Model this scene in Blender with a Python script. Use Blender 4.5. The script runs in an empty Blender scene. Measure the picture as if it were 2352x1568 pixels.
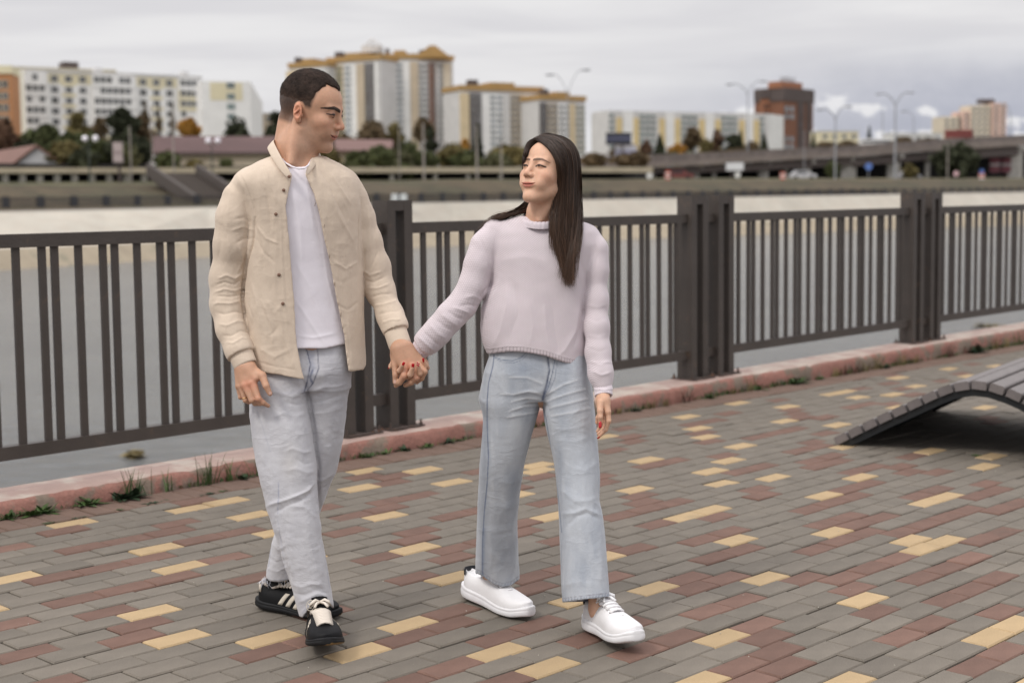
import bpy, math, random
import numpy as np
S_=bpy.context.scene
COL=S_.collection
rnd=random.Random(7)
# ------------------------------------------------------------------ camera
F_PX=3773.1/1.08844; PITCH=.08857; ROLL=-.01138; SLOPE=.02981; CAMH=1.43191; HEAD=.82376
CU=np.array([math.cos(HEAD),math.sin(HEAD),0.]); CW=np.array([-math.sin(HEAD),math.cos(HEAD),0.])
_r=np.array([1.,0,0]); _u=np.array([0,math.sin(PITCH),math.cos(PITCH)]); _f=np.array([0,math.cos(PITCH),-math.sin(PITCH)])
_c,_s=math.cos(ROLL),math.sin(ROLL)
CR=_c*_r+_s*_u; CUP=-_s*_r+_c*_u
from mathutils import Matrix, Vector
cam=bpy.data.cameras.new('camera'); camo=bpy.data.objects.new('camera',cam); COL.objects.link(camo)
m=Matrix.Identity(4)
for i in range(3):
    m[i][0]=CR[i]; m[i][1]=CUP[i]; m[i][2]=-_f[i]
m[2][3]=CAMH
camo.matrix_world=m
cam.sensor_width=36; cam.lens=F_PX/2352*36; cam.clip_start=.1; cam.clip_end=6000
cam.dof.use_dof=True; cam.dof.focus_distance=4.72; cam.dof.aperture_fstop=2.9
S_.camera=camo
S_.view_settings.view_transform='Standard'; S_.view_settings.look='None'; S_.view_settings.gamma=1; S_.view_settings.exposure=-.10
S_.view_settings.use_curve_mapping=False
# ------------------------------------------------------------------ sky
SUN_EL,SUN_AZ=math.radians(48),math.radians(224)   # azimuth clockwise from +Y
w=bpy.data.worlds.new('World'); S_.world=w; w.use_nodes=True
nt=w.node_tree; nt.nodes.clear()
class NB:
    def __init__(s,nt): s.nt=nt
    def n(s,t,**k):
        o=s.nt.nodes.new(t)
        for a,b in k.items(): setattr(o,a,b)
        return o
    def L(s,a,b): s.nt.links.new(a,b)
    def val(s,x,sock):
        if isinstance(x,(int,float)): sock.default_value=x
        elif isinstance(x,(tuple,list)): sock.default_value=x
        else: s.L(x,sock)
    def m(s,op,a,b=0.,c=0.,clamp=False):
        o=s.n('ShaderNodeMath',operation=op,use_clamp=clamp)
        s.val(a,o.inputs[0]); s.val(b,o.inputs[1]); s.val(c,o.inputs[2]); return o.outputs[0]
    def noise(s,vec,scale,det=3.,rough=.5,dist=0.,dim='3D'):
        o=s.n('ShaderNodeTexNoise',noise_dimensions=dim); s.L(vec,o.inputs['Vector']) if vec is not None else None
        o.inputs['Scale'].default_value=scale;o.inputs['Detail'].default_value=det;o.inputs['Roughness'].default_value=rough;o.inputs['Distortion'].default_value=dist
        return o.outputs['Fac']
    def ramp(s,f,a,b,lo=0.,hi=1.,smooth=True):
        o=s.n('ShaderNodeMapRange',interpolation_type='SMOOTHSTEP' if smooth else 'LINEAR'); s.val(f,o.inputs[0])
        o.inputs[1].default_value=a;o.inputs[2].default_value=b;o.inputs[3].default_value=lo;o.inputs[4].default_value=hi
        return o.outputs[0]
    def mix(s,f,a,b,mode='MIX'):
        o=s.n('ShaderNodeMix',data_type='RGBA',blend_type=mode); s.val(f,o.inputs[0])
        for x,i in ((a,6),(b,7)):
            if isinstance(x,tuple): o.inputs[i].default_value=(*x[:3],1)
            else: s.L(x,o.inputs[i])
        return o.outputs[2]
    def vec(s,x,y,z):
        o=s.n('ShaderNodeCombineXYZ'); s.val(x,o.inputs[0]);s.val(y,o.inputs[1]);s.val(z,o.inputs[2]); return o.outputs[0]
b=NB(nt)
sky=b.n('ShaderNodeTexSky',sky_type='NISHITA'); sky.sun_disc=False; sky.sun_elevation=SUN_EL; sky.sun_rotation=SUN_AZ
tc=b.n('ShaderNodeTexCoord'); sp=b.n('ShaderNodeSeparateXYZ'); b.L(tc.outputs['Generated'],sp.inputs[0])
az=b.m('ARCTAN2',sp.outputs[0],sp.outputs[1]); el=b.m('ARCSINE',sp.outputs[2])
v1=b.vec(b.m('MULTIPLY',az,2.2),b.m('MULTIPLY',el,22.),0.)
v2=b.vec(b.m('MULTIPLY',az,9.),b.m('MULTIPLY',el,14.),3.)
streak=b.noise(v1,1.6,5,.55,.4); puff=b.noise(v2,2.6,6,.6)
right=b.ramp(az,-.02,.30)
# overcast deck: pale lavender grey with soft streaks, brighter overhead
deck=b.mix(b.ramp(streak,.36,.66),(8.6,8.45,8.7),(10.0,9.85,9.9))
gap=b.mix(b.ramp(puff,.3,.7),(4.8,5.0,6.0),(6.2,6.3,7.2))           # thinner, bluer cloud to the right
gm=b.m('MULTIPLY',right,b.m('MULTIPLY',b.ramp(el,.016,.034),b.ramp(el,.115,.058)))
c1=b.mix(b.m('MULTIPLY',gm,.95),deck,gap)
cumtop=b.m('ADD',.050,b.m('MULTIPLY',b.m('SUBTRACT',puff,.5),.13))
cum=b.m('MULTIPLY',b.ramp(b.m('SUBTRACT',cumtop,el),-.001,.004),b.ramp(az,-.02,.16))
c2=b.mix(b.m('MULTIPLY',cum,.95),c1,(9.9,9.8,10.))
zen=b.ramp(el,.13,1.0,1.,2.15)
c3=b.n('ShaderNodeVectorMath',operation='SCALE'); b.L(c2,c3.inputs[0]); b.L(zen,c3.inputs[3])
c4=b.mix(.04,c3.outputs[0],sky.outputs[0])
bg=b.n('ShaderNodeBackground'); b.L(c4,bg.inputs[0]); bg.inputs[1].default_value=.09
wo=b.n('ShaderNodeOutputWorld'); b.L(bg.outputs[0],wo.inputs[0])
sl=bpy.data.lights.new('sun','SUN'); sl.energy=1.5; sl.angle=math.radians(12); sl.color=(1,.95,.88)
so=bpy.data.objects.new('sun',sl); COL.objects.link(so)
sd=Vector((math.sin(SUN_AZ)*math.cos(SUN_EL),math.cos(SUN_AZ)*math.cos(SUN_EL),math.sin(SUN_EL)))
so.rotation_euler=sd.to_track_quat('Z','Y').to_euler(); so.location=sd*50
# ------------------------------------------------------------------ placing helpers
def ray(x,y):                       # direction of a sight line, in full-size picture units
    X=(x-1176.)/F_PX; Y=-(y-784.2)/F_PX
    return _f+CR*X+CUP*Y
def at(x,y,Y):                      # point at distance Y
    d=ray(x,y); return d*(Y/d[1])+np.array([0,0,CAMH])
def onw(x,y,w_):                    # point on the vertical plane w = const
    d=ray(x,y); return d*(w_/(d@CW))+np.array([0,0,CAMH])
def onz(x,y,z):
    d=ray(x,y); return d*((z-CAMH)/d[2])+np.array([0,0,CAMH])
def G(u,w_,z=0.): return CU*u+CW*w_+np.array([0,0,z+SLOPE*w_])      # promenade frame
def W3(u,w_,z): return CU*u+CW*w_+np.array([0,0,z])
# ------------------------------------------------------------------ object helpers
def tag(o,label=None,cat=None,group=None,kind=None):
    for k,v in (('label',label),('category',cat),('group',group),('kind',kind)):
        if v: o[k]=v
    return o
def empty(name,loc,label,cat,group=None,rz=0.):
    o=bpy.data.objects.new(name,None); COL.objects.link(o); o.location=loc; o.rotation_euler=(0,0,rz); o.empty_display_size=.1
    return tag(o,label,cat,group)
def mkobj(name,me,parent=None,keep=False):
    o=bpy.data.objects.new(name,me); COL.objects.link(o)
    if parent:
        o.parent=parent
        if not keep: # vertices given in world space
            o.matrix_parent_inverse=wm(parent).inverted()
    return o
def wm(o):
    mm=o.matrix_basis.copy()
    while o.parent:
        mm=o.parent.matrix_basis@o.matrix_parent_inverse@mm; o=o.parent
    return mm
def mesh(name,vs,fs,mats,smooth=False,mi=None):
    me=bpy.data.meshes.new(name); me.from_pydata([tuple(map(float,v)) for v in vs],[],fs)
    for m_ in (mats if isinstance(mats,(list,tuple)) else [mats]): me.materials.append(m_)
    if mi is not None: me.polygons.foreach_set('material_index',mi)
    if smooth: me.polygons.foreach_set('use_smooth',[True]*len(me.polygons))
    me.update(); return me
def npmesh(name,V,Q,mat,smooth=True,mi=None):
    """fast mesh from numpy verts (n,3) and quads/tris (m,k)"""
    V=np.ascontiguousarray(V,dtype=np.float32); Q=np.ascontiguousarray(Q,dtype=np.int32); k=Q.shape[1]
    me=bpy.data.meshes.new(name); me.vertices.add(len(V)); me.vertices.foreach_set('co',V.ravel())
    me.loops.add(Q.size); me.loops.foreach_set('vertex_index',Q.ravel())
    me.polygons.add(len(Q)); me.polygons.foreach_set('loop_start',np.arange(0,Q.size,k,dtype=np.int32))
    me.polygons.foreach_set('loop_total',np.full(len(Q),k,np.int32))
    if smooth: me.polygons.foreach_set('use_smooth',np.ones(len(Q),bool))
    for m_ in (mat if isinstance(mat,(list,tuple)) else [mat]): me.materials.append(m_)
    if mi is not None: me.polygons.foreach_set('material_index',np.ascontiguousarray(mi,dtype=np.int32))
    me.update(); me.validate(); return me
class MB:                           # collects boxes, prisms, tubes -> one mesh
    def __init__(s): s.v=[];s.f=[]
    def add(s,vs,fs):
        k=len(s.v); s.v+=list(vs); s.f+=[tuple(i+k for i in f) for f in fs]; return s
    def box(s,o,a,b_,c):            # origin corner + three edge vectors
        o,a,b_,c=map(np.array,(o,a,b_,c))
        vs=[o,o+a,o+a+b_,o+b_,o+c,o+a+c,o+a+b_+c,o+b_+c]
        fs=[(0,3,2,1),(4,5,6,7),(0,1,5,4),(1,2,6,5),(2,3,7,6),(3,0,4,7)]
        if np.dot(np.cross(a,b_),c)<0: fs=[f[::-1] for f in fs]
        return s.add(vs,fs)
    def cbox(s,c,sx,sy,sz,bev=0.):  # axis-aligned centred box, optional chamfer on the top
        x,y,z=c
        if not bev: return s.box((x-sx/2,y-sy/2,z-sz/2),(sx,0,0),(0,sy,0),(0,0,sz))
        vs=[]
        for zz,e in ((z-sz/2,0),(z+sz/2-bev,0),(z+sz/2,bev)):
            for px,py in ((-1,-1),(1,-1),(1,1),(-1,1)): vs.append((x+px*(sx/2-e),y+py*(sy/2-e),zz))
        fs=[(0,3,2,1),(8,9,10,11)]
        for l in (0,4):
            for i in range(4): j=(i+1)%4; fs.append((l+i,l+j,l+4+j,l+4+i))
        return s.add(vs,fs)
    def tube(s,pts,rs,n=8,cap=True):
        pts=[np.array(p,float) for p in pts]
        if not hasattr(rs,'__len__'): rs=[rs]*len(pts)
        k=len(s.v); up=None
        for i,p in enumerate(pts):
            t=pts[min(i+1,len(pts)-1)]-pts[max(i-1,0)]; t/=np.linalg.norm(t)+1e-12
            if up is None: up=np.array([0,0,1.]) if abs(t[2])<.9 else np.array([1.,0,0])
            a=np.cross(up,t); a/=np.linalg.norm(a)+1e-12; up=np.cross(t,a)
            for q in range(n):
                th=2*math.pi*q/n; s.v.append(p+rs[i]*(math.cos(th)*a+math.sin(th)*up))
        for i in range(len(pts)-1):
            for q in range(n):
                q2=(q+1)%n; s.f.append((k+i*n+q,k+i*n+q2,k+(i+1)*n+q2,k+(i+1)*n+q))
        if cap:
            s.f.append(tuple(k+q for q in range(n))[::-1]); s.f.append(tuple(k+(len(pts)-1)*n+q for q in range(n)))
        return s
    def ball(s,c,r,n=10,m_=7):
        c=np.array(c,float); r=np.array([r]*3 if not hasattr(r,'__len__') else r,float); k=len(s.v)
        s.v.append(c+(0,0,r[2]))
        for i in range(1,m_):
            ph=math.pi*i/m_
            for j in range(n):
                th=2*math.pi*j/n; s.v.append(c+r*(math.sin(ph)*math.cos(th),math.sin(ph)*math.sin(th),math.cos(ph)))
        s.v.append(c-(0,0,r[2])); e=len(s.v)-1
        for j in range(n):
            j2=(j+1)%n; s.f.append((k,k+1+j,k+1+j2)); s.f.append((e,k+1+(m_-2)*n+j2,k+1+(m_-2)*n+j))
            for i in range(m_-2): s.f.append((k+1+i*n+j,k+1+(i+1)*n+j,k+1+(i+1)*n+j2,k+1+i*n+j2))
        return s
    def build(s,name,mat,parent=None,smooth=False,**t):
        o=mkobj(name,mesh(name,s.v,s.f,mat,smooth),parent); return tag(o,**t)
def shade_auto(o): pass
# ------------------------------------------------------------------ materials
MATS={}
def mat(name,col,rough=.8,var=0.,vscale=5.,bump=0.,bscale=40.,metal=0.,spec=None,col2=None,c2=(.5,.62),c2scale=8.,obvar=0.,speck=0.,speckscale=300.,attr=None,sss=0.,sheen=0.,coord='Object',bdist=.01):
    if name in MATS: return MATS[name]
    m_=bpy.data.materials.new(name); m_.use_nodes=True; nt=m_.node_tree; bb=NB(nt); P=nt.nodes['Principled BSDF']
    tcn=bb.n('ShaderNodeTexCoord'); vec=tcn.outputs[coord]
    base=None; c=tuple(col)
    if attr:
        a=bb.n('ShaderNodeAttribute',attribute_name=attr); base=a.outputs['Color']
    if col2: base=bb.mix(bb.ramp(bb.noise(vec,c2scale,6,.6),c2[0],c2[1]),base or c,tuple(col2))
    f=None
    if var: f=bb.ramp(bb.noise(vec,vscale,5,.6),.3,.7,1-var,1+var,False)
    if speck:
        g=bb.ramp(bb.noise(vec,speckscale,2,.5),.3,.7,1-speck,1+speck,False); f=bb.m('MULTIPLY',f,g) if f else g
    if obvar:
        oi=bb.n('ShaderNodeObjectInfo'); g=bb.ramp(oi.outputs['Random'],0,1,1-obvar,1+obvar,False); f=bb.m('MULTIPLY',f,g) if f else g
    if f is not None:
        sc=bb.n('ShaderNodeVectorMath',operation='SCALE')
        if base is None: sc.inputs[0].default_value=c[:3]
        else: bb.L(base,sc.inputs[0])
        bb.L(f,sc.inputs[3]); base=sc.outputs[0]
    if base is None: P.inputs['Base Color'].default_value=(*c[:3],1)
    else: bb.L(base,P.inputs['Base Color'])
    P.inputs['Roughness'].default_value=rough; P.inputs['Metallic'].default_value=metal
    if spec is not None: P.inputs['Specular IOR Level'].default_value=spec
    if sss: P.inputs['Subsurface Weight'].default_value=sss; P.inputs['Subsurface Radius'].default_value=(.012,.004,.002); P.inputs['Subsurface Scale'].default_value=1.
    if sheen: P.inputs['Sheen Weight'].default_value=sheen; P.inputs['Sheen Roughness'].default_value=.5
    if bump:
        bn=bb.n('ShaderNodeBump'); bn.inputs['Strength'].default_value=bump; bn.inputs['Distance'].default_value=bdist
        bb.L(bb.noise(vec,bscale,4,.6),bn.inputs['Height']); bb.L(bn.outputs[0],P.inputs['Normal'])
    MATS[name]=m_; m_['P']=1; return m_

# ================================================================== SETTING: pavement, kerb, river, far bank
YEL="20,40 23,45 26,38 26,48 27,41 28,36 29,33 31,45 32,28 32,30 32,34 32,48 32,54 34,24 35,43 37,21 37,37 37,47 37,53 38,26 38,32 38,50 39,37 39,41 39,53 41,17 41,31 42,46 43,35 44,20 45,25 45,29 45,51 46,20 47,41 48,54 49,33 49,45 49,49 50,52 51,37 53,27 53,31 53,37 54,28 54,42 54,48 55,27 55,49 58,40 59,35 60,42 60,46 61,31 61,39 63,31 63,43 64,36 64,52 67,45 68,48 70,50 71,33 71,41 73,37 73,53 74,34 76,48 77,45 80,54 81,51 86,46 88,50 88,52 90,42 90,52 91,49 96,50 99,53 103,49 104,50 107,53 111,51"
RED="21,37 22,40 23,43 25,39 25,49 26,32 26,40 26,42 26,44 27,35 27,47 28,30 28,44 28,52 29,35 29,47 30,28 30,30 30,44 30,50 31,33 31,37 31,47 31,53 32,42 32,50 33,31 33,33 33,45 34,34 34,48 34,50 35,23 35,27 35,29 35,31 35,51 36,24 36,38 36,48 37,23 37,27 37,29 37,41 38,24 38,34 38,54 39,25 39,35 39,39 39,45 40,26 40,28 40,40 40,42 41,19 41,33 41,35 41,43 41,47 41,49 42,22 42,28 42,30 42,40 43,19 43,31 43,47 44,22 44,24 44,30 44,36 44,38 44,40 44,44 44,48 45,35 45,41 46,26 46,28 46,32 46,44 46,48 47,21 47,23 47,27 47,51 47,53 48,32 48,34 48,52 49,23 49,25 49,27 49,37 49,39 49,43 50,30 50,34 50,46 51,23 51,25 51,27 51,39 52,30 52,36 52,40 52,50 53,25 53,39 53,41 53,47 54,30 54,32 54,44 55,29 55,31 55,45 56,26 56,32 56,34 57,29 57,31 57,37 58,26 58,34 58,38 59,29 59,45 60,34 61,29 61,35 61,41 61,45 61,49 62,28 62,32 63,35 63,41 64,28 64,30 64,32 64,44 64,50 65,37 65,39 65,51 66,30 66,40 67,31 67,35 67,37 67,39 67,47 67,53 68,34 68,36 68,40 68,42 69,49 70,42 70,46 71,37 71,43 71,51 72,46 73,51 74,44 74,46 76,52 78,48 79,47 79,49 80,50 83,53 84,48 85,39 86,40 86,48 87,47 92,48 92,52 94,50 96,52 100,50 100,54 105,51 110,50 111,53 113,51"

def parse(s): return {tuple(map(int,q.split(','))) for q in s.split()}
YEL,RED=parse(YEL),parse(RED)
M_grey=mat('paver_grey',(.158,.137,.112),.9,.13,7,.35,160,speck=.2,speckscale=380,obvar=.13,bdist=.004,col2=(.105,.09,.072),c2=(.60,.80),c2scale=4.)
M_red=mat('paver_red',(.158,.090,.068),.9,.14,9,.35,160,speck=.2,speckscale=380,obvar=.16,bdist=.004,col2=(.11,.078,.062),c2=(.56,.80),c2scale=4.)
M_yel=mat('paver_yellow',(.41,.295,.165),.9,.08,9,.35,160,speck=.18,speckscale=380,obvar=.10,bdist=.004,col2=(.30,.225,.14),c2=(.56,.80),c2scale=5.)
M_border=mat('paver_border',(.155,.100,.076),.9,.12,9,.35,160,speck=.16,speckscale=420,obvar=.08,bdist=.004)
M_sand=mat('joint_sand',(.05,.041,.032),1.,.3,30,.5,200)
land=[W3(u,w_,SLOPE*w_-.012) for u,w_ in ((-40,-60),(80,-60),(80,5.9),(-40,5.9))]
pave=mkobj('pavement',mesh('pavement',land,[(0,1,2,3)],M_sand)); tag(pave,'block paved promenade in grey, red and yellow pavers',None,None,'structure')
def proj(p):
    d=np.array(p)-np.array([0,0,CAMH]); z=d@_f
    return 1176+F_PX*(d@CR)/z, 784.2-F_PX*(d@CUP)/z, z
def paver_mesh(name,mt,L,Wd):
    b_=MB(); b_.cbox((0,0,-.02),L,Wd,.04,.0045); return mesh(name,b_.v,b_.f,mt)
PM={'g':paver_mesh('paver_g',M_grey,.1950,.0945),'r':paver_mesh('paver_r',M_red,.1950,.0945),'y':paver_mesh('paver_y',M_yel,.1950,.0945),'b':paver_mesh('paver_b',M_border,.0955,.1955)}
cells=[]
for j in range(-14,55):
    for i in range(-30,190):
        if (i+j)%2: continue
        u=.05066+.1*i; w_=.08109+.1*j; p=G(u,w_); x,y,z=proj(p)
        if p[1]<2.2: continue
        mx=260
        if not(-mx<x<2352+mx and y<1568+260): continue
        vis=-60<x<2412 and y<1620
        k=(i,j); t='y' if k in YEL else 'r' if k in RED else 'g'
        if not vis or (t=='g' and (p[1]>12)):
            q=rnd.random(); 
            if not vis: t='y' if q<.06 else 'r' if q<.27 else 'g'
        cells.append((z if vis else 99+z,u,w_,t))
for i in range(20,150):
    u=.05066+.1*i; p=G(u,5.64); x,y,z=proj(p)
    if -300<x<2652: cells.append((z,u,5.641,'b'))
cells.sort()
rotm=Matrix(((CU[0],CW[0],0),(CU[1],CW[1],0),(0,0,1))).to_4x4()
tiltm=Matrix.Rotation(math.atan(SLOPE),4,Vector((CU[0],CU[1],0)))
BV,BF,BMI=[],[],[]
for n,(z,u,w_,t) in enumerate(cells):
    p=G(u,w_,rnd.gauss(0,.0016))
    mm=Matrix.Translation(Vector(p))@Matrix.Rotation(rnd.gauss(0,.004),4,'X')@Matrix.Rotation(rnd.gauss(0,.004),4,'Y')@tiltm@rotm@Matrix.Rotation(rnd.gauss(0,.006),4,'Z')
    if n<300:
        o=bpy.data.objects.new('paver',PM[t]); COL.objects.link(o); o.parent=pave; o.matrix_basis=mm
    else:
        k=len(BV); me=PM[t]; A=np.array(mm)
        BV+= [A[:3,:3]@np.array(v.co)+A[:3,3] for v in me.vertices]
        fs=[tuple(k+q for q in f.vertices) for f in me.polygons]; BF+=fs; BMI+=[ 'gryb'.index(t)]*len(fs)
bm_=mesh('paver_field',BV,BF,[M_grey,M_red,M_yel,M_border],mi=BMI); o=mkobj('paver_field',bm_,pave); tag(o,kind='stuff')
# kerb: worn concrete once painted pink
def kr(u): return .0065*(u-8.3)
M_kerb=mat('kerb_paint',(.29,.14,.11),.9,.15,6,.8,30,col2=(.20,.155,.12),c2=(.46,.58),c2scale=7.,speck=.12,speckscale=90,coord='Generated' if 0 else 'Object')
M_kerbtop=mat('kerb_top',(.42,.30,.26),.9,.12,5,.5,40,col2=(.47,.40,.345),c2=(.45,.62),c2scale=5.)
def kerb():
    us=np.arange(-6,46,.05); prof=[(5.755,-.03),(5.757,.03),(5.76,.078),(5.775,.098),(5.83,.102),(5.93,.103),(6.02,.100),(6.032,.085),(6.035,-1.2)]
    N=len(prof); V=np.zeros((len(us),N,3)); r=np.random.RandomState(3)
    for a in range(len(us)):
        chip=r.rand(N)
        for q,(w_,z) in enumerate(prof):
            dw=(chip[q]-.5)*.008; dz=(chip[q]-.5)*.006 if q in(3,4) else 0
            if q in (2,3) and r.rand()<.06: dz-=.012; dw+=.01
            V[a,q]=G(us[a],w_+dw,z+(kr(us[a]) if q>0 else 0)+dz)
    Q=[];mi=[]
    for a in range(len(us)-1):
        for q in range(N-1):
            i=a*N+q; Q.append((i,i+N,i+N+1,i+1)); mi.append(1 if q>=3 else 0)
    o=mkobj('kerb',npmesh('kerb',V.reshape(-1,3),Q,[M_kerb,M_kerbtop],False,mi)); tag(o,'low worn concrete kerb with flaking pink paint under the railing',None,None,'structure')
kerb()
# river
M_water=bpy.data.materials.new('river_water'); M_water.use_nodes=True
bb=NB(M_water.node_tree); P=M_water.node_tree.nodes['Principled BSDF']
tcn=bb.n('ShaderNodeTexCoord'); mp=bb.n('ShaderNodeMapping'); bb.L(tcn.outputs['Object'],mp.inputs[0]); mp.inputs['Scale'].default_value=(1,1.6,1); mp.inputs['Rotation'].default_value=(0,0,-HEAD)
n1=bb.noise(mp.outputs[0],1.6,6,.6,.6); n2=bb.noise(mp.outputs[0],.12,3,.5)
bb.L(bb.mix(bb.ramp(n2,.3,.7),(.085,.093,.10),(.11,.118,.122)),P.inputs['Base Color'])
P.inputs['Roughness'].default_value=.12; P.inputs['IOR'].default_value=1.33
bn=bb.n('ShaderNodeBump'); bn.inputs['Strength'].default_value=1.; bn.inputs['Distance'].default_value=.16; bb.L(n1,bn.inputs['Height']); bb.L(bn.outputs[0],P.inputs['Normal'])
WZ=-2.2
o=mkobj('river',mesh('river',[W3(u,w_,WZ) for u,w_ in ((-250,6.03),(900,6.03),(900,112),(-250,112))],[(0,1,2,3)],M_water)); tag(o,'calm grey river between the promenade and the far bank',None,None,'structure')
# near bank wall is the kerb's own skirt, the far bank is a row of strips
XS=np.array([-700,-300,0,240,480,760,1040,1440,1850,2100,2352,2600,2900.])
def ln(pts):
    px,py=zip(*pts); s0=(py[1]-py[0])/(px[1]-px[0]); s1=(py[-1]-py[-2])/(px[-1]-px[-2])
    y=np.interp(XS,px,py); y=np.where(XS<px[0],py[0]+(XS-px[0])*s0,y); return np.where(XS>px[-1],py[-1]+(XS-px[-1])*s1,y)
l_water=ln([(0,622),(480,591),(1040,565),(1850,535),(2352,517)]); l_sand=ln([(0,572),(1040,532),(1850,504),(2352,487)])
l_top=ln([(0,488),(955,467),(1520,456),(2352,443)]); l_rail=ln([(0,455),(955,446),(1520,441),(2352,431)])
l_gr0=ln([(0,486),(955,466),(1520,455),(2352,442)]); l_gr1=ln([(0,426),(640,424),(1000,415),(1520,414),(2352,412)])
l_rd=ln([(0,412),(640,408),(1000,409),(1520,410),(2352,409)])
def strip(name,A,B,mt,n=1,**k):
    V=[];Q=[]
    for i in range(n+1):
        t=i/n; V+= [a*(1-t)+b_*t for a,b_ in zip(A,B)]
    m_=len(A)
    for i in range(n):
        for j in range(m_-1): q=i*m_+j; Q.append((q,q+1,q+1+m_,q+m_))
    o=mkobj(name,mesh(name,V,Q,mt,False)); tag(o,kind='structure',**k); return o
pw=[onz(x,y,WZ-.02) for x,y in zip(XS,l_water)]
def off(ps,dw): return [p+CW*dw for p in ps]
def wof(p): return float(p@CW)
ps_=[onw(x,y,wof(p)+2.6) for x,y,p in zip(XS,l_sand,pw)]
pt=[onw(x,y,max(107.,wof(p)+6)) for x,y,p in zip(XS,l_top,pw)]
pr0=off(pt,1.6)
pr0=[onw(x,y-1.,wof(p)) for x,y,p in zip(XS,l_gr0,pr0)]
pg1=[onw(x,y,122.) for x,y in zip(XS,l_gr1)]
prd=[onw(x,y,136.) for x,y in zip(XS,l_rd)]
pend=[p+CW*60+np.array([0,0,.3]) for p in prd]
M_conc=mat('bank_concrete',(.43,.39,.33),.9,.10,.25,col2=(.44,.41,.35),c2=(.45,.6),c2scale=.6,speck=.05,speckscale=3)
M_bsand=mat('bank_sand',(.33,.275,.20),.95,.18,.5,col2=(.20,.18,.13),c2=(.56,.7),c2scale=.5)
M_grass=mat('bank_grass',(.070,.052,.028),1.,.3,.4,col2=(.050,.043,.021),c2=(.42,.6),c2scale=.15,speck=.3,speckscale=4)
M_grass2=mat('verge_grass',(.066,.062,.028),1.,.3,.3,col2=(.12,.105,.055),c2=(.42,.6),c2scale=.1)
M_asph=mat('asphalt',(.10,.095,.09),.9,.15,.3)
strip('sand_bank',pw,ps_,M_bsand,label='narrow sandy strip along the far waterline')
strip('bank_slope',ps_,pt,M_conc,label='pale concrete revetment of the far bank')
strip('far_promenade',pt,pr0,mat('far_pave',(.22,.2,.18)),label='far bank walkway at the top of the revetment')
strip('embankment',pr0,pg1,M_grass,label='brown and olive grass embankment beyond the river')
strip('verge',pg1,prd,M_grass2,label='grass verge above the embankment')
strip('far_ground',prd,pend,M_grass2,label='ground behind the far road')
# land to the horizon
o=mkobj('terrain',mesh('terrain',[W3(-600,190,-.4),W3(2600,190,-.4),W3(2600,3500,-.4),W3(-600,3500,-.4)],[(0,1,2,3)],M_grass2)); tag(o,'flat land behind the far bank',None,None,'structure')
# ================================================================== RAILING
M_met=mat('railing_paint',(.066,.054,.047),.48,.12,6,.2,60,spec=.4,col2=(.10,.072,.055),c2=(.60,.70),c2scale=14.)
def gb(mb,u0,u1,w0,w1,z0,z1):      # box in the promenade frame, following the slight rise
    def p(u,w_,z): return W3(u,w_,z+SLOPE*5.93+kr(u))
    vs=[p(u0,w0,z0),p(u1,w0,z0),p(u1,w1,z0),p(u0,w1,z0),p(u0,w0,z1),p(u1,w0,z1),p(u1,w1,z1),p(u0,w1,z1)]
    mb.add(vs,[(0,3,2,1),(4,5,6,7),(0,1,5,4),(1,2,6,5),(2,3,7,6),(3,0,4,7)])
bay_labels=['railing bay at the left edge of the picture, behind the man','railing bay directly behind the woman','railing bay right of the woman, between two free-standing post pairs','railing bay at the far right edge of the picture','railing bay beyond the right edge']
post_labels=['twin steel railing post hidden off the left edge','twin steel railing post behind the couple\'s joined hands','twin steel railing post just right of the woman\'s shoulder','twin steel railing post farthest to the right above the lounger','railing post out of view']
BALM=None
M_plate=mat('rusty_plate',(.07,.05,.042),.7,.3,30,.3,80,col2=(.20,.085,.04),c2=(.56,.66),c2scale=25)
for k in range(-1,3):
    pu=5.09+3.01*k
    r=empty('railing_post',G(pu+.24,5.94,.1),post_labels[k+1],'railing post','twin posts of the promenade railing')
    for q,(a,wd) in enumerate(((0,.186),(.306,.182))):
        u0=pu+a
        f=MB(); t=.0585
        gb(f,u0,u0+t,5.88,6.0,.112,1.318); gb(f,u0+wd-t,u0+wd,5.88,6.0,.112,1.318)
        gb(f,u0+t+.0005,u0+wd-t-.0005,5.881,5.999,1.262,1.317)
        f.build('post_frame',M_met,r)
        pl=MB(); gb(pl,u0-.035,u0+wd+.035,5.845,6.03,.1035,.1115); plo=pl.build('base_plate',M_plate,r)
        for bu,bw in ((u0-.02,5.862),(u0+wd+.02,5.862),(u0-.02,6.012)):
            p=W3(bu,bw,.111+SLOPE*5.93+kr(bu)); MB().tube([p,p+np.array([0,0,.012])],.011,6).tube([p+np.array([0,0,.012]),p+np.array([0,0,.03])],.006,6).build('anchor_bolt',M_plate,r)
    for z0,z1 in ((1.14,1.198),(.237,.295)):
        s=MB(); gb(s,pu+.1865,pu+.3055,5.915,5.962,z0,z1); s.build('rail_stub',M_met,r)
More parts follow.
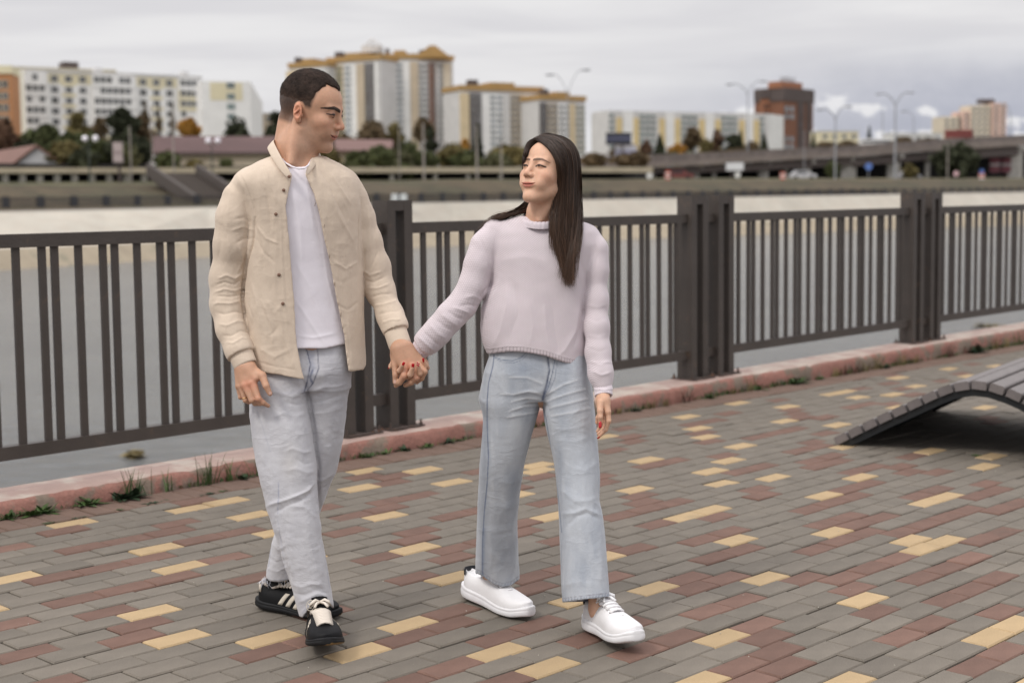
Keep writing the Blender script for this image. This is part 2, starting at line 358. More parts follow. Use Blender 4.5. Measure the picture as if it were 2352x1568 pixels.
for k in range(-1,3):
    a,b1=5.09+3.01*k+.4885,5.09+3.01*(k+1)-.0005
    r=empty('railing_bay',G(a,5.94,.1),bay_labels[k+1],'railing bay','railing bays between the twin posts')
    for nm,z0,z1 in (('top_rail',1.14,1.198),('bottom_rail',.237,.295)):
        s=MB(); gb(s,a,b1,5.912,5.965,z0,z1); s.build(nm,M_met,r)
    # pairs and singles alternate every 0.30 m
    base=3.390+.3013*0
    n0=int(math.ceil((a+.03-3.402)/.3012)); n1=int((b1-.05-3.402)/.3012)
    for n in range(n0-1,n1+2):
        for d in (0,.0605,.178):
            u=3.402+.3012*n+d
            if u<a+.02 or u+.024>b1-.02: continue
            if BALM is None:
                mb=MB(); mb.box((0,0,0),CU*.034,CW*.015,(0,0,.8445)); BALM=mesh('baluster',mb.v,mb.f,M_met)
            o=bpy.data.objects.new('baluster',BALM); COL.objects.link(o); o.parent=r; o.matrix_parent_inverse=r.matrix_basis.inverted()
            o.location=W3(u,5.927,.2952+SLOPE*5.93+kr(u)) 
# ================================================================== LOUNGER
tip=onz(1925,1022,0); tip=G(*[float(tip@CU),float(tip@CW)])
_g=gd=None
def gpt(x,y):
    d=ray(x,y); t=CAMH/(SLOPE*(d@CW)-d[2]); return d*t+np.array([0,0,CAMH])
tip=gpt(1925,1022)
A_=math.radians(32); E_=np.array([math.sin(A_),math.cos(A_),0]); Ax=np.array([E_[1],-E_[0],0])
prof=[(-.024,.014),(.05,.056),(.13,.100),(.203,.140),(.283,.182),(.371,.226),(.449,.267),(.531,.310),(.612,.346),(.716,.368),(.805,.362),(.897,.337),(.978,.305),(1.06,.262),(1.14,.215),(1.22,.175),(1.30,.150),(1.39,.145),(1.48,.160),(1.57,.195),(1.65,.245),(1.72,.30),(1.79,.36),(1.86,.42)]
prof=np.array(prof); sl_=np.concatenate([[0],np.cumsum(np.hypot(*np.diff(prof,axis=0).T))])
M_slat=mat('lounger_slat',(.15,.132,.128),.5,.12,14,.2,90,spec=.5,obvar=.1); M_side=mat('lounger_steel',(.012,.014,.016),.4,spec=.4)
r=empty('lounger',tuple(tip),'wavy slatted lounger of dark grey boards at the right edge','lounger')
LEN=1.55; pitch_=.0905
zt=SLOPE*float(tip@CW)
def P2(s_,dn=0.):
    x=np.interp(s_,sl_,prof[:,0]); z=np.interp(s_,sl_,prof[:,1]); e=.02
    tx=np.interp(s_+e,sl_,prof[:,0])-np.interp(s_-e,sl_,prof[:,0]); tz=np.interp(s_+e,sl_,prof[:,1])-np.interp(s_-e,sl_,prof[:,1]); q=math.hypot(tx,tz); tx/=q;tz/=q
    return (x-tz*dn,z+tx*dn,tx,tz)
def LP(x,z,y): 
    return tip+Ax*x+E_*y+np.array([0,0,z])
n=int(sl_[-1]/pitch_)
for i in range(n):
    x0,z0,tx,tz=P2((i+.5)*pitch_)
    c=LP(x0,z0,0); t=Ax*tx+np.array([0,0,tz]); nn=-Ax*tz+np.array([0,0,tx]); wd,th=.074,.044
    s=MB(); e=.006
    pr=[(-wd/2,-th/2),(wd/2,-th/2),(wd/2,th/2-e),(wd/2-e,th/2),(-wd/2+e,th/2),(-wd/2,th/2-e)]
    for y in (0,LEN):
        for a,b1 in pr: s.v.append(c+t*a+nn*b1+E_*y)
    k=len(pr); s.f=[tuple(range(k)),tuple(range(2*k-1,k-1,-1))]+[(q,k+q,k+(q+1)%k,(q+1)%k) for q in range(k)]
    s.build('slat',M_slat,r)
for y in (.018,LEN/2,LEN-.03):
    s=MB(); N=60
    for i in range(N+1):
        q=sl_[-1]*i/N
        xa,za,_,_=P2(q,-.0235); s.v.append(LP(xa,za,y)); s.v.append(LP(xa,za,y+.012))
        # lower edge: solid rib, down to the ground at the first foot, following the curve after the crest
        xb,zb,_,_=P2(q,-.06); s.v.append(LP(xb,max(zb,-.002),y)); s.v.append(LP(xb,max(zb,-.002),y+.012))
    for i in range(N):
        a=4*i; s.f+=[(a,a+4,a+5,a+1),(a+2,a+3,a+7,a+6),(a,a+2,a+6,a+4),(a+1,a+5,a+7,a+3)]
    s.build('rib',M_side,r)
# dark sheet added under the boards to block light through the gaps
s=MB(); N=50
for i in range(N+1):
    xa,za,_,_=P2(sl_[-1]*i/N,-.0245); xb,zb,_,_=P2(sl_[-1]*i/N,-.0285)
    for y in (.035,LEN-.035): s.v.append(LP(xa,za,y)); s.v.append(LP(xb,zb,y))
for i in range(N):
    a=4*i; s.f+=[(a,a+2,a+6,a+4),(a+1,a+5,a+7,a+3),(a,a+4,a+5,a+1),(a+2,a+3,a+7,a+6)]
s.build('shade_sheet',M_side,r)

# ================================================================== FAR BANK: viaduct, buildings, trees, lamps
def Yw(x,w_): d=ray(x,400.); return w_*d[1]/(d@CW)
def tz(x,y): d=ray(x,y); return d[2]/d[1]
def levelY(x,y,z): return (z-CAMH)/tz(x,y)
def P0(x,y,Y): return at(x,y,Y)
def mcol(n,c,**k): return mat(n,c,k.pop('rough',.85),k.pop('var',.08),k.pop('vscale',.2),**k)
class Facade:
    """an upright wall through two picture points of a level eave; children are boxes on it"""
    def __init__(s,x0,y0,Y0,x1,y1,zb=0.):
        s.A=at(x0,y0,Y0); s.z=s.A[2]; s.B=at(x1,y1,levelY(x1,y1,s.z)); s.zb=zb
        d=s.B-s.A; d[2]=0; s.L=np.linalg.norm(d); s.t=d/s.L; s.n=np.array([s.t[1],-s.t[0],0.])
        if s.n@np.array([0,-1,0])<0: s.n=-s.n
    def u(s,x):       # picture column -> metres along the wall
        d=ray(x,400.); a=np.array([[d[0],-s.t[0]],[d[1],-s.t[1]]]); r=np.linalg.solve(a,s.A[:2]); return float(r[1])
    def zy(s,x,y):
        u=s.u(x); p=s.A+s.t*u; return CAMH+p[1]*tz(x,y)
    def box(s,mb,u0,u1,z0,z1,out=.1,inn=.1):
        mb.box(s.A*[1,1,0]+s.t*u0+s.n*(-inn)+[0,0,z0],s.t*(u1-u0),s.n*(out+inn),(0,0,z1-z0)); return mb
def body(name,fc,depth,mt,label,cat,group=None,base=None):
    c=(fc.A+fc.B)/2-fc.n*depth/2; c[2]=fc.zb
    r=empty(name,tuple(c),label,cat,group)
    mb=MB(); fc.box(mb,0,fc.L,fc.zb,fc.z,0,depth); mb.build('wall',mt,r); return r
def winmesh(fc,w_,h,glass,frame,key):
    mb=MB(); z=np.zeros(3)
    mb.box(-fc.t*w_/2-fc.n*.02-np.array([0,0,h/2]),fc.t*w_,fc.n*.12,(0,0,h)); nf=len(mb.f)
    e=.12
    for a,b1 in (((-w_/2,-h/2),(w_,e)),((-w_/2,h/2-e),(w_,e)),((-w_/2,-h/2+e),(e,h-2*e)),((w_/2-e,-h/2+e),(e,h-2*e)),((-e/2,-h/2+e),(e,h-2*e))):
        mb.box(fc.t*a[0]+np.array([0,0,a[1]])+fc.n*.1,fc.t*b1[0],fc.n*.06,(0,0,b1[1]))
    me=mesh(key,mb.v,mb.f,[glass,frame],mi=[0]*nf+[1]*(len(mb.f)-nf)); return me
def addwin(me,p,parent,name='window'):
    o=bpy.data.objects.new(name,me); COL.objects.link(o); o.parent=parent; o.matrix_parent_inverse=parent.matrix_basis.inverted(); o.location=p; return o
G_d=mat('far_glass',(.060,.062,.070),.35,.2,.3,spec=.25,obvar=.6); G_b=mat('far_glass_blue',(.17,.20,.23),.3,.15,.3,obvar=.3)  # far glass lightened, distance haze put into its colour
G_t=mat('far_glass_teal',(.10,.15,.15),.3,.15,.3,obvar=.3); F_w=mcol('frame_white',(.6,.6,.58)); 
C_white=mcol('panel_white',(.74,.735,.72)); C_cream=mcol('panel_cream',(.66,.60,.42)); C_yel=mcol('panel_yellow',(.62,.49,.26)); C_beige=mcol('panel_beige',(.60,.53,.42))  # panel whites and greys brightened to carry haze in the colour
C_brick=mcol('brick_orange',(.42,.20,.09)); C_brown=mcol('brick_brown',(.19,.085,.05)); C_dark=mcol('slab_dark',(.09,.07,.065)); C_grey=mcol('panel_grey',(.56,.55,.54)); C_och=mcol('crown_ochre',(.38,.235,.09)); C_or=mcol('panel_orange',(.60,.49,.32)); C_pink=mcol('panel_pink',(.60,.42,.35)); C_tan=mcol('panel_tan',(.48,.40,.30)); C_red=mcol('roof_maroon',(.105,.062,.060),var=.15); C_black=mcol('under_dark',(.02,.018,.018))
def level_ok(z): return z
# --- white nine-storey panel block on the left
f=Facade(60,163,400,462,180); R1=body('apartment_block',f,12,C_white,'long white and pale yellow panel apartment block at the left','apartment block')
sm=MB(); e0=at(27,166,levelY(27,166,f.z)); 
q=f.A.copy(); sm.v=[q*[1,1,0]+f.n*.02,e0*[1,1,0],e0,q+f.n*.02,q*[1,1,0]-f.n*3,e0*[1,1,0]-f.n*3,e0-f.n*3,q-f.n*3]; sm.f=[(0,1,2,3),(4,7,6,5),(3,2,6,7),(0,4,5,1),(1,5,6,2),(0,3,7,4)]; sm.build('end_wall',mcol('panel_end',(.66,.64,.55)),R1)
w1=winmesh(f,1.9,1.75,G_d,F_w,'w1'); wb=winmesh(f,1.5,1.8,G_d,F_w,'wb'); fl=2.83
par=MB(); parc=MB(); yel=MB()
for k in range(11):
    zc=f.z-1.75-fl*k
    for x in (133,165,197,335,365,395): addwin(w1,f.A*[1,1,0]+f.t*f.u(x)+[0,0,zc],R1)
    for x0,x1 in ((63,115),(219,317),(416,461)):
        n=int((f.u(x1)-f.u(x0))/1.75)
        for i in range(n):
            if rnd.random()<.12: continue
            addwin(wb,f.A*[1,1,0]+f.t*(f.u(x0)+.9+1.75*i)+f.n*.9+[0,0,zc+.1],R1,'balcony_window')
        mb_=MB(); f.box(mb_,f.u(x0),f.u(x1),zc-1.95,zc+1.1,.9,.1); f.box(mb_,f.u(x0)+.01,f.u(x1)-.01,zc-1.9,zc-.8,1.05,-.85); mb_.build('balcony',C_cream if rnd.random()<.3 else C_white,R1)
    for x in (165,365):
        if k: yel=MB(); f.box(yel,f.u(x)-1.9,f.u(x)+1.9,zc+.95,zc+1.85,.06,.1); yel.build('yellow_panel',C_cream,R1)
for a_,b_ in ((118,217),(320,413)): yel=MB(); f.box(yel,f.u(a_),f.u(b_),f.z-3.0,f.z-.4,.04,.1); yel.build('yellow_panel',C_cream,R1)
rm=MB(); f.box(rm,-.3,f.L+.3,f.z,f.z+.5,.3,12.3)
rm.build('roof_edge',C_grey,R1)
for a in (20,45,): rm=MB(); f.box(rm,a,a+2,f.z+.5,f.z+2,-4,6); rm.build('roof_hut',C_grey,R1)
# --- white block end right of it
f=Facade(463,186,398,575,188); R2=body('apartment_block',f,10,C_white,'plain white block with a single window column behind the man\'s back','apartment block')
w2=winmesh(f,2.2,1.6,G_t,F_w,'w2')
for y in (197,222,245,268,291): addwin(w2,f.A*[1,1,0]+f.t*f.u(535)+[0,0,f.zy(535,y)],R2)
e0=at(603,236,levelY(603,236,f.z)); sm=MB(); q=f.B
sm.v=[q*[1,1,0],e0*[1,1,0],e0,q,q*[1,1,0]-f.n*4,e0*[1,1,0]+f.t*-9,e0-f.t*9,q-f.n*4]; sm.f=[(0,1,2,3),(4,7,6,5),(3,2,6,7),(0,4,5,1),(1,5,6,2),(0,3,7,4)]; sm.build('side_wall',C_white,R2)
cp=MB(); f.box(cp,f.u(488),f.u(562),f.z-5,f.z-.4,.05,.1); cp.build('cream_panel',C_cream,R2)
# --- beige strip behind and orange brick block far left
f=Facade(-60,150,470,267,161); R3=body('apartment_block',f,14,mcol('beige_far',(.50,.45,.33)),'long beige block rising just above the white panel block','apartment block')
rm=MB(); f.box(rm,f.u(157),f.u(193),f.z,f.z+2.2,-2,8); rm.build('roof_hut',C_dark,R3)
f=Facade(-40,166,380,26,166); R4=body('brick_block',f,10,C_brick,'orange brick building cut by the left edge','apartment block')
cp=MB(); f.box(cp,-.2,f.L+.1,f.z-.4,f.z+1.6,.3,10.2); cp.build('cornice',C_cream,R4)
w3=winmesh(f,1.5,2.,G_d,C_beige,'w3')
for k in range(9):
    for x in (5,20): addwin(w3,f.A*[1,1,0]+f.t*f.u(x)+[0,0,f.z-3-2.9*k],R4)
# --- towers with ochre crowns
def towers(R,segs,Y0,floor,bands,x2d,zb=0.):
    for (x0,y0,x1,y1,dp) in segs:
        f=Facade(x0,y0,Y0,x1,y1,zb); mb=MB(); f.box(mb,0,f.L,zb,f.z,0,dp); mb.build('wall',C_grey,R)
        cr=MB(); f.box(cr,-.6,f.L+.6,f.z-1.6,f.z+1.,.8,dp); cr.build('crown',C_och,R); cr=MB(); f.box(cr,f.L*.35,f.L*.65,f.z+1.05,f.z+2.8,.5,dp-2); cr.build('crown_gable',C_och,R)
        hh=MB(); f.box(hh,f.L*.12,f.L*.22,f.z+1.2,f.z+4,-1,6); hh.build('roof_hut',C_dark,R)
        for bx0,bx1,mt,kind in bands:
            a,c=max(bx0,x0),min(bx1,x1)
            if c-a<2: continue
            u0,u1=f.u(a),f.u(c); o=.5+.3*((int(bx0)*7)%3)
            s=MB(); f.box(s,u0,u1,zb,f.z-3.3,o,.05); s.build('facade_strip',mt,R)
            if kind:
                g={'d':G_d,'b':G_b,'t':G_t}[kind]; n=max(1,int(round((u1-u0)/3.4))); wd=(u1-u0)/n*.78
                k_=f'tw{kind}{wd:.1f}'; 
                if k_ not in MATS: MATS[k_]=winmesh(f,wd,floor*.62,g,F_w if kind!='t' else C_or,k_)
                zz=f.z-5.2
                while zz>8+zb:
                    for i in range(n): addwin(MATS[k_],f.A*[1,1,0]+f.t*(u0+(i+.5)*(u1-u0)/n)+f.n*o+[0,0,zz],R)
                    zz-=floor
X2=lambda c:643+c/3.2
R5=empty('apartment_tower',tuple(at(855,300,830)*[1,1,0]),'tallest grey white tower complex with ochre crown, behind the man\'s head','apartment tower')
towers(R5,[(664,150,752,145,22),(752,138,874,130,24),(874,129,962,128,24),(960,131,1040,133,26)],830,3.05,
 [(664,690,C_or,None),(690,720,C_beige,'d'),(722,752,C_white,'b'),(X2(350),X2(430),C_white,'d'),(X2(430),X2(482),C_or,'t'),(X2(488),X2(542),C_white,'b'),(X2(548),X2(580),C_white,None),(X2(582),X2(640),C_tan,None),(X2(640),X2(712),C_dark,'d'),(X2(716),X2(770),C_white,None),(X2(772),X2(868),C_or,'t'),(X2(870),X2(916),C_white,'b'),(X2(920),X2(966),C_white,None),(X2(970),X2(1026),C_tan,None),(X2(1030),X2(1102),C_grey,'d'),(X2(1104),X2(1150),C_brown,'d'),(X2(1152),X2(1204),C_grey,'d'),(X2(1206),X2(1262),C_beige,None)],X2)
pm=MB(); c=at(993,118,829)
for i in range(9):
    a0=math.pi*i/9;a1=math.pi*(i+1)/9; r_=9.5
    pm.box(c+[-9.5+i*.95,-.2*i*0,-3.4+i*.72],(19-i*1.9,0,0),(0,5,0),(0,0,.71))
pm.build('pediment',C_och,R5)
cu=MB(); c=at(855,106,835); cu.tube([c-[0,0,4],c-[0,0,.5]],[6,6],16); 
for i in range(8): cu.tube([c+[5.5*math.cos(i*.785),5.5*math.sin(i*.785),-.5],c+[0,0,4]],.4,5)
cu.build('roof_pavilion',C_grey,R5)
R6=empty('apartment_tower',tuple(at(1200,300,800)*[1,1,0]),'lower tower pair with ochre crown between the man and the woman','apartment tower')
towers(R6,[(1058,200,1246,205,24),(1240,222,1343,226,22)],800,3.05,
 [(1058,X2(1392),C_or,None),(X2(1396),X2(1482),C_dark,'d'),(X2(1486),X2(1542),C_white,None),(X2(1545),X2(1640),C_white,'b'),(X2(1645),X2(1690),C_grey,None),(X2(1692),X2(1800),C_tan,'d'),(X2(1802),X2(1884),C_white,'b'),(X2(1888),X2(1962),C_dark,'d'),(X2(1966),X2(2042),C_tan,'d'),(X2(2045),X2(2122),C_white,'d'),(X2(2124),X2(2168),C_or,None),(X2(2170),X2(2240),C_grey,'t')],X2)
# --- long white and yellow block right of the woman
f=Facade(1397,254,700,1764,262); R7=body('apartment_block',f,14,C_grey,'long grey white block with yellow vertical strips right of the woman','apartment block')
w4=winmesh(f,2.5,1.5,G_t,F_w,'w4'); X3=lambda c:1286.2+c/4.267
ys=MB(); wp=MB()
for c in (580,745,1000,1150,1390,1545,1780,1920): ys=MB(); f.box(ys,f.u(X3(c-27)),f.u(X3(c+27)),3,f.z-3.2,.45,.1); ys.build('yellow_strip',C_yel,R7)
for a,c in ((620,720),(1035,1120),(1425,1510),(1815,1890)): wp=MB(); f.box(wp,f.u(X3(a)),f.u(X3(c)),0,f.z-.5,.3,.1); wp.build('white_strip',C_white,R7)
for k in range(8):
    for a,c in ((480,560),(775,975),(1185,1370),(1575,1750),(1950,2030)):
        n=max(1,int((f.u(X3(c))-f.u(X3(a)))/3.1))
        for i in range(n): addwin(w4,f.A*[1,1,0]+f.t*(f.u(X3(a))+1.5+3.1*i)+f.n*.3+[0,0,f.z-2.3-2.85*k],R7)
for (x,y,xx,yy,mt,nm) in ((1360,262,1397,254,mcol('panel_side',(.5,.49,.45)),'side_wall'),(1764,262,1800,262,mcol('end_white',(.72,.72,.70)),'end_wall')):
    a=at(x,y,levelY(x,y,f.z)) if x<1500 else f.B+f.n*.1; c=at(xx,yy,levelY(xx,yy,f.z)); 
    if x>1500: c=at(1800,266,levelY(1800,266,f.z)*1.0)
    sm=MB(); g=np.array([0,5.,0]); sm.v=[a*[1,1,0],c*[1,1,0],c,a,a*[1,1,0]+g,c*[1,1,0]+g,c+g,a+g]; sm.f=[(0,1,2,3),(4,7,6,5),(3,2,6,7),(0,4,5,1),(1,5,6,2),(0,3,7,4)]; sm.build(nm,mt,R7)
# --- dark red brick tower
X4=lambda c:1709+c/3.657
f=Facade(1800,201,790,1868,207); R8=body('brick_tower',f,18,C_brown,'dark red brick tower block standing above the bridge','apartment tower')
s=MB(); g=Facade(1752,209,795,1800,209); g.box(s,0,g.L,0,g.z,0,14); s.build('side_wing',mcol('brick_red',(.27,.115,.06)),R8)
s=MB(); f.box(s,f.L*.0-1,f.L*.68,f.z-.2,f.z+3.2,-1,9); s.build('roof_storey',mcol('brick_red2',(.30,.13,.07)),R8)
s=MB(); f.box(s,-.5,f.L+.4,f.z-7,f.z-.1,.5,18); g.box(s,-.4,g.L,g.z-4,g.z+.4,.5,14); s.build('top_band',C_dark,R8)
s=MB()
for i in range(9): s.box(f.A+f.t*(i*1.6)-f.n*2+[0,0,2.8],f.t*.3,f.n*.3,(0,0,2.2+rnd.random()*1.5))
s.build('parapet_post',C_dark,R8)
s=MB()
for a,c in ((445,500),(520,560)): f.box(s,f.u(X4(a)),f.u(X4(c)),1,f.z-7,.3,.1)
s.build('dark_strip',C_dark,R8)
w5=winmesh(f,2.9,2.6,G_b,F_w,'w5'); w6=winmesh(f,2.1,2.5,G_d,C_brown,'w6')
for k in range(9):
    for c in (350,395): 
        if k in (1,2,5,6): addwin(w5,f.A*[1,1,0]+f.t*f.u(X4(c))+f.n*.4+[0,0,f.z-7-3.9*k],R8)
    for c in (470,540): addwin(w6,f.A*[1,1,0]+f.t*f.u(X4(c))+f.n*.4+[0,0,f.z-11-3.9*k],R8)
    for c in (180,205,235,270): addwin(w6,g.A*[1,1,0]+g.t*g.u(X4(c))+g.n*.1+[0,0,g.z-8-3.9*k],R8)
# --- pale pink towers far right
R9=empty('apartment_tower',tuple(at(2245,300,900)*[1,1,0]),'pale cream and pink towers at the right beyond the bridge','apartment tower')
for (x0,x1,y,mt) in ((2168,2212,268,C_beige),(2212,2231,256,C_pink),(2231,2281,242,C_beige),(2281,2312,237,C_pink)):
    g=Facade(x0,y,900,x1,y,0); s=MB(); g.box(s,0,g.L,0,g.z,0,15); s.build('wall',mt,R9)
    wk=winmesh(g,2.,1.7,G_d,F_w,f'wk{x0}'); n=int(g.L/3.4)
    for k in range(int((g.z-8)/3)):
        for i in range(n): addwin(wk,g.A*[1,1,0]+g.t*(g.L*(i+.5)/n)+g.n*.05+[0,0,g.z-2.5-3*k],R9)
s=MB(); s.box(at(2250,238,905),(9,0,0),(0,6,0),(0,0,2.5)); s.build('roof_hut',C_dark,R9)
def simple(x0,x1,y0,y1,Y,mt,name,label,cat,win=None,dp=8):
    g=Facade(x0,y0,Y,x1,y0,at(x0,y1,Y)[2]); r=body(name,g,dp,mt,label,cat)
    cp=MB(); g.box(cp,-.2,g.L+.2,g.z,g.z+.35,.2,dp+.2); cp.build('roof_edge',C_grey,r)
    if win:
        wk=winmesh(g,win[0],win[1],G_d,F_w,'s'+label[:6]); n=int(g.L/win[2]); k=max(1,int((g.z-g.zb)/3))
        for j in range(k):
            for i in range(n): addwin(wk,g.A*[1,1,0]+g.t*(g.L*(i+.5)/n)+[0,0,g.z-1.6-3*j],r)
    return r,g
simple(1884,1972,303,345,520,C_cream,'low_building','low cream building right of the brick tower','building',(1.6,1.4,3))
simple(2052,2165,308,335,560,mcol('whitish',(.62,.62,.6)),'low_building','low whitish building behind the street lamps at the right','building',(1.6,1.4,3.4))
simple(1338,1398,362,380,Yw(1398,150),mcol('white_hall',(.66,.66,.66)),'market_hall','small flat white hall beside the woman\'s hair','building',(2.,.8,3))
simple(600,668,262,380,480,C_tan,'apartment_block','brownish block half hidden by the man\'s shoulder','apartment block',(1.6,1.5,3.2))
# --- roofs near the far bank
def gable(xr0,yr0,xr1,yr1,ye0,ye1,Y,wy,name,label,roofm,wallm,dp=9,ov=.6):
    a=at(xr0,ye0,Y); b_=at(xr1,ye1,Y); ra=at(xr0,yr0,Y+dp/2); rb=at(xr1,yr1,Y+dp/2); zb=at(xr0,wy,Y)[2]-1
    r=empty(name,((a[0]+b_[0])/2,(a[1]+b_[1])/2+dp/2,zb),label,'building')
    b2,a2=b_+[0,dp,0],a+[0,dp,0]; th=np.array([0,0,.18])
    s=MB(); s.add([a,b_,rb,ra,a2,b2,a+th,b_+th,rb+th,ra+th,a2+th,b2+th],[(6,7,8,9),(9,8,11,10),(0,3,2,1),(3,4,5,2),(0,1,7,6),(4,10,11,5),(0,6,9,3),(3,9,10,4),(1,2,8,7),(2,5,11,8)]); s.build('roof',roofm,r)
    s=MB(); e=np.array([.5,ov,0]); za=a[2]-.02
    s.box((a[0]+.4,a[1]+ov,zb),(b_[0]-a[0]-.8,b_[1]-a[1],0),(0,dp-2*ov,0),(0,0,za-zb)); s.build('wall',wallm,r); return r,a,b_
r_,a,b_=gable(352,317,700,317,353,353,Yw(700,140),384,'long_building','long low building with a maroon roof behind the man\'s arm',C_red,mcol('wall_cream',(.55,.47,.36)))
s=MB(); s.box((a[0],a[1]-.06,a[2]-.25),(b_[0]-a[0],0,0),(0,.1,0),(0,0,.24)); s.build('eave',C_dark,r_)
gable(768,323,902,325,348,350,Yw(902,140),378,'low_house','low building with a faded pink roof between the couple',mcol('roof_pink',(.17,.10,.09)),mcol('wall_sand',(.42,.34,.25)))
# gabled house at the left edge: ridge runs away from us
Yh=Yw(152,134); gl,gr_,ap=at(27,384,Yh),at(152,384,Yh),at(86,339,Yh)
r=empty('house',(float(ap[0]),Yh+5,float(gl[2])-1),'low house with a brown roof and grey gable at the left edge','house')
s=MB(); g=np.array([0,.25,0]); s.add([gl,gr_,ap,gl+g,gr_+g,ap+g],[(0,1,2),(3,5,4),(0,3,4,1),(1,4,5,2),(2,5,3,0)]); s.build('gable_wall',mcol('gable_grey',(.40,.40,.41)),r)
s=MB(); bk=np.array([-7.5,11,0.]); o1=np.array([0,-.3,.06]); th=np.array([0,0,.2])
s.add([gl+o1,ap+o1,ap+bk,gl+bk,gl+o1+th,ap+o1+th,ap+bk+th,gl+bk+th],[(4,5,6,7),(0,3,2,1),(0,1,5,4),(1,2,6,5),(2,3,7,6),(3,0,4,7)])
s.add([gr_+o1,ap+o1,ap+bk,gr_+bk,gr_+o1+th,ap+o1+th,ap+bk+th,gr_+bk+th],[(4,7,6,5),(0,1,2,3),(0,4,5,1),(1,5,6,2),(2,6,7,3),(3,7,4,0)]); s.build('roof',mcol('roof_brown',(.19,.105,.085),var=.12),r)
s=MB(); s.box(gl+[.2,.3,-2],(gr_[0]-gl[0]-.4,0,0),(0,9,0),(0,0,2.)); s.build('wall',mcol('gable_grey',(.5,.5,.51)),r)
# --- raised road on short piers along the bank (left) and the bridge rising to the right
M_beam=mcol('beam_pale',(.50,.43,.31),var=.15); M_deck=mcol('deck_concrete',(.23,.19,.165),var=.15)
def strand(pts,W0,name,label,cat,beam,mt,under=None,dp=6,Ys=None):
    pts3=[(onw(x,y,W0) if Ys is None else at(x,y,Ys[i])) for i,(x,y) in enumerate(pts)]
    low=[(onw(x,y,W0) if Ys is None else at(x,y,Ys[i])) for i,(x,y) in enumerate(beam)]
    r=empty(name,tuple(pts3[0]*[1,1,0]),label,cat)
    g=CW*dp; s=MB()
    for i in range(len(pts3)-1):
        a,b1,c,d=pts3[i],pts3[i+1],low[i+1],low[i]; s.add([d,c,b1,a,d+g,c+g,b1+g,a+g],[(0,1,2,3),(4,7,6,5),(3,2,6,7),(0,4,5,1)]+([(0,3,7,4)] if i==0 else [])+([(1,5,6,2)] if i==len(pts3)-2 else []))
    s.build('deck',mt,r); return r,pts3,low
xs=[-500,-100,200,640,900,1250,1500]
r,p3,lo=strand([(x,np.interp(x,[0,1200],[386,384])) for x in xs],128,'raised_road','pale raised roadway beam on short piers along the far bank','viaduct',[(x,np.interp(x,[0,1200],[398,396.5])) for x in xs],M_beam)
for x in list(range(-30,380,40))+[560,900,1000,1075,1150,1225]:
    t=onw(x,398,128.4); bt=onw(x,424,128.4); s=MB(); s.box(bt-[.25,0,0],(.5,0,0),(0,.5,0),(0,0,t[2]-bt[2]-.05)); s.build('pier',mcol('pier_pale',(.42,.40,.35)),r)
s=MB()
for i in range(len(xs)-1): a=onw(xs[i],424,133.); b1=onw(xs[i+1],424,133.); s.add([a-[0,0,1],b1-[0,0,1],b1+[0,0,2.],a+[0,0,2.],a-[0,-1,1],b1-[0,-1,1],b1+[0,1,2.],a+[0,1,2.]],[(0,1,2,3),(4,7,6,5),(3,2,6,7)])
s.build('shade_backing',C_black,r)  # near-black wall added behind the piers for the shade under the beam
bx=[(1300,379.5),(1567,368),(1709,361),(1966,347),(2160,331.5),(2352,321),(2700,303)]; bb_=[(1300,391.5),(1567,382),(1709,373),(1966,360),(2160,345),(2352,334.5),(2700,318)]
BY=[Yw(x,137) for x,_ in bx]
r,p3,lo=strand(bx,0,'road_bridge','grey brown road bridge rising to the right on pale piers','bridge',bb_,M_deck,Ys=BY,dp=16)
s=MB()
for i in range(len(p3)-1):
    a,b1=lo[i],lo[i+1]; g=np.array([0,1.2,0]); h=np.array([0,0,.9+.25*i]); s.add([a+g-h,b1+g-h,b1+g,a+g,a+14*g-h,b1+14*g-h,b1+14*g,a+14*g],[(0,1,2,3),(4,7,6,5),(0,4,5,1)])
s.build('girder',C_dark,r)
s=MB()
for i in range(len(p3)-1):
    a,b1=p3[i],p3[i+1]; s.add([a+[0,.4,0],b1+[0,.4,0],b1+[0,.4,1.],a+[0,.4,1.],a+[0,.5,0],b1+[0,.5,0],b1+[0,.5,1.],a+[0,.5,1.]],[(0,1,2,3),(4,7,6,5),(3,2,6,7)])
s.build('guard_rail',mat('rail_blur',(.17,.14,.125),.8,.5,1.5,coord='Object'),r)
def dec(x,L): return np.interp(x,[q[0] for q in bx],L)
M_pier=mcol('pier_white',(.44,.42,.39),var=.3,vscale=.8)
for x,wd in ((1442,1.3),(1500,.7),(1595,1.5),(1640,.6),(1753,1.5),(1805,.7),(1847,2.1),(1943,1.6),(1960,.8),(2052,2.),(2130,.7),(2331,2.3),(2420,1.5)):
    Y=dec(x,BY); t=at(x,dec(x,[q[1] for q in bb_]),Y+3); b0=at(x,416,Y+3); wd*=Y/230; s=MB(); h=t[2]-b0[2]
    s.box(b0-[wd/2,0,.5],(wd,0,0),(0,wd,0),(0,0,h+.5)); s.box(t-[wd*.8,.3,.8],(wd*1.6,0,0),(0,wd+.6,0),(0,0,.75)); s.build('pier',M_pier,r)
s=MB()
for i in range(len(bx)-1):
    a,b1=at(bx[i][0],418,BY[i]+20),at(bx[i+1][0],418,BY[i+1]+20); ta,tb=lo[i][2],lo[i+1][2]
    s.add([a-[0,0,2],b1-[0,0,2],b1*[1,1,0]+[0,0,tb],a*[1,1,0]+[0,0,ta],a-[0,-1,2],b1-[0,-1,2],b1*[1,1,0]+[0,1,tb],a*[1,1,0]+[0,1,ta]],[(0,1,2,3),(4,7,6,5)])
s.build('shade_backing',C_black,r)  # added near-black wall stands in for the shade under the bridge deck
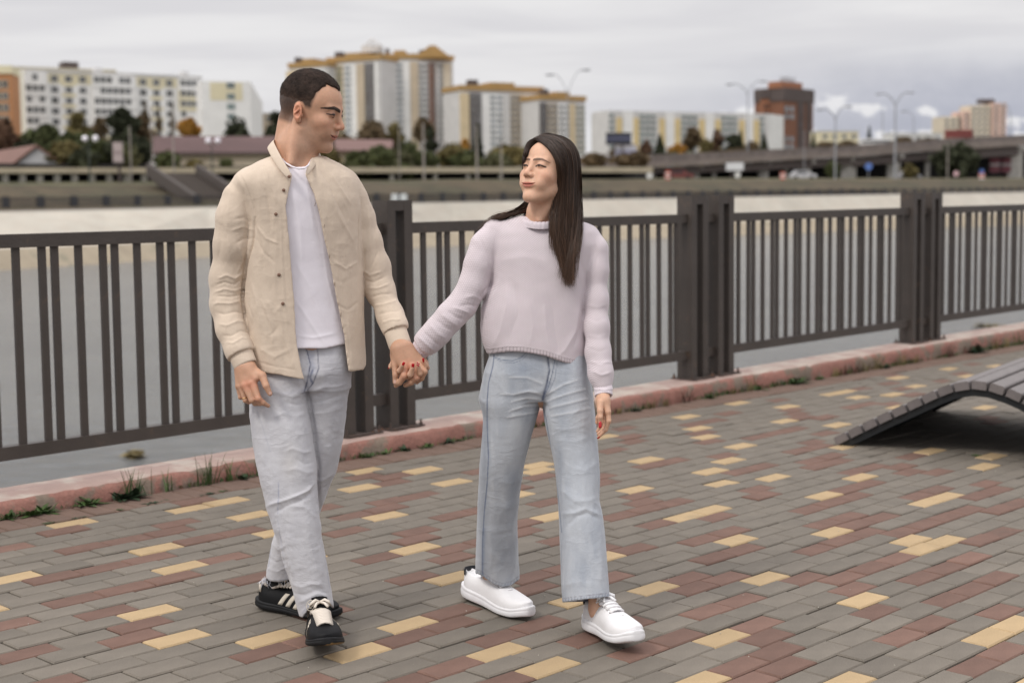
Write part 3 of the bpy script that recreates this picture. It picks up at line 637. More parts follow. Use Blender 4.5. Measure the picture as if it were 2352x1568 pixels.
# trolleybus on the bridge
BYb=Yw(2013,139); c=at(2013,341,BYb); r=empty('trolleybus',tuple(c),'white trolleybus with a green stripe driving over the bridge','bus')
L_=66*BYb/F_PX
s=MB(); s.cbox(c+[0,1.5,.55],L_,2.2,.9,.1); s.cbox(c+[0,1.5,1.62],L_,2.1,.3,.1); 
for i in range(7): s.cbox(c+[-L_/2+.06+i*(L_-.12)/6,1.5,1.24],.12,2.18,.48)
s.build('body',F_w,r); s=MB(); s.cbox(c+[0,1.5,1.24],L_-.14,2.1,.47); s.build('windows',G_d,r)
s=MB(); s.cbox(c+[0,1.5,.30],L_+.02,2.24,.14); s.build('stripe',mcol('bus_green',(.08,.2,.1)),r)
for dx in (-1.5,1.5): s=MB(); s.tube([c+[dx,.35,.12],c+[dx,.65,.12]],.24,12); s.build('wheel',C_black,r)
# --- far railing of the other promenade
r=empty('far_railing',tuple(onw(600,486,109.)),'dark railing with evenly spaced posts on the far promenade','railing')
a3=[onw(x,y,110.) for x,y in zip(XS,l_rail)]; b3=[onw(x,y+1,110.) for x,y in zip(XS,l_gr0)]
s=MB()
for i in range(len(XS)-1):
    a,b1=a3[i],a3[i+1]; g=CW*.08; s.add([a-[0,0,.07],b1-[0,0,.07],b1,a,a+g-[0,0,.07],b1+g-[0,0,.07],b1+g,a+g],[(0,1,2,3),(4,7,6,5),(3,2,6,7),(0,4,5,1)])
s.build('top_rail',mcol('far_metal',(.05,.042,.04)),r)
UA=np.array([float(p@CU) for p in a3]); ZA=np.array([p[2] for p in a3]); ZB=np.array([p[2] for p in b3])
s=MB(); u=20.
while u<330:
    if u<330: s.box(W3(u,110.02,np.interp(u,UA,ZB)),CU*.05,CW*.05,(0,0,np.interp(u,UA,ZA)-np.interp(u,UA,ZB)-.07))
    u+=.16 if u<200 else .3
o=s.build('baluster',mcol('far_metal',(.07,.055,.05)),r); o['kind']='stuff'
me=None; u=24.
while u<320:
    za,zb=np.interp(u,UA,ZA),np.interp(u,UA,ZB)
    s=MB(); s.box(W3(u,109.9,zb),CU*.62,CW*.14,(0,0,za-zb+.12)); s.build('post',mat('far_post',(.032,.032,.036),.6),r)
    u+=3.01
# staircase down the embankment, dark side walls
def stairs(x0,y0,x1,y1,th):
    a=onw(x0,y0,121.); b1=onw(x1,y1,110.8); r=empty('staircase',tuple(b1),'dark staircase with sloping side walls down the embankment left of the man','staircase')
    for o_ in (0,1):
        off_=CU*(5.5*o_); s=MB(); A,B=a+off_,b1+off_; g=CU*.5; h=np.array([0,0,1.15]); s.add([A,B,B+h,A+h,A+g,B+g,B+g+h,A+g+h],[(0,1,2,3),(4,7,6,5),(3,2,6,7),(0,4,5,1),(0,3,7,4),(1,5,6,2)]); s.build('side_wall',mcol('stair_dark',(.075,.062,.055)),r)
    n=18
    for i in range(n):
        t0=i/n; p=a*(1-t0)+b1*t0+CU*.5; q=(b1-a)/n; s=MB(); s.box(p-[0,0,.5],CU*5.,q*[1,1,0],(0,0,.75)); s.build('step',mcol('stair_step',(.13,.11,.095)),r)
stairs(336,404,452,484,1)
# pale double box on the far promenade
c=onw(916,466,107.5); r=empty('kiosk',tuple(c),'pair of small white cabinets on the far promenade above the railing post','cabinet')
for dx in (-.62,.24):
    s=MB(); s.cbox(c+[dx+.2,.5,.42],.62,.5,.85,.04); s.build('cabinet',mcol('cab_white',(.55,.58,.58)),r)
# ------------------------------------------------------------------ trees
def leafmat(n,c): return mat(n,tuple(1.35*q for q in c),.8,.35,.7,obvar=.05,speck=.35,speckscale=1.7,spec=.2)
LM={'g':leafmat('leaf_green',(.058,.066,.028)),'d':leafmat('leaf_dark',(.034,.038,.022)),'o':leafmat('leaf_olive',(.115,.095,.04)),'y':leafmat('leaf_orange',(.30,.16,.035)),'b':leafmat('leaf_brown',(.10,.072,.042)),'r':leafmat('leaf_rust',(.105,.062,.04)),'s':leafmat('leaf_sage',(.085,.085,.045))}
M_bark=mcol('bark',(.07,.055,.045),var=.3,vscale=3)
def tree(x0,x1,yt,yb,Y0,k,label,kind='round',n=900,name='tree',cat='tree',group='trees along the far bank',gapy=.0,trunk=True):
    R=np.random.RandomState(int(x0*13+yt*7)%99991); Y=max(Y0,Yw((x0+x1)/2,129.)+(Y0-130)*.35) if x0<1300 else max(Yw((x0+x1)/2,160 if yb<375 else 131),Y0)
    b0=at((x0+x1)/2,yb,Y); t=at((x0+x1)/2,yt,Y); H=t[2]-b0[2]; Wd=(at(x1,yt,Y)-at(x0,yt,Y))[0]
    r=empty(name,tuple(b0),label,cat,group)
    if kind=='round' and H<Wd*1.25:
        d=R.randn(n,3); d/=np.linalg.norm(d,axis=1)[:,None]; an=np.arctan2(d[:,1],d[:,0]); rr=(.72+.28*np.sin(an*5+x0)*np.cos(d[:,2]*4+yt))*R.rand(n)**.35
        P_=np.stack([d[:,0]*Wd*.5*rr,d[:,1]*Wd*.5*rr,H*.5+d[:,2]*H*.5*rr*(1+.15*np.sin(an*3+yt))],1); P_[:,2]=np.clip(P_[:,2],0,None); sz=Wd*.05*(.6+R.rand(n))
    elif kind=='round':
        # lobes
        nl=9; lob=[]
        for i in range(nl):
            a=R.rand()*6.28; rr=R.rand()**.5*.32*Wd; zz=H*(.38+.42*R.rand()) if trunk else H*(.15+.6*R.rand()); lob.append((math.cos(a)*rr,math.sin(a)*rr,zz,(.17+.12*R.rand())*Wd))
        lob.append((0,0,H-Wd*.24,Wd*.24)); lob=np.array(lob)
        if not trunk or H<Wd: lob[:,2]=np.minimum(lob[:,2],H-lob[:,3]*.8)
        id_=R.randint(0,len(lob),n); d=R.randn(n,3); d/=np.linalg.norm(d,axis=1)[:,None]; q=R.rand(n)**.4
        P_=lob[id_,:3]+d*(lob[id_,3]*q)[:,None]*[1,1,min(1.,H/Wd)]
        sz=Wd*.07*(.6+R.rand(n))
    elif kind=='cone':
        zz=1-R.rand(n)**.6; zz=zz*.95+.05; a=R.rand(n)*6.28; rr=(1-zz)*.5*Wd*(.5+.5*R.rand(n)**.5)*(1+.2*np.sin(zz*40)); P_=np.stack([np.cos(a)*rr,np.sin(a)*rr,zz*H],1); sz=Wd*.08*(.6+R.rand(n))
    else:   # column
        zz=R.rand(n)*.9+.1; a=R.rand(n)*6.28; rr=.5*Wd*np.sqrt(R.rand(n))*np.sin(np.clip(zz,0,1)**.7*3.0)*(.7+.5*np.sin(zz*17+x0)); P_=np.stack([np.cos(a)*rr,np.sin(a)*rr,zz*H],1); sz=Wd*.10*(.6+R.rand(n))
    P_=P_+b0
    A1=R.randn(n,3);A1/=np.linalg.norm(A1,axis=1)[:,None]; B1=np.cross(A1,R.randn(n,3));B1/=np.linalg.norm(B1,axis=1)[:,None]
    a_=A1*sz[:,None];b_=B1*sz[:,None]
    V=np.stack([P_-a_-b_*.4,P_+a_*.2-b_,P_+a_+b_*.4,P_-a_*.2+b_],1).reshape(-1,3); Q=np.arange(4*n).reshape(n,4)
    mkobj('crown',npmesh('crown',V,Q,LM[k],False),r)
    s=MB(); tr=max(.05,Wd*.035)
    s.tube([b0-[0,0,.3],b0+[Wd*.02,0,H*.35],b0+[0,0,H*.8]],[tr,tr*.7,tr*.2],6)
    for i in range(5):
        a=R.rand()*6.28; z0=H*(.25+.1*i); s.tube([b0+[0,0,z0],b0+[math.cos(a)*Wd*.28,math.sin(a)*Wd*.28,z0+H*.2]],[tr*.45,tr*.12],5)
    s.build('trunk',M_bark,r); return r
T=[
(640,735,322,400,170,'g','round','bush tree hidden behind the man\'s neck'),
(700,790,330,402,175,'o','round','olive bush just right of the man\'s collar'),
(745,830,300,380,230,'b','round','brown tree before the first tall tower'),
(860,960,338,402,165,'s','round','sage bush in the middle between the couple'),
(930,1015,345,402,160,'g','round','low green bush behind the thick pole'),
(1020,1110,345,398,158,'g','round','low green bush left of the dark fir\'s foot'),
(1100,1180,352,398,158,'s','round','low sage bush right of the dark fir\'s foot'),
(1190,1260,325,396,180,'g','round','green tree touching the woman\'s forehead'),
(20,100,318,392,165,'d','round','dark tree behind the ridge of the gabled house'),
(150,235,338,396,142,'d','round','dark bush under the left twin lamp'),
(1400,1500,352,384,200,'b','round','brown scrub at the foot of the billboards'),
(1500,1600,350,376,300,'s','round','sage scrub under the orange brown tree'),
(1600,1745,346,368,310,'b','round','long brown scrub along the striped block'),
(1980,2060,322,346,320,'b','round','brown scrub behind the trolleybus'),
(2095,2170,322,342,330,'s','round','dull scrub left of the dark tree mass'),
(40,110,300,392,175,'g','round','mid green tree between the rust tree and the gabled house'),
(175,250,300,394,150,'g','round','dull green tree directly behind the left twin lamp'),
(255,330,330,396,145,'s','round','sage green tree left of the staircase'),
(300,365,262,388,190,'b','round','brown tree rising over the left end of the maroon roof'),
(836,910,330,398,150,'g','round','dark green bush right of the faded pink roof'),
(1330,1400,352,386,190,'b','round','brown scrub just right of the woman\'s hair'),
(1395,1475,330,378,300,'b','round','brown trees behind the two billboards'),
(1606,1640,320,364,300,'o','round','olive tree between two rust brown trees'),
(1706,1748,322,358,300,'b','round','low brown scrub before the white end wall'), # x0,x1,ytop,ybase,Y,leaf,kind,label
(-25,52,272,392,165,'r','round','rust brown tree at the left edge'),
(76,140,284,392,160,'g','round','dark green tree right of the gabled house'),
(106,196,318,392,148,'o','round','low yellow green bush tree in front of the lamp with two globes'),
(120,215,296,392,170,'g','round','broad green tree just left of the twin lamp'),
(150,214,258,390,190,'o','round','olive brown tree before the white block\'s windows'),
(205,262,268,390,180,'b','round','brownish tree right of the twin lamp'),
(245,322,247,392,186,'d','round','tall dark tree in the middle of the white block'),
(205,300,318,394,150,'d','round','dark low tree under the pink notice board'),
(290,352,315,394,155,'d','round','dark bushy tree beside the pole near the staircase'),
(328,348,232,385,205,'b','col','thin bare poplar, left of three'),
(360,378,246,385,200,'b','col','thin bare poplar, middle of three'),
(392,408,238,385,205,'b','col','thin bare poplar, right of three'),
(411,466,271,345,215,'y','round','bright orange autumn tree above the maroon roof'),
(510,578,270,350,210,'d','round','round dark green tree above the maroon roof'),
(606,668,256,385,190,'d','round','dark tree against the man\'s collar'),
(350,420,345,394,142,'g','round','small dark green tree at the end of the maroon roof'),
(500,540,362,388,138,'g','round','small bush under the cream wall, left of the man\'s shoulder'),
(424,470,366,388,138,'o','round','yellowish bush below the maroon roof'),
(784,868,340,414,140,'g','round','dark green bush tree beside the man\'s chin'),
(815,895,276,352,260,'b','round','bare brown tree before the tall towers'),
(880,935,282,360,262,'o','round','olive tree in front of the tall towers'),
(896,972,320,400,170,'g','round','green tree between the poles'),
(905,958,372,424,132,'g','round','round green bush in front of the raised road'),
(940,1000,270,360,300,'b','round','thin brown tree at the foot of the tall towers'),
(974,1006,290,372,200,'d','col','narrow dark tree right of the tall towers'),
(1000,1084,326,392,165,'o','round','yellow green bushes left of the dark fir'),
(1052,1084,318,372,190,'y','round','orange tree peeking between the two towers'),
(1078,1118,286,392,180,'d','cone','dark fir in front of the lower towers'),
(1112,1215,328,394,165,'o','round','wide olive bush behind the woman\'s face'),
(1190,1300,342,396,160,'s','round','bush hidden behind the woman\'s head'),
(1500,1532,310,366,300,'d','cone','dark fir before the long yellow striped block'),
(1528,1582,328,368,300,'y','round','low orange brown tree before the yellow striped block'),
(1566,1616,292,370,310,'b','round','brown tree in the middle of the yellow striped block'),
(1470,1502,322,372,300,'r','round','small rust tree beside the billboards'),
(1630,1664,298,364,310,'r','round','rust brown tree toward the right of the striped block'),
(1664,1706,308,362,310,'d','round','dark tree near the block\'s white end'),
(1690,1712,300,362,315,'d','cone','thin fir near the block\'s white end'),
(1744,1766,306,352,320,'d','cone','small fir against the white end wall'),
(1861,1876,302,346,300,'d','cone','dark fir at the brick tower\'s right corner'),
(1870,1925,324,352,300,'b','round','brown scrub right of the brick tower'),
(1915,1975,322,350,305,'b','round','brown scrub before the low cream building'),
(1988,2004,288,340,420,'d','cone','lone fir above the trolleybus'),
(2052,2100,312,340,300,'b','round','rusty scrub behind the tall double lamp'),
(2136,2256,326,416,212,'d','round','large dark tree mass beneath the bridge'),
(2068,2112,376,414,205,'o','round','yellow green bush under the bridge'),
(1892,1932,366,414,215,'g','round','green bush between the bridge piers'),
(2100,2160,318,334,330,'b','round','brown tree line beyond the bridge deck'),
]
for (x0,x1,yt,yb,Y,k,kd,lb) in T: tree(x0,x1,yt,yb,Y,k,lb,kd,2400 if x1-x0>60 else 1300)
# ------------------------------------------------------------------ lamps, poles, signs
M_pole=mcol('pole_concrete',(.30,.27,.24)); M_steel=mcol('pole_steel',(.30,.31,.33)); M_globe=mat('lamp_globe',(.85,.82,.88),.3)
def twin(xa,xb,y,ys,Y,label):
    a,c=at(xa,y,Y),at(xb,y,Y); m_=(a+c)/2; b0=at((xa+xb)/2,ys,Y); r=empty('street_lamp',tuple(b0),label,'street lamp','lamps with two white globes')
    s=MB(); top=m_-[0,0,.35]; s.tube([b0,[b0[0],b0[1],top[2]]],[.09,.05],8); s.tube([a-[0,0,.33],top-[0,0,.1],c-[0,0,.33]],.03,6); s.build('post',mcol('post_green',(.06,.07,.06)),r)
    for p in (a,c): MB().ball(p,.0020*Y,12,8).build('globe',M_globe,r,True)
twin(195,219,319,424,Yw(207,126),'lamp post with two white globes above the left trees'); twin(478,500,324,430,Yw(489,126),'lamp post with two white globes before the maroon roof')
def pole(x,yt,yb,Y0,rr,mt,label,arms=(),cat='pole',group=None,name='utility_pole'):
    Y=Yw(x,126.5) if x<1300 else Yw(x,139 if yb<400 else 127); rr*=.62*Y/Y0
    b0=at(x,yb,Y); t=at(x,yt,Y); r=empty(name,tuple(b0),label,cat,group)
    MB().tube([b0,[b0[0],b0[1],t[2]]],[rr,rr*.7],8).build('mast' if arms else 'shaft',mt,r)
    for (ax,ay) in arms:
        e=at(ax,ay,Y); tt=np.array([b0[0],b0[1],t[2]]); pts=[tt-[0,0,.3]]
        for q in np.linspace(.15,1,6): pts.append(tt*(1-q)+e*q+np.array([0,0,(e[2]-tt[2])*0.+math.sin(q*math.pi)*.10*abs(e[0]-tt[0])+ (e[2]-tt[2])*(math.sin(q*1.57)-q)]))
        MB().tube(pts,[rr*.6]*len(pts),6).build('arm',mt,r)
        d=np.sign(e[0]-tt[0]); MB().ball(e+[d*.3,0,-.03],(.7,.25,.16),8,5).build('lamp_head',M_steel,r,True)
    return r
pole(302,289,424,140,.13,M_pole,'concrete pole among the dark trees at the left'); pole(351,242,388,150,.10,M_pole,'slim pole at the left end of the maroon roof'); pole(400,250,398,145,.12,M_pole,'concrete pole in front of the maroon roof')
pole(974,283,416,136,.17,M_pole,'thick concrete pole beside the narrow dark tree'); pole(1096,290,416,136,.16,M_pole,'thick concrete pole in front of the dark fir'); pole(1152,322,412,137,.13,M_pole,'short concrete pole left of the woman\'s face'); pole(918,290,412,137,.08,M_pole,'thin pole before the green bush')
LG='tall curved street lamps on the bridge'
pole(1305,214,382,240,.16,M_steel,'tall lamp with two arms rising behind the woman\'s head',((1341,161),(1268,172)),'street lamp',LG,'street_lamp')
pole(1717,214,380,236,.19,M_steel,'tall two armed lamp left of the brick tower',((1749,187),(1680,194)),'street lamp',LG,'street_lamp')
pole(1918,272,414,230,.22,M_steel,'two armed lamp right of the brick tower',((1944,245),(1887,252)),'street lamp',LG,'street_lamp')
pole(2055,240,416,222,.26,M_steel,'tallest two armed lamp over the trolleybus',((2023,216),(2088,213)),'street lamp',LG,'street_lamp')
pole(2027,256,342,226,.14,M_steel,'plain grey mast left of the tallest two armed lamp',(),'mast',None,'mast')
pole(2098,272,335,224,.13,M_steel,'single armed lamp right of the tallest two armed lamp',((2080,256),),'street lamp',LG,'street_lamp')
pole(2320,262,332,218,.15,M_steel,'curved lamp right of the pink towers',((2306,240),),'street lamp',LG,'street_lamp')
pole(2176,330,418,206,.16,M_pole,'pale pole in front of the dark tree mass'); pole(1847,300,414,228,.10,M_steel,'grey mast in front of the brick tower',(),'mast',None,'mast')
r=pole(2202,262,335,300,.35,C_dark,'dark lattice mast with a red sign near the pink towers',(),'mast',None,'mast')
MB().cbox(at(2202,308,299),5.5,.5,1.6).build('sign_board',mcol('sign_red',(.17,.045,.04)),r)
def board(x0,x1,y0,y1,Y0,mt,label,posts=1,yb=None,cat='billboard',name='billboard',trim=None):
    Y=Yw(x0,126) if x0<1300 else Yw(x0,160 if y1<370 else (128 if x0<2000 else 140)); a=at(x0,y1,Y); wd=(at(x1,y1,Y)-a)[0]; h=at(x0,y0,Y)[2]-a[2]; r=empty(name,tuple(a+[wd/2,0,-1]),label,cat)
    MB().box(a,(wd,0,0),(0,.3,0),(0,0,h)).build('panel',mt,r)
    if trim: MB().box(a+[0,-.03,h*.42],(wd,0,0),(0,.03,0),(0,0,h*.16)).build('print',trim,r)
    e=.12; MB().box(a+[-e,.05,-e],(wd+2*e,0,0),(0,.2,0),(0,0,e)).box(a+[-e,.05,h],(wd+2*e,0,0),(0,.2,0),(0,0,e)).build('frame',C_dark,r)
    zb=at(x0,yb or y1+30,Y)[2]
    for i in range(posts): MB().tube([a+[wd*(i+1)/(posts+1),.5,-(a[2]-zb)],a+[wd*(i+1)/(posts+1),.5,h*.5]],.14,6).build('post',C_dark,r)
board(1392,1450,307,331,260,mcol('bb_dark',(.035,.04,.06)),'dark billboard beside the woman\'s hair',2,378,trim=mcol('bb_blue',(.12,.12,.2)))
board(1412,1462,335,364,255,mcol('bb_white',(.62,.62,.68)),'white and lavender billboard under the dark one',1,385,trim=mcol('bb_lav',(.38,.38,.55)))
board(1668,1708,374,392,205,mcol('sg_white',(.62,.63,.64)),'white signboard under the bridge',2,414,cat='sign',name='sign_board')
board(260,281,328,373,136,mcol('sg_pink',(.42,.35,.34)),'tall pale pink notice board among the left trees',1,420,cat='sign',name='sign_board',trim=mcol('sg_pink2',(.30,.24,.24)))
board(2273,2296,362,396,232,mcol('sg_red',(.17,.055,.07)),'dark red panel under the bridge, left one',1,412,cat='sign',name='sign_board',trim=mcol('sg_gr',(.35,.33,.33)))
board(2300,2322,362,396,232,mcol('sg_red',(.17,.055,.07)),'dark red panel under the bridge, right one beside the pale pier',1,412,cat='sign',name='sign_board',trim=mcol('sg_gr',(.35,.33,.33)))
def rsign(x,y,Y0,rr,mt,label,yb=414):
    Y=Yw(x,125.); rr*=Y/Y0
    c=at(x,y,Y); b0=at(x,yb,Y); r=empty('road_sign',tuple(b0),label,'road sign')
    MB().tube([c-[0,.05,0],c],rr,14).build('disc',mt,r); MB().tube([[c[0],c[1]+.08,b0[2]],[c[0],c[1]+.08,c[2]+.1]],.05,6).build('post',M_steel,r)
rsign(1694,402,204,.42,F_w,'round white sign below the white signboard'); rsign(1492,404,200,.42,F_w,'round white sign left under the bridge'); rsign(1995,383,206,.5,mcol('sg_blue',(.10,.18,.45)),'blue road sign between the bridge piers'); rsign(2196,399,200,.35,mcol('sg_rw',(.6,.4,.42)),'small pale red round sign near the dark trees'); rsign(2255,394,200,.3,mcol('sg_blue',(.10,.18,.45)),'small blue sign over the striped marker')
def striped(x,y0,y1,Y0,wd,label):
    Y=Yw(x,125.); wd*=Y/Y0
    a=at(x,y1,Y); h=at(x,y0,Y)[2]-a[2]; r=empty('striped_marker',tuple(a),label,'marker')
    for i in range(5): MB().box(a+[-wd/2,0,h*i/5],(wd,0,0),(0,.2,0),(0,0,h/5-.01)).build('stripe',mcol('mk_red',(.55,.09,.05)) if i%2==0 else F_w,r)
striped(2255,398,415,199,.75,'red and white striped marker near the right edge'); striped(1534,392,414,205,.6,'red and white marker under the bridge, left')
striped(1798,396,412,215,.7,'red and white marker between the piers below the brick tower')
# white van under the bridge, parked cars as small solids with wheels and glass
def car(x,y,Y0,colr,label,L=4.2,H=1.45):
    Y=Yw(x,131.)
    c=at(x,y,Y); r=empty('parked_car',tuple(c),label,'car')
    pr=[(-L/2,.25),(-L/2,.8),(-L*.42,.9),(-L*.28,H),(L*.15,H),(L*.30,.92),(L/2,.78),(L/2,.25)]
    s=MB(); k=len(pr); s.v=[c+[a,0,b1] for a,b1 in pr]+[c+[a,1.7,b1] for a,b1 in pr]; s.f=[tuple(range(k)),tuple(range(2*k-1,k-1,-1))]+[(q,k+q,k+(q+1)%k,(q+1)%k) for q in range(k)]; s.build('body',mcol('car_'+label[:5],colr),r)
    s=MB(); s.box(c+[-L*.26,-.02,.92],(L*.4,0,0),(0,.05,0),(0,0,.4)); s.build('window',G_d,r)
    for dx in (-L*.3,L*.3): s=MB(); s.tube([c+[dx,-.03,.3],c+[dx,.2,.3]],.3,12); s.build('wheel',C_black,r)
car(1846,412,212,(.5,.5,.52),'white car standing below the bridge under the brick tower'); car(2090,413,212,(.3,.3,.32),'grey car under the bridge right of the tall lamp'); car(1560,413,215,(.16,.05,.045),'dull red car under the left part of the bridge')

# ================================================================== PEOPLE: sculpting tools
def vnoise(P,fr,seed=0):
    q=np.asarray(P)*fr; i=np.floor(q).astype(np.int64); f=q-i; f=f*f*(3-2*f)
    def h(a,b_,c):
        n=(a*374761393+b_*668265263+c*2147483647+seed*974711)&0xffffffff; n=((n^(n>>13))*1274126177)&0xffffffff; n=n^(n>>16); return (n&0xffff)/32767.5-1
    r=0
    for dx in (0,1):
        for dy in (0,1):
            for dz in (0,1):
                wt=(f[:,0] if dx else 1-f[:,0])*(f[:,1] if dy else 1-f[:,1])*(f[:,2] if dz else 1-f[:,2])
                r=r+wt*h(i[:,0]+dx,i[:,1]+dy,i[:,2]+dz)
    return r
def fbm(P,fr,o=3,seed=0):
    r=0;a=1.
    for k in range(o): r=r+a*vnoise(P,fr*2**k,seed+k); a*=.5
    return r
def polygonize(fn,lo,hi,h,blk=4):
    lo=np.array(lo,float); hi=np.array(hi,float); nb=np.ceil((hi-lo)/(h*blk)).astype(int)+1; H=h*blk
    g=np.stack(np.meshgrid(*[np.arange(n) for n in nb],indexing='ij'),-1).reshape(-1,3)
    c=lo+(g+.5)*H-h*.5; fc=fn(c); act=np.abs(fc)<H*1.35
    F=np.repeat(np.repeat(np.repeat(np.where(fc<0,-1.,1.).reshape(nb),blk,0),blk,1),blk,2).astype(np.float32)
    ga=g[act]; o=np.stack(np.meshgrid(*[np.arange(blk)]*3,indexing='ij'),-1).reshape(-1,3)
    idx=(ga[:,None,:]*blk+o[None]).reshape(-1,3)
    val=np.empty(len(idx),np.float32)
    for s in range(0,len(idx),400000): val[s:s+400000]=fn(lo+idx[s:s+400000]*h)
    F[idx[:,0],idx[:,1],idx[:,2]]=val
    I=F<0; cnt=np.zeros([d-1 for d in F.shape],np.int8)
    sl=(slice(None,-1),slice(1,None)); offs=[(a,b_,c_) for a in (0,1) for b_ in (0,1) for c_ in (0,1)]
    for a,b_,c_ in offs: cnt+=I[sl[a],sl[b_],sl[c_]]
    cells=np.argwhere((cnt>0)&(cnt<8)); n=len(cells); ids=np.full(cnt.shape,-1,np.int32); ids[tuple(cells.T)]=np.arange(n)
    cv=np.stack([F[cells[:,0]+a,cells[:,1]+b_,cells[:,2]+c_] for a,b_,c_ in offs],1); O=np.array(offs,float)
    acc=np.zeros((n,3)); k=np.zeros(n)
    for i in range(8):
        for j in range(i+1,8):
            if np.abs(O[i]-O[j]).sum()!=1: continue
            a,b_=cv[:,i],cv[:,j]; m_=(a<0)!=(b_<0); t=np.where(m_,a/np.where(m_,a-b_,1),0)
            t=np.clip(t,0,1); acc+=np.where(m_[:,None],O[i]+(O[j]-O[i])*t[:,None],0); k+=m_
    V=lo+(cells+acc/k[:,None])*h
    Qs=[]
    for ax in range(3):
        s0=[slice(None)]*3; s1=[slice(None)]*3; s0[ax]=slice(None,-1); s1[ax]=slice(1,None)
        A=I[tuple(s0)];B=I[tuple(s1)]; e=np.argwhere(A!=B); b1,b2=[q for q in range(3) if q!=ax]
        e=e[(e[:,b1]>0)&(e[:,b2]>0)&(e[:,b1]<ids.shape[b1])&(e[:,b2]<ids.shape[b2])]
        fl=A[tuple(e.T)]
        def cid(d1,d2):
            q=e.copy(); q[:,b1]-=d1; q[:,b2]-=d2; return ids[tuple(q.T)]
        q=np.stack([cid(0,0),cid(1,0),cid(1,1),cid(0,1)],1)
        if ax==1: fl=~fl
        q=np.where(fl[:,None],q,q[:,::-1]); Qs.append(q)
    Q=np.concatenate(Qs); Q=Q[(Q>=0).all(1)]; return V,Q
def smooth_mesh(V,Q,it=2,lam=.5):
    n=len(V); E=np.concatenate([Q[:,[0,1]],Q[:,[1,2]],Q[:,[2,3]],Q[:,[3,0]]]); 
    deg=np.bincount(E[:,0],minlength=n)+np.bincount(E[:,1],minlength=n)
    for _ in range(it):
        acc=np.zeros_like(V)
        for k in range(3):
            acc[:,k]=np.bincount(E[:,0],V[E[:,1],k],n)+np.bincount(E[:,1],V[E[:,0],k],n)
        V=V*(1-lam)+lam*acc/np.maximum(deg,1)[:,None]
    return V
def vnormals(V,Q):
    a=V[Q[:,2]]-V[Q[:,0]]; b_=V[Q[:,3]]-V[Q[:,1]]; fn=np.cross(a,b_); N=np.zeros_like(V)
    for k in range(4):
        for c in range(3): N[:,c]+=np.bincount(Q[:,k],fn[:,c],len(V))
    return N/(np.linalg.norm(N,axis=1)[:,None]+1e-12)
def smin(a,b_,k):
    h=np.clip(.5+.5*(b_-a)/k,0,1); return b_*(1-h)+a*h-k*h*(1-h)
def smax(a,b_,k): return -smin(-a,-b_,k)
def cap(P,a,b_,r1,r2=None):
    r2=r1 if r2 is None else r2; a=np.array(a);b_=np.array(b_); d=b_-a; t=np.clip(((P-a)@d)/(d@d+1e-12),0,1); return np.linalg.norm(P-a-t[:,None]*d,axis=1)-(r1+(r2-r1)*t)
def ell(P,c,r,R=None):
    q=P-np.array(c); 
    if R is not None: q=q@R
    r=np.array(r); k0=np.linalg.norm(q/r,axis=1); k1=np.linalg.norm(q/r**2,axis=1)+1e-9; return k0*(k0-1)/k1
def chain(P,pts,k=.008):
    f=None
    for (a,ra),(b_,rb) in zip(pts[:-1],pts[1:]):
        d=cap(P,a,b_,ra,rb); f=d if f is None else smin(f,d,k)
    return f
def px(x,y,Y): return at(x,y,Y)
def PR(pts): # (x,y,Y,rpx) -> (point, radius)
    return [(at(x,y,Y),r*Y/F_PX) for x,y,Y,r in pts]
def loft(rows,n=2.3,yaw=0.):
    """rows (y, xl, xr, Y, half depth m): a body of stacked superellipses"""
    A=[]
    for y,xl,xr,Y,hd in rows:
        c=at((xl+xr)/2,y,Y); A.append((c[2],c[0],c[1],(xr-xl)/2*Y/F_PX,hd))
    A=np.array(sorted(A)); cy,sy=math.cos(yaw),math.sin(yaw)
    zz=A[:,0]; zd=np.linspace(zz[0],zz[-1],160); B=np.stack([np.interp(zd,zz,A[:,k]) for k in range(1,5)],1)
    ker=np.hanning(13); ker/=ker.sum(); B=np.stack([np.convolve(np.pad(B[:,k],6,'edge'),ker,'valid') for k in range(4)],1)
    def f(P):
        z=P[:,2]; c0,c1,a,b_=[np.interp(z,zd,B[:,k]) for k in range(4)]
        x=P[:,0]-c0; y=P[:,1]-c1; u=x*cy+y*sy; v=-x*sy+y*cy
        # keep the seen half width a when the section is turned
        a2=np.sqrt(np.maximum(a*a-(b_*sy)**2,.25*a*a))/cy if yaw else a
        q=(np.abs(u/a2)**n+np.abs(v/b_)**n)**(1/n)+1e-6; d=np.hypot(u,v)*(1-1/q); 
        d=np.minimum(d,(q-1)*np.minimum(a2,b_)*1.2) if 0 else d
        return np.maximum(d,np.maximum(z-zz[-1],zz[0]-z))
    f.z0,f.z1=zz[0],zz[-1]; return f
def pxy(V):
    d=V-np.array([0,0,CAMH]); z=d@_f; return np.stack([1176+F_PX*(d@CR)/z,784.2-F_PX*(d@CUP)/z],1)
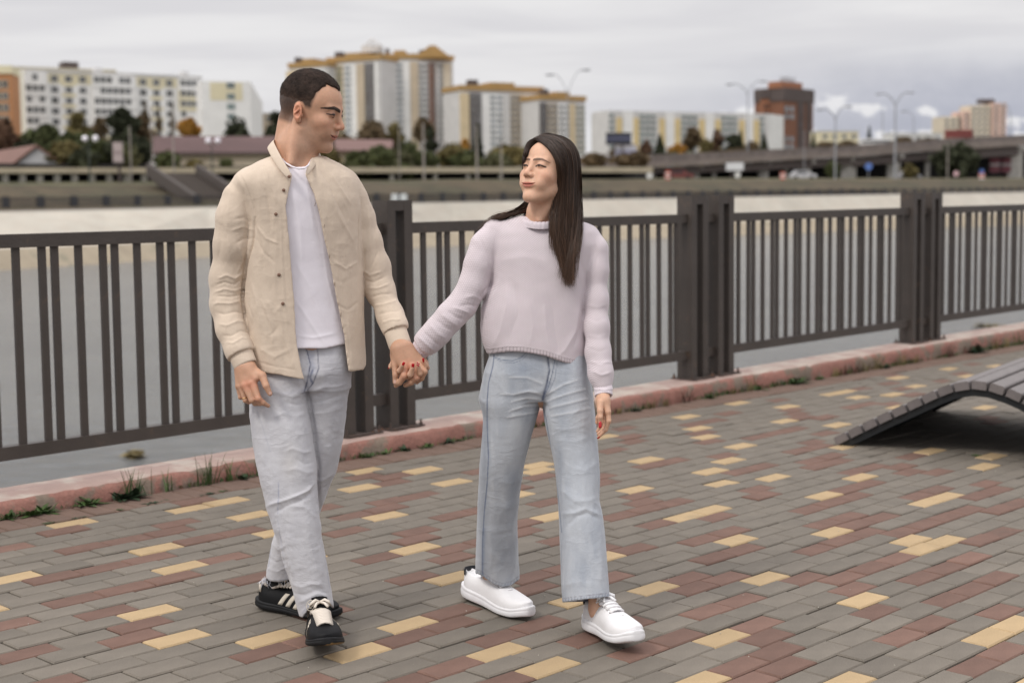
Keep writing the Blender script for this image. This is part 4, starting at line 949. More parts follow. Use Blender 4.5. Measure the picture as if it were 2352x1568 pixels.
def strokes(V,N,L,both=False):
    """sculpt folds: each is (polyline in picture units, width, height in mm)"""
    q=pxy(V); D=np.zeros(len(V)); fr=1. if both else np.clip(-N[:,1]*1.6+.15,0,1)
    for pts,wd,am in L:
        pts=np.array(pts,float); m_=(q[:,0]>pts[:,0].min()-3*wd)&(q[:,0]<pts[:,0].max()+3*wd)&(q[:,1]>pts[:,1].min()-3*wd)&(q[:,1]<pts[:,1].max()+3*wd)
        if not m_.any(): continue
        s=q[m_]; best=np.full(len(s),1e9); tb=np.zeros(len(s)); L_=np.hypot(*np.diff(pts,axis=0).T); tot=L_.sum(); acc=0
        for a,b_,l in zip(pts[:-1],pts[1:],L_):
            d=b_-a; t=np.clip(((s-a)@d)/(d@d+1e-9),0,1); dd=np.hypot(*(s-a-t[:,None]*d).T); up=dd<best; best=np.where(up,dd,best); tb=np.where(up,(acc+t*l)/tot,tb); acc+=l
        env=np.clip(np.minimum(tb,1-tb)*5+.25,0,1)
        D[m_]+=am*.00115*(.45*np.exp(-(best/wd)**2)+.55*np.exp(-best/(.62*wd)))*env
    return V+N*(D*fr)[:,None]
def dist2(q,pts):
    best=np.full(len(q),1e9); pts=np.array(pts,float)
    for a,b_ in zip(pts[:-1],pts[1:]):
        d=b_-a; t=np.clip(((q-a)@d)/(d@d+1e-9),0,1); best=np.minimum(best,np.hypot(*(q-a-t[:,None]*d).T))
    return best
def setcol(me,C,name='tint'):
    a=me.color_attributes.new(name,'FLOAT_COLOR','POINT'); C=np.concatenate([C,np.ones((len(C),1))],1).astype(np.float32); a.data.foreach_set('color',C.ravel())
def cloth(name,fn,lo,hi,h,mt,parent,fold=(),noise=(),sm=2,col=None,both=False,post=None):
    V,Q=polygonize(fn,lo,hi,h); V=smooth_mesh(V,Q,sm); N=vnormals(V,Q)
    if fold: V=strokes(V,N,fold,both)
    for am,fr,seed,sc in noise: V=V+N*(am*.001*fbm(V*np.array(sc),fr,3,seed))[:,None]
    if post is not None: V=post(V,N)
    me=npmesh(name,V,Q,mt)
    if col is not None: setcol(me,col(V,vnormals(V,Q)))
    return mkobj(name,me,parent)
def bbox(pts,m_): 
    P_=np.array(pts); return P_.min(0)-m_,P_.max(0)+m_
# --- head in its own frame: l to the head's left, f forward, u up; origin between the ear canals
class Head:
    def __init__(s,O,yaw,pitch,roll,sc,fem=0.,cr=1.):
        cy,sy=math.cos(yaw),math.sin(yaw); F=np.array([sy,-cy,0.]); L=np.array([cy,sy,0.])  # forward, left hand side
        U=np.array([0,0,1.]); cp,sp=math.cos(pitch),math.sin(pitch); F,U=F*cp-U*sp,F*sp+U*cp
        cr,sr=math.cos(roll),math.sin(roll); L,U=L*cr+U*sr,-L*sr+U*cr
        s.R=np.stack([L,F,U],1); s.O=np.array(O); s.sc=sc; s.fem=fem; s.cr=cr
    def loc(s,P): return (P-s.O)@s.R/s.sc
    def wor(s,p): return s.O+(np.array(p)*s.sc)@s.R.T
    def skull(s,p):
        c=s.cr; return smin(ell(p,(0,-.012*c,.044),(.076*c,.098*c,.0905*c)),ell(p,(0,.024,.048*c),(.066*c,.061,.057*c)),.02)
    def sdf(s,P):
        p=s.loc(P); fe=s.fem; a=p.copy(); a[:,0]=np.abs(a[:,0])
        f=s.skull(p)
        f=smin(f,ell(p,(0,.034,-.014),(.061-.002*fe,.058,.074)),.02)
        f=smin(f,ell(p,(0,.040,-.058),(.046-.002*fe,.046,.036)),.02)
        f=smin(f,cap(a,(.048-.003*fe,.008,-.044),(.016-.003*fe,.070,-.084),.019-.003*fe,.016),.02)
        f=smin(f,ell(p,(0,.078,-.084),(.020-.004*fe,.0175,.0165)),.014)
        f=smin(f,ell(a,(.040,.060,-.010),(.024,.026,.022)),.02)         # cheeks
        f=smin(f,ell(a,(.034,.072,-.038),(.016,.018,.018)),.018)
        f=smin(f,cap(a,(.012,.0865,.036),(.042,.072,.038),.0095-.003*fe,.008),.014)
        f=smax(f,-ell(a,(.032,.1000,.021),(.016,.0120,.0100)),.012)     # sockets
        f=smin(f,ell(a,(.0325,.0775,.0200),(.0150,.0142,.0115)),.006)    # lids over the eyeball
        f=smin(f,cap(p,(0,.088,.024),(0,.1085-.003*fe,-.007),.0070,.0088),.014)
        f=smin(f,ell(p,(0,.1085-.003*fe,-.0125),(.0095,.0105,.0085)),.006)
        f=smin(f,ell(a,(.0125,.0985,-.0160),(.0066,.0100,.0070)),.008)
        f=smax(f,-ell(a,(.0065,.1035,-.0225),(.0035,.0048,.0035)),.002)
        f=smin(f,ell(p,(0,.0855,-.038),(.024,.014,.015)),.012)
        f=smin(f,ell(a,(.0075,.0937,-.0420),(.0150,.0050,.0030)),.006); f=smin(f,ell(a,(.018,.0885,-.0445),(.0105,.0045,.0042)),.006)   # lips
        f=smin(f,ell(p,(0,.0918,-.0515),(.0165,.0060,.0044)),.006)
        q=a.copy(); q[:,2]-=(a[:,0]**2)*6.; q[:,1]+=(a[:,0]**2)*14
        f=smax(f,-ell(q,(0,.100,-.0465),(.030,.0080,.0012)),.0018)
        # ear
        t=.22; Re=np.array([[math.cos(.35),math.sin(.35),0],[-math.sin(.35),math.cos(.35),0],[0,0,1.]])
        Rt=np.array([[1,0,0],[0,math.cos(t),-math.sin(t)],[0,math.sin(t),math.cos(t)]]); Rr=Re@Rt
        e=ell(a,(.0785,-.011,.004),(.0085,.0165,.0275),Rr); e=smin(e,ell(a,(.0765,-.002,-.021),(.006,.008,.009)),.006)
        e=smax(e,-ell(a,(.0870,-.008,.004),(.0075,.0112,.0200),Rr),.002)
        e=smin(e,cap(a,(.080,-.004,.014),(.083,-.017,-.004),.0026),.003); e=smin(e,ell(a,(.077,.004,-.004),(.004,.004,.007)),.003)
        f=smin(f,e,.004)
        return f*s.sc
def skin_mat(name,base):
    m_=bpy.data.materials.new(name); m_.use_nodes=True; b_=NB(m_.node_tree); P=m_.node_tree.nodes['Principled BSDF']
    a=b_.n('ShaderNodeAttribute',attribute_name='tint'); tcn=b_.n('ShaderNodeTexCoord')
    sc=b_.n('ShaderNodeVectorMath',operation='SCALE'); b_.L(a.outputs['Color'],sc.inputs[0]); b_.L(b_.ramp(b_.noise(tcn.outputs['Object'],60,4,.6),.3,.7,.93,1.07,False),sc.inputs[3]); b_.L(sc.outputs[0],P.inputs['Base Color'])
    P.inputs['Roughness'].default_value=.5; P.inputs['Subsurface Weight'].default_value=.12; P.inputs['Subsurface Radius'].default_value=(.01,.004,.002); P.inputs['Subsurface Scale'].default_value=.7
    P.inputs['Specular IOR Level'].default_value=.35
    bn=b_.n('ShaderNodeBump'); bn.inputs['Strength'].default_value=.25; bn.inputs['Distance'].default_value=.0015; b_.L(b_.noise(tcn.outputs['Object'],900,3,.6),bn.inputs['Height']); b_.L(bn.outputs[0],P.inputs['Normal'])
    return m_
def fabric(name,col,attr=None,ws=700.,bs=.25,var=.06,rough=.9,sheen=.15,weave=.0012,mott=0.,mscale=900,crease=.55):
    m_=bpy.data.materials.new(name); m_.use_nodes=True; b_=NB(m_.node_tree); P=m_.node_tree.nodes['Principled BSDF']; tcn=b_.n('ShaderNodeTexCoord'); v=tcn.outputs['Object']
    f=b_.ramp(b_.noise(v,6,5,.6),.3,.7,1-var,1+var,False)
    if mott: f=b_.m('MULTIPLY',f,b_.ramp(b_.noise(v,mscale,3,.7),.3,.7,1-mott,1+mott,False))
    sc=b_.n('ShaderNodeVectorMath',operation='SCALE')
    if attr: a=b_.n('ShaderNodeAttribute',attribute_name=attr); b_.L(a.outputs['Color'],sc.inputs[0])
    else: sc.inputs[0].default_value=col
    b_.L(f,sc.inputs[3]); b_.L(sc.outputs[0],P.inputs['Base Color']); P.inputs['Roughness'].default_value=rough; P.inputs['Sheen Weight'].default_value=sheen; P.inputs['Specular IOR Level'].default_value=.2
    mp=b_.n('ShaderNodeMapping'); b_.L(v,mp.inputs[0]); mp.inputs['Scale'].default_value=(1,1,.25)
    h=b_.m('ADD',b_.noise(mp.outputs[0],ws,2,.6),b_.noise(v,14,4,.55))
    bn=b_.n('ShaderNodeBump'); bn.inputs['Strength'].default_value=bs; bn.inputs['Distance'].default_value=weave*3; b_.L(h,bn.inputs['Height'])
    mp2=b_.n('ShaderNodeMapping'); b_.L(v,mp2.inputs[0]); mp2.inputs['Scale'].default_value=(1,1,1.5); mp2.inputs['Rotation'].default_value=(0,.5,0)
    r_=b_.noise(mp2.outputs[0],7.5,4,.55,.5); r_=b_.m('SUBTRACT',1.,b_.m('ABSOLUTE',b_.m('MULTIPLY',b_.m('SUBTRACT',r_,.5),5.)),clamp=True); r_=b_.m('POWER',r_,2.)
    b2=b_.n('ShaderNodeBump'); b2.inputs['Strength'].default_value=crease; b2.inputs['Distance'].default_value=.006; b_.L(r_,b2.inputs['Height']); b_.L(b2.outputs[0],bn.inputs['Normal']); b_.L(bn.outputs[0],P.inputs['Normal'])
    return m_
def mouth_paint(p,a,blend,lip,dark,k=.8):
    x=a[:,0]; fr=np.clip((p[:,1]-.060)/.01,0,1)*np.clip((.0315-x)/.002,0,1); u=p[:,2]-x*x*7.
    top=np.interp(x,[0,.006,.016,.030],[-.0402,-.0388,-.0418,-.0462]); bot=np.interp(x,[0,.010,.020,.030],[-.0562,-.0556,-.0524,-.0470])
    blend(np.clip((np.minimum(top-u,u-bot))/.0012+.5,0,1)*fr*k,lip); blend(np.clip(1.3-np.abs(u+.0465)/.0012,0,1)*np.clip((.033-x)/.002,0,1)*fr*.92,dark)
# --- shoe: loft along its length; frame columns = toe direction, left, up
def shoe(parent,heel,toe,label,L,Wd,up_mat,sole_mat,tip_mat,lace_mat,style,parts):
    heel=np.array(heel);toe=np.array(toe); d=toe-heel; Ln=np.linalg.norm(d); X=d/Ln; Yv=np.cross([0,0,1.],X); Yv/=np.linalg.norm(Yv); Z=np.cross(X,Yv)
    def T(s,y,z): return heel+X*(s*Ln)+Yv*y+Z*z
    ss=np.array([0,.015,.05,.12,.22,.35,.5,.65,.78,.88,.95,.985,1.])
    hw=np.interp(ss,[0,.015,.05,.12,.22,.35,.5,.65,.78,.88,.95,.985,1],[.010,.020,.029,.035,.036,.034,.038,.046,.047,.042,.031,.018,.006])*Wd/.095
    th=style['sole']; ths=np.interp(ss,[0,.3,.5,.7,1],[th*1.05,th,th*.85,th*.75,th*.8]); lift=np.interp(ss,[0,.04,.7,.9,1],[.006,0,0,.006,style.get('spring',.012)])
    # sole
    V=[];n=len(ss)
    for i,s in enumerate(ss):
        o=.004
        ring=[(hw[i]-.003,lift[i]),(hw[i]+o,lift[i]+.006),(hw[i]+o,lift[i]+ths[i]*.55),(hw[i]+o*.3,lift[i]+ths[i]*.62),(hw[i]+o*.8,lift[i]+ths[i]*.72),(hw[i]+.0005,lift[i]+ths[i]),(0,lift[i]+ths[i])]
        e=(s-.5)*2; ex=.012*np.sign(e)*(abs(e)>.9)/Ln
        V+= [T(s+ex,y,z) for y,z in ring]+[T(s+ex,-y,z) for y,z in ring[::-1][1:]]
    k=13; Q=[]
    for i in range(n-1):
        for j in range(k): j2=(j+1)%k; Q.append((i*k+j,i*k+j2,(i+1)*k+j2,(i+1)*k+j))
    Q+= [tuple(range(k))[::-1],tuple((n-1)*k+j for j in range(k))]
    so_=mkobj('sole',mesh('sole',V,Q,[sole_mat,tip_mat],True,mi=[(1 if len(q)==4 and (min(q[0]%k,q[1]%k)==0) and style.get('gum') else 0) for q in Q]),parent)
    # upper
    hts=np.interp(ss,[0,.05,.12,.22,.33,.42,.55,.70,.82,.92,1.],style['top']); V=[];K=17; ZL=ths+lift
    for i,s in enumerate(ss):
        for j in range(K):
            a=math.pi*j/(K-1); ca,sa=math.cos(a),math.sin(a); pw_=style.get('box',.72)
            y=(hw[i]-.0015)*np.sign(ca)*abs(ca)**pw_*(1-.30*sa**3*(s<.6)); z=ZL[i]-.003+max(hts[i]-.0,.004)*abs(sa)**.85
            if s<.34: # open collar: push the middle down
                m_=abs(ca)<.45; 
                if m_: z=min(z,ZL[i]+hts[i]*.62)
            V.append(T(s,y,z))
    Q=[(i*K+j,i*K+j+1,(i+1)*K+j+1,(i+1)*K+j) for i in range(n-1) for j in range(K-1)]+[tuple(range(K))[::-1],tuple((n-1)*K+j for j in range(K))]
    me=mesh('upper',V,Q,up_mat,True); up=mkobj('upper',me,parent); md=up.modifiers.new('sub','SUBSURF'); md.levels=1; md.render_levels=2
    md=so_.modifiers.new('sub','SUBSURF'); md.levels=1; md.render_levels=2; 
    def topz(s): return float(np.interp(s,ss,ZL)+np.interp(s,ss,hts))
    # tongue
    s0,s1=.30,.61; tg=MB(); pts=[]
    N=6;V=[]
    tl=style.get('tongue',.03)
    for i in range(N+1):
        s=s1+(s0-s1)*i/N; z=topz(s)-.001+(.004 if i<N else tl); w_=.017+.007*i/N; ds=-.02 if i==N else 0
        for j in range(5): y=w_*(j/2-1); V.append(T(s+ds,y,z-.004*(j/2-1)**2))
    for i in range(N+1):
        s=s1+(s0-s1)*i/N; z=topz(s)-.009+(.004 if i<N else tl); w_=.017+.007*i/N; ds=-.03 if i==N else 0
        for j in range(5): y=w_*(j/2-1); V.append(T(s+ds-.01,y,z-.004*(j/2-1)**2))
    Q=[];o=(N+1)*5
    for i in range(N):
        for j in range(4): q=i*5+j; Q+=[(q,q+5,q+6,q+1),(o+q,o+q+1,o+q+6,o+q+5)]
        Q+=[(i*5,o+i*5,o+i*5+5,i*5+5),(i*5+4,i*5+9,o+i*5+9,o+i*5+4)]
    Q.append(tuple([N*5+j for j in range(5)]+[o+N*5+j for j in range(4,-1,-1)]))
    t_=mkobj('tongue',mesh('tongue',V,Q,style.get('tongue_mat',up_mat),True),parent); md=t_.modifiers.new('sub','SUBSURF'); md.levels=1; md.render_levels=1
    nl=style.get('laces',6); lw=style.get('lace_r',.0032)
    for i in range(nl):
        s=style.get('l0',.62)-style.get('ls',.27)*i/(nl-1); z=topz(s)+.005; yy=.023+.006*i/nl; mb=MB()
        mb.tube([T(s-.012,-yy,z-.009),T(s,-yy*.55,z-.001),T(s+.006,0,z+.0015),T(s,yy*.55,z-.001),T(s-.012,yy,z-.009)],lw,6); mb.build('lace',lace_mat,parent,True)
    s=.34; z=topz(s)+.012+style.get('bow',0.); mb=MB()
    for sg in (-1,1):
        mb.tube([T(s,0,z),T(s+.03,sg*.014,z+.008),T(s+.06,sg*.026,z+.002),T(s+.05,sg*.030,z-.008),T(s+.01,sg*.012,z-.003),T(s,0,z)],lw*1.15,6); mb.tube([T(s,0,z),T(s+.07,sg*.012,z-.001),T(s+.13,sg*.020,z-.010)],lw,6)
    mb.build('lace_bow',lace_mat,parent,True)
    return T,topz,ss,hw,ZL,hts

# ================================================================== MAN
def gz(Y,x=0.): # height of the pavement under a point
    return SLOPE*float(np.array([x,Y,0.])@CW)
mc=at(690,1400,4.72); MAN=empty('person',(mc[0],4.72,gz(4.72,mc[0])),'young man with cropped dark hair, open beige shirt and pale jeans, walking at the left','person')
M_linen=fabric('linen_beige',(.64,.53,.425),ws=900,bs=.22,var=.05,mott=.05,mscale=500,crease=.16); M_tee=fabric('tee_white',(.83,.79,.845),ws=1200,bs=.12,var=.03,crease=.08)
M_denim_m=fabric('denim_pale',(1,1,1),attr='tint',ws=1300,bs=.18,var=.05,mott=.07,mscale=420,crease=.22)
M_denim_w=fabric('denim_blue',(1,1,1),attr='tint',ws=1300,bs=.18,var=.06,mott=.09,mscale=420,crease=.20)
M_skin=skin_mat('skin',None)
def ip(t,pts): a=np.array(pts,float); return np.interp(t,a[:,0],a[:,1])
# ---- head, neck, hands: one skin
HM=Head((0,0,0),math.radians(75),math.radians(16),math.radians(0),1.0,0.,1.10); HM.O=at(689,261,4.665)-HM.wor((-.078,-.002,.0))
O=HM.O
neck_top=HM.wor((0,-.012,-.045)); nb=at(676,372,4.74); nk2=at(684,340,4.73)
def man_head(P):
    f=HM.sdf(P); n_=smin(cap(P,neck_top,nk2,.056,.059),cap(P,nk2,nb,.059,.066),.02)
    n_=smin(n_,cap(P,HM.wor((-.05,-.02,-.03)),at(668,375,4.66),.016,.014),.02)
    n_=smin(n_,cap(P,HM.wor((.0,-.07,-.03)),at(650,360,4.78),.03,.035),.03)
    n_=smin(n_,ell(P,at(680,400,4.75),(.14,.08,.05)),.03)
    adam=ell(P,HM.wor((0,.035,-.145)),(.012,.012,.014)); n_=smin(n_,adam,.02)
    return smin(f,n_,.018)
lo,hi=O-[.20,.17,.27],O+[.17,.17,.19]
V,Q=polygonize(man_head,lo,hi,.0018); V=smooth_mesh(V,Q,2,.45); 
SK=np.array([.565,.325,.215])
def hair_field(p):      # where hair grows: 1 inside, soft edge
    nz=vnoise(p,110,7)*.003; a=np.abs(p[:,0])
    side=np.clip((.030+np.interp(p[:,2],[.0,.05,.08,.10],[-.004,-.001,.004,.016])+nz-p[:,1])/.010+.2,0,1)
    uh=.096+.012*np.clip(a/.045,0,1)**1.5-.06*np.clip(p[:,1]-.06,0,.1)
    top=np.clip((p[:,2]-uh+nz)/.007+.3,0,1)
    return np.maximum(side,top)*np.clip((p[:,2]-np.where(p[:,1]>-.026,.016,-.045))/.014,0,1)
def hair_density(p):    # length: clipped short sides, longer on top
    lowb=.018+.30*np.clip(p[:,1]+.01,0,.04)
    return hair_field(p)*np.clip((p[:,2]-lowb-.003*vnoise(p,90,4))/.050,0,1)
def man_paint(V):
    p=HM.loc(V); a=p.copy();a[:,0]=np.abs(a[:,0]); C=np.tile(SK,(len(V),1)); 
    def blend(m_,c): 
        m_=np.clip(m_,0,1)[:,None]; C[:]=C*(1-m_)+np.array(c)*m_
    nz=vnoise(V,180,3); n2=vnoise(V,60,5)
    sm_=lambda d,w_: np.clip(.5-d/w_,0,1)
    blend(sm_(ell(a,(.045,.06,-.012),(.022,.03,.018)),.03)*.28,(.60,.24,.15))
    blend(sm_(ell(p,(0,.105,-.012),(.016,.02,.014)),.014)*.40,(.60,.24,.16))
    blend(sm_(ell(a,(.082,-.012,.004),(.012,.02,.032)),.006)*.45,(.70,.26,.15))
    beard=np.clip((-.022-p[:,2])/.02,0,1)*np.clip((p[:,1]+.005)/.02,0,1)*np.clip((p[:,2]+.115)/.02,0,1)
    side=np.clip(1-np.abs(p[:,1]-.035)/.03,0,1)*np.clip((.0-p[:,2])/.02+.3,0,1)*np.clip((a[:,0]-.045)/.02,0,1)
    blend(beard*.26*(1+.3*nz),(.25,.17,.13)); blend(side*.3*(1+.3*nz),(.27,.19,.14))
    # stubbled hair field (short sides)
    hd=hair_density(p); ear=np.clip((ell(a,(.079,-.010,.002),(.012,.021,.033)))/.004,0,1)
    st=hair_field(p); blend(st*ear*np.clip((np.interp(p[:,2],[-.045,-.028,0,.025,.045],[.45,.70,.90,.98,1.]))*(1+.05*nz+.06*vnoise(V,900,8)),0,1),(.060,.038,.029))
    fr=np.clip((p[:,1]-.035)/.01,0,1); q=np.stack([a[:,0],p[:,2]],1)
    bd=dist2(q,[(.012,.0355),(.022,.0385),(.036,.0415),(.050,.0385),(.061,.0320)]); bw=np.interp(a[:,0],[.010,.024,.045,.062],[.0046,.0056,.0044,.0014])
    blend(np.clip((bw+.0008-bd)/.0012,0,1)*fr*.96,(.018,.012,.010))
    blend(np.clip(1-np.hypot((q[:,0]-.036)/.024,(q[:,1]-.0225)/.014),0,1)*1.6*fr*.55,(.20,.09,.06))  # soft dark patch around the eye, brow shadow painted into the skin
    ed=dist2(q,[(.024,.0205),(.031,.0235),(.040,.0230),(.049,.0195)]); blend(np.clip((.0024-ed)/.001,0,1)*fr*.95,(.014,.010,.010))
    ed=np.hypot((q[:,0]-.0365)/.0062,(q[:,1]-.0212)/.0030); blend(np.clip((1.1-ed)*3,0,1)*fr*.92,(.018,.012,.011))
    ed=dist2(q,[(.020,.0255),(.034,.0295),(.050,.0255)]); blend(np.clip((.0009-ed)/.0009,0,1)*fr*.45,(.18,.08,.055))
    mouth_paint(p,a,blend,(.40,.13,.10),(.09,.028,.022),.72)
    blend(sm_(ell(a,(.0065,.1045,-.0225),(.004,.006,.0035)),.002)*.8,(.12,.04,.03))
    # ear hollow
    blend(sm_(ell(a,(.0850,-.006,.002),(.006,.008,.013)),.003)*.55,(.22,.07,.045))
    return C
parts_V=[V];parts_Q=[Q];parts_C=[man_paint(V)]
def hand_piece(fn,pts,h=.0018,nails=(),tone=1.,knk=(),R=.03,base=SK):
    lo,hi=bbox(pts,R); V,Q=polygonize(fn,lo,hi,h); V=smooth_mesh(V,Q,1,.5); C=np.tile(base*tone,(len(V),1))
    for c,r in knk:
        m_=np.clip(1-np.linalg.norm(V-c,axis=1)/r,0,1)[:,None]*.5; C=C*(1-m_)+np.array([.62,.22,.14])*m_
    for (c,r,cc) in nails:
        m_=np.clip(.5-ell(V,c,r)/.0015,0,1)[:,None]; C=C*(1-m_)+np.array(cc)*m_
    return V,Q,C
def J(q,hx,hy): return [(hx(x),hy(y),Y,r) for x,y,Y,r in q]
# right hand hanging at the left of the picture
hx=lambda c:523.7+c*.09375; hy=lambda c:808.5+c*.09375; kk=.09375
Yh=4.60
def fing(pts): return PR([(hx(x),hy(y),Yh+dy,r*kk) for x,y,dy,r in pts])
RH=dict(
 arm=fing([(360,60,.03,215),(445,370,.015,215)]),
 p1=fing([(470,380,.01,190),(560,760,-.015,115)]), p2=fing([(380,400,.01,170),(420,800,-.012,105)]), p3=fing([(320,420,.015,130),(300,820,.0,95)]), p4=fing([(290,430,.02,110),(248,830,.012,62)]), p5=fing([(560,420,.0,140),(690,640,-.018,95)]),
 f1=fing([(610,770,-.018,108),(745,1140,-.035,78),(860,1240,-.03,66),(985,1315,-.02,50)]),
 f2=fing([(430,810,-.015,105),(590,1180,-.028,76),(660,1255,-.01,62),(800,1275,.01,48)]),
 f3=fing([(310,840,-.003,82),(425,1180,-.012,62),(520,1235,.008,52)]),
 f4=fing([(248,850,.01,62),(300,1110,.005,50),(380,1130,.02,44)]),
 th=fing([(640,470,.0,125),(840,580,-.02,98),(935,830,-.035,82),(1030,1020,-.035,62)]))
allp=[p for v in RH.values() for p,_ in v]
def rhand(P):
    pal=None
    for k in ('arm','p1','p2','p3','p4','p5'):
        d=chain(P,RH[k]); pal=d if pal is None else smin(pal,d,.014)
    f=pal
    for k in ('f1','f2','f3','f4','th'): f=smin(f,chain(P,RH[k],.004),.005)
    return f
nl=[(RH['th'][-1][0]+np.array([.0015,-.005,.002]),(.0045,.006,.0058),(.66,.42,.33))]
V,Q,C=hand_piece(rhand,allp,.0019,nl,.93,[(RH['f1'][0][0]+[0,-.01,0],.03),(RH['f2'][0][0]+[0,-.01,0],.025),(RH['f1'][1][0],.02)])
parts_V.append(V);parts_Q.append(Q);parts_C.append(C)
# left hand, holding hers: palm and four fingers interlaced
gx=lambda c:872.8+c*.09375; gy=lambda c:753.4+c*.09375; Yg=4.70
def gf(pts,dY=0.): return PR([(gx(x),gy(y),Yg+dY+dy,r*kk) for x,y,dy,r in pts])
LH=dict(arm=gf([(420,150,.055,150),(500,440,.018,200)]),
 p1=gf([(430,520,.005,165),(560,900,-.012,110)]),p2=gf([(560,500,.005,165),(760,930,-.014,105)]),p3=gf([(650,480,.01,150),(900,900,-.010,95)]),p4=gf([(700,500,.02,130),(1050,850,.002,90)]),p5=gf([(400,560,.01,130),(380,820,.0,100)]),
 f1=gf([(600,900,-.016,100),(595,1170,-.030,88),(480,1330,-.020,72),(385,1415,-.005,50)]),
 f2=gf([(800,920,-.018,98),(890,1215,-.032,84),(770,1330,-.020,72),(620,1400,-.005,56)]),
 f3=gf([(960,900,-.012,90),(1090,1070,-.026,78),(1020,1230,-.015,64),(900,1335,.0,46)]),
 f4=gf([(1080,850,.0,72),(1140,930,-.012,52),(1130,1020,-.004,44)]),
 th=gf([(350,650,.015,110),(355,900,-.005,80),(380,1150,-.015,74),(370,1330,-.015,60)]))
allp=[p for v in LH.values() for p,_ in v]
def lhand(P):
    f=None
    for k in ('arm','p1','p2','p3','p4','p5'):
        d=chain(P,LH[k]); f=d if f is None else smin(f,d,.014)
    for k in ('f1','f2','f3','f4','th'): f=smin(f,chain(P,LH[k],.004),.0045)
    return f
nl=[(LH['th'][-1][0]+np.array([-.0005,-.0055,.003]),(.004,.006,.0068),(.70,.46,.38))]
V,Q,C=hand_piece(lhand,allp,.0019,nl,.90,[(LH['f2'][0][0]+[-.01,-.012,.0],.03),(LH['f1'][1][0],.02),(LH['f2'][1][0],.02)])
parts_V.append(V);parts_Q.append(Q);parts_C.append(C)
# torso, arms and legs under the clothes, so the body is whole
mt=lambda p:PR(p)
BODY=[mt([(676,400,4.75,55),(690,600,4.76,70),(700,780,4.76,66),(700,850,4.77,64)]),mt([(560,430,4.69,26),(522,640,4.70,20),(548,800,4.64,15),(570,850,4.61,14)]),mt([(800,440,4.80,26),(862,640,4.82,20),(905,760,4.77,15),(916,800,4.72,14)]),
 mt([(655,880,4.73,44),(665,1130,4.64,32),(715,1330,4.63,18),(735,1420,4.60,14)]),mt([(750,880,4.78,42),(718,1110,4.81,24),(650,1300,4.90,18),(636,1370,4.91,15)])]
def bodyf(P):
    f=None
    for c in BODY:
        d=chain(P,c,.03); f=d if f is None else smin(f,d,.03)
    return f
allp=[p for c in BODY for p,_ in c]; lo,hi=bbox(allp,.13); V,Q=polygonize(bodyf,lo,hi,.009); 
parts_V.append(V);parts_Q.append(Q);parts_C.append(np.tile(SK,(len(V),1)))
def join(Vs,Qs,Cs,name,mt,parent):
    o=0;q=[]
    for v,k in zip(Vs,Qs): q.append(k+o); o+=len(v)
    me=npmesh(name,np.concatenate(Vs),np.concatenate(q),mt); setcol(me,np.concatenate(Cs)); return mkobj(name,me,parent)
join(parts_V,parts_Q,parts_C,'body',M_skin,MAN)
MB().ball(HM.wor((.0315,.0785,.0195)),.0128,14,10).build('eye',mat('eye_dark',(.02,.014,.012),.15),MAN,True)
MB().ball(HM.wor((-.0315,.0785,.0195)),.0128,14,10).build('eye',mat('eye_dark',(.02,.014,.012),.15),MAN,True)
# ---- cropped hair: a thin uneven cap and thousands of short hairs
def hair_m(P):
    p=HM.loc(P); D=hair_density(p); D=D*D*(3-2*D)
    base=HM.skull(p)
    th=-.0020+D*(.0058+.0022*np.clip((p[:,2]-.09)/.03,0,1))
    f=base-th+.0008*D*vnoise(p,150,1)+.0008*vnoise(p,330,2)+.0006*vnoise(p,620,3)
    return f*HM.sc
lo,hi=O-[.15,.15,.05],O+[.15,.15,.17]
V,Q=polygonize(hair_m,lo,hi,.0022); V=smooth_mesh(V,Q,1,.5); N=vnormals(V,Q); hp=HM.loc(V); D=hair_density(hp)
keep=(D[Q].max(1)>.02)&(hp[Q].mean(1)[:,2]>.02); Q=Q[keep]
M_hair_m=mat('hair_dark',(.026,.017,.0135),.8,.3,90,.6,700,spec=.2,bdist=.002,speck=.3,speckscale=900,attr='tint')
ok=np.where((D>.35)&(hp[:,2]>.03))[0]; R=np.random.RandomState(5); nh=11000; sel=R.choice(ok,nh); B0=V[sel]-N[sel]*.001; Dn=N[sel]*.8+R.randn(nh,3)*.18+(HM.R@np.array([0,.30,.25])); Dn/=np.linalg.norm(Dn,axis=1)[:,None]; ln_=(.0022+.0024*R.rand(nh))*(.6+.4*D[sel]); sd_=np.cross(Dn,R.randn(nh,3)); sd_/=np.linalg.norm(sd_,axis=1)[:,None]; sd_*=.00035
HV=np.stack([B0-sd_,B0+sd_,B0+Dn*ln_[:,None]+sd_*.2,B0+Dn*ln_[:,None]-sd_*.2],1).reshape(-1,3); HQ=np.arange(4*nh).reshape(-1,4)+len(V)
me=npmesh('hair',np.concatenate([V,HV]),np.concatenate([Q,HQ]),M_hair_m); Dc=np.concatenate([np.clip((D-.3)/.5,0,1),np.ones(4*nh)])[:,None]
setcol(me,np.array([.075,.047,.035])*(1-Dc)+(np.array([.036,.0235,.0185])*(1+.45*np.clip(np.concatenate([fbm(V,45,3,2),np.zeros(4*nh)]),-1,1))[:,None])*Dc); mkobj('hair',me,MAN)
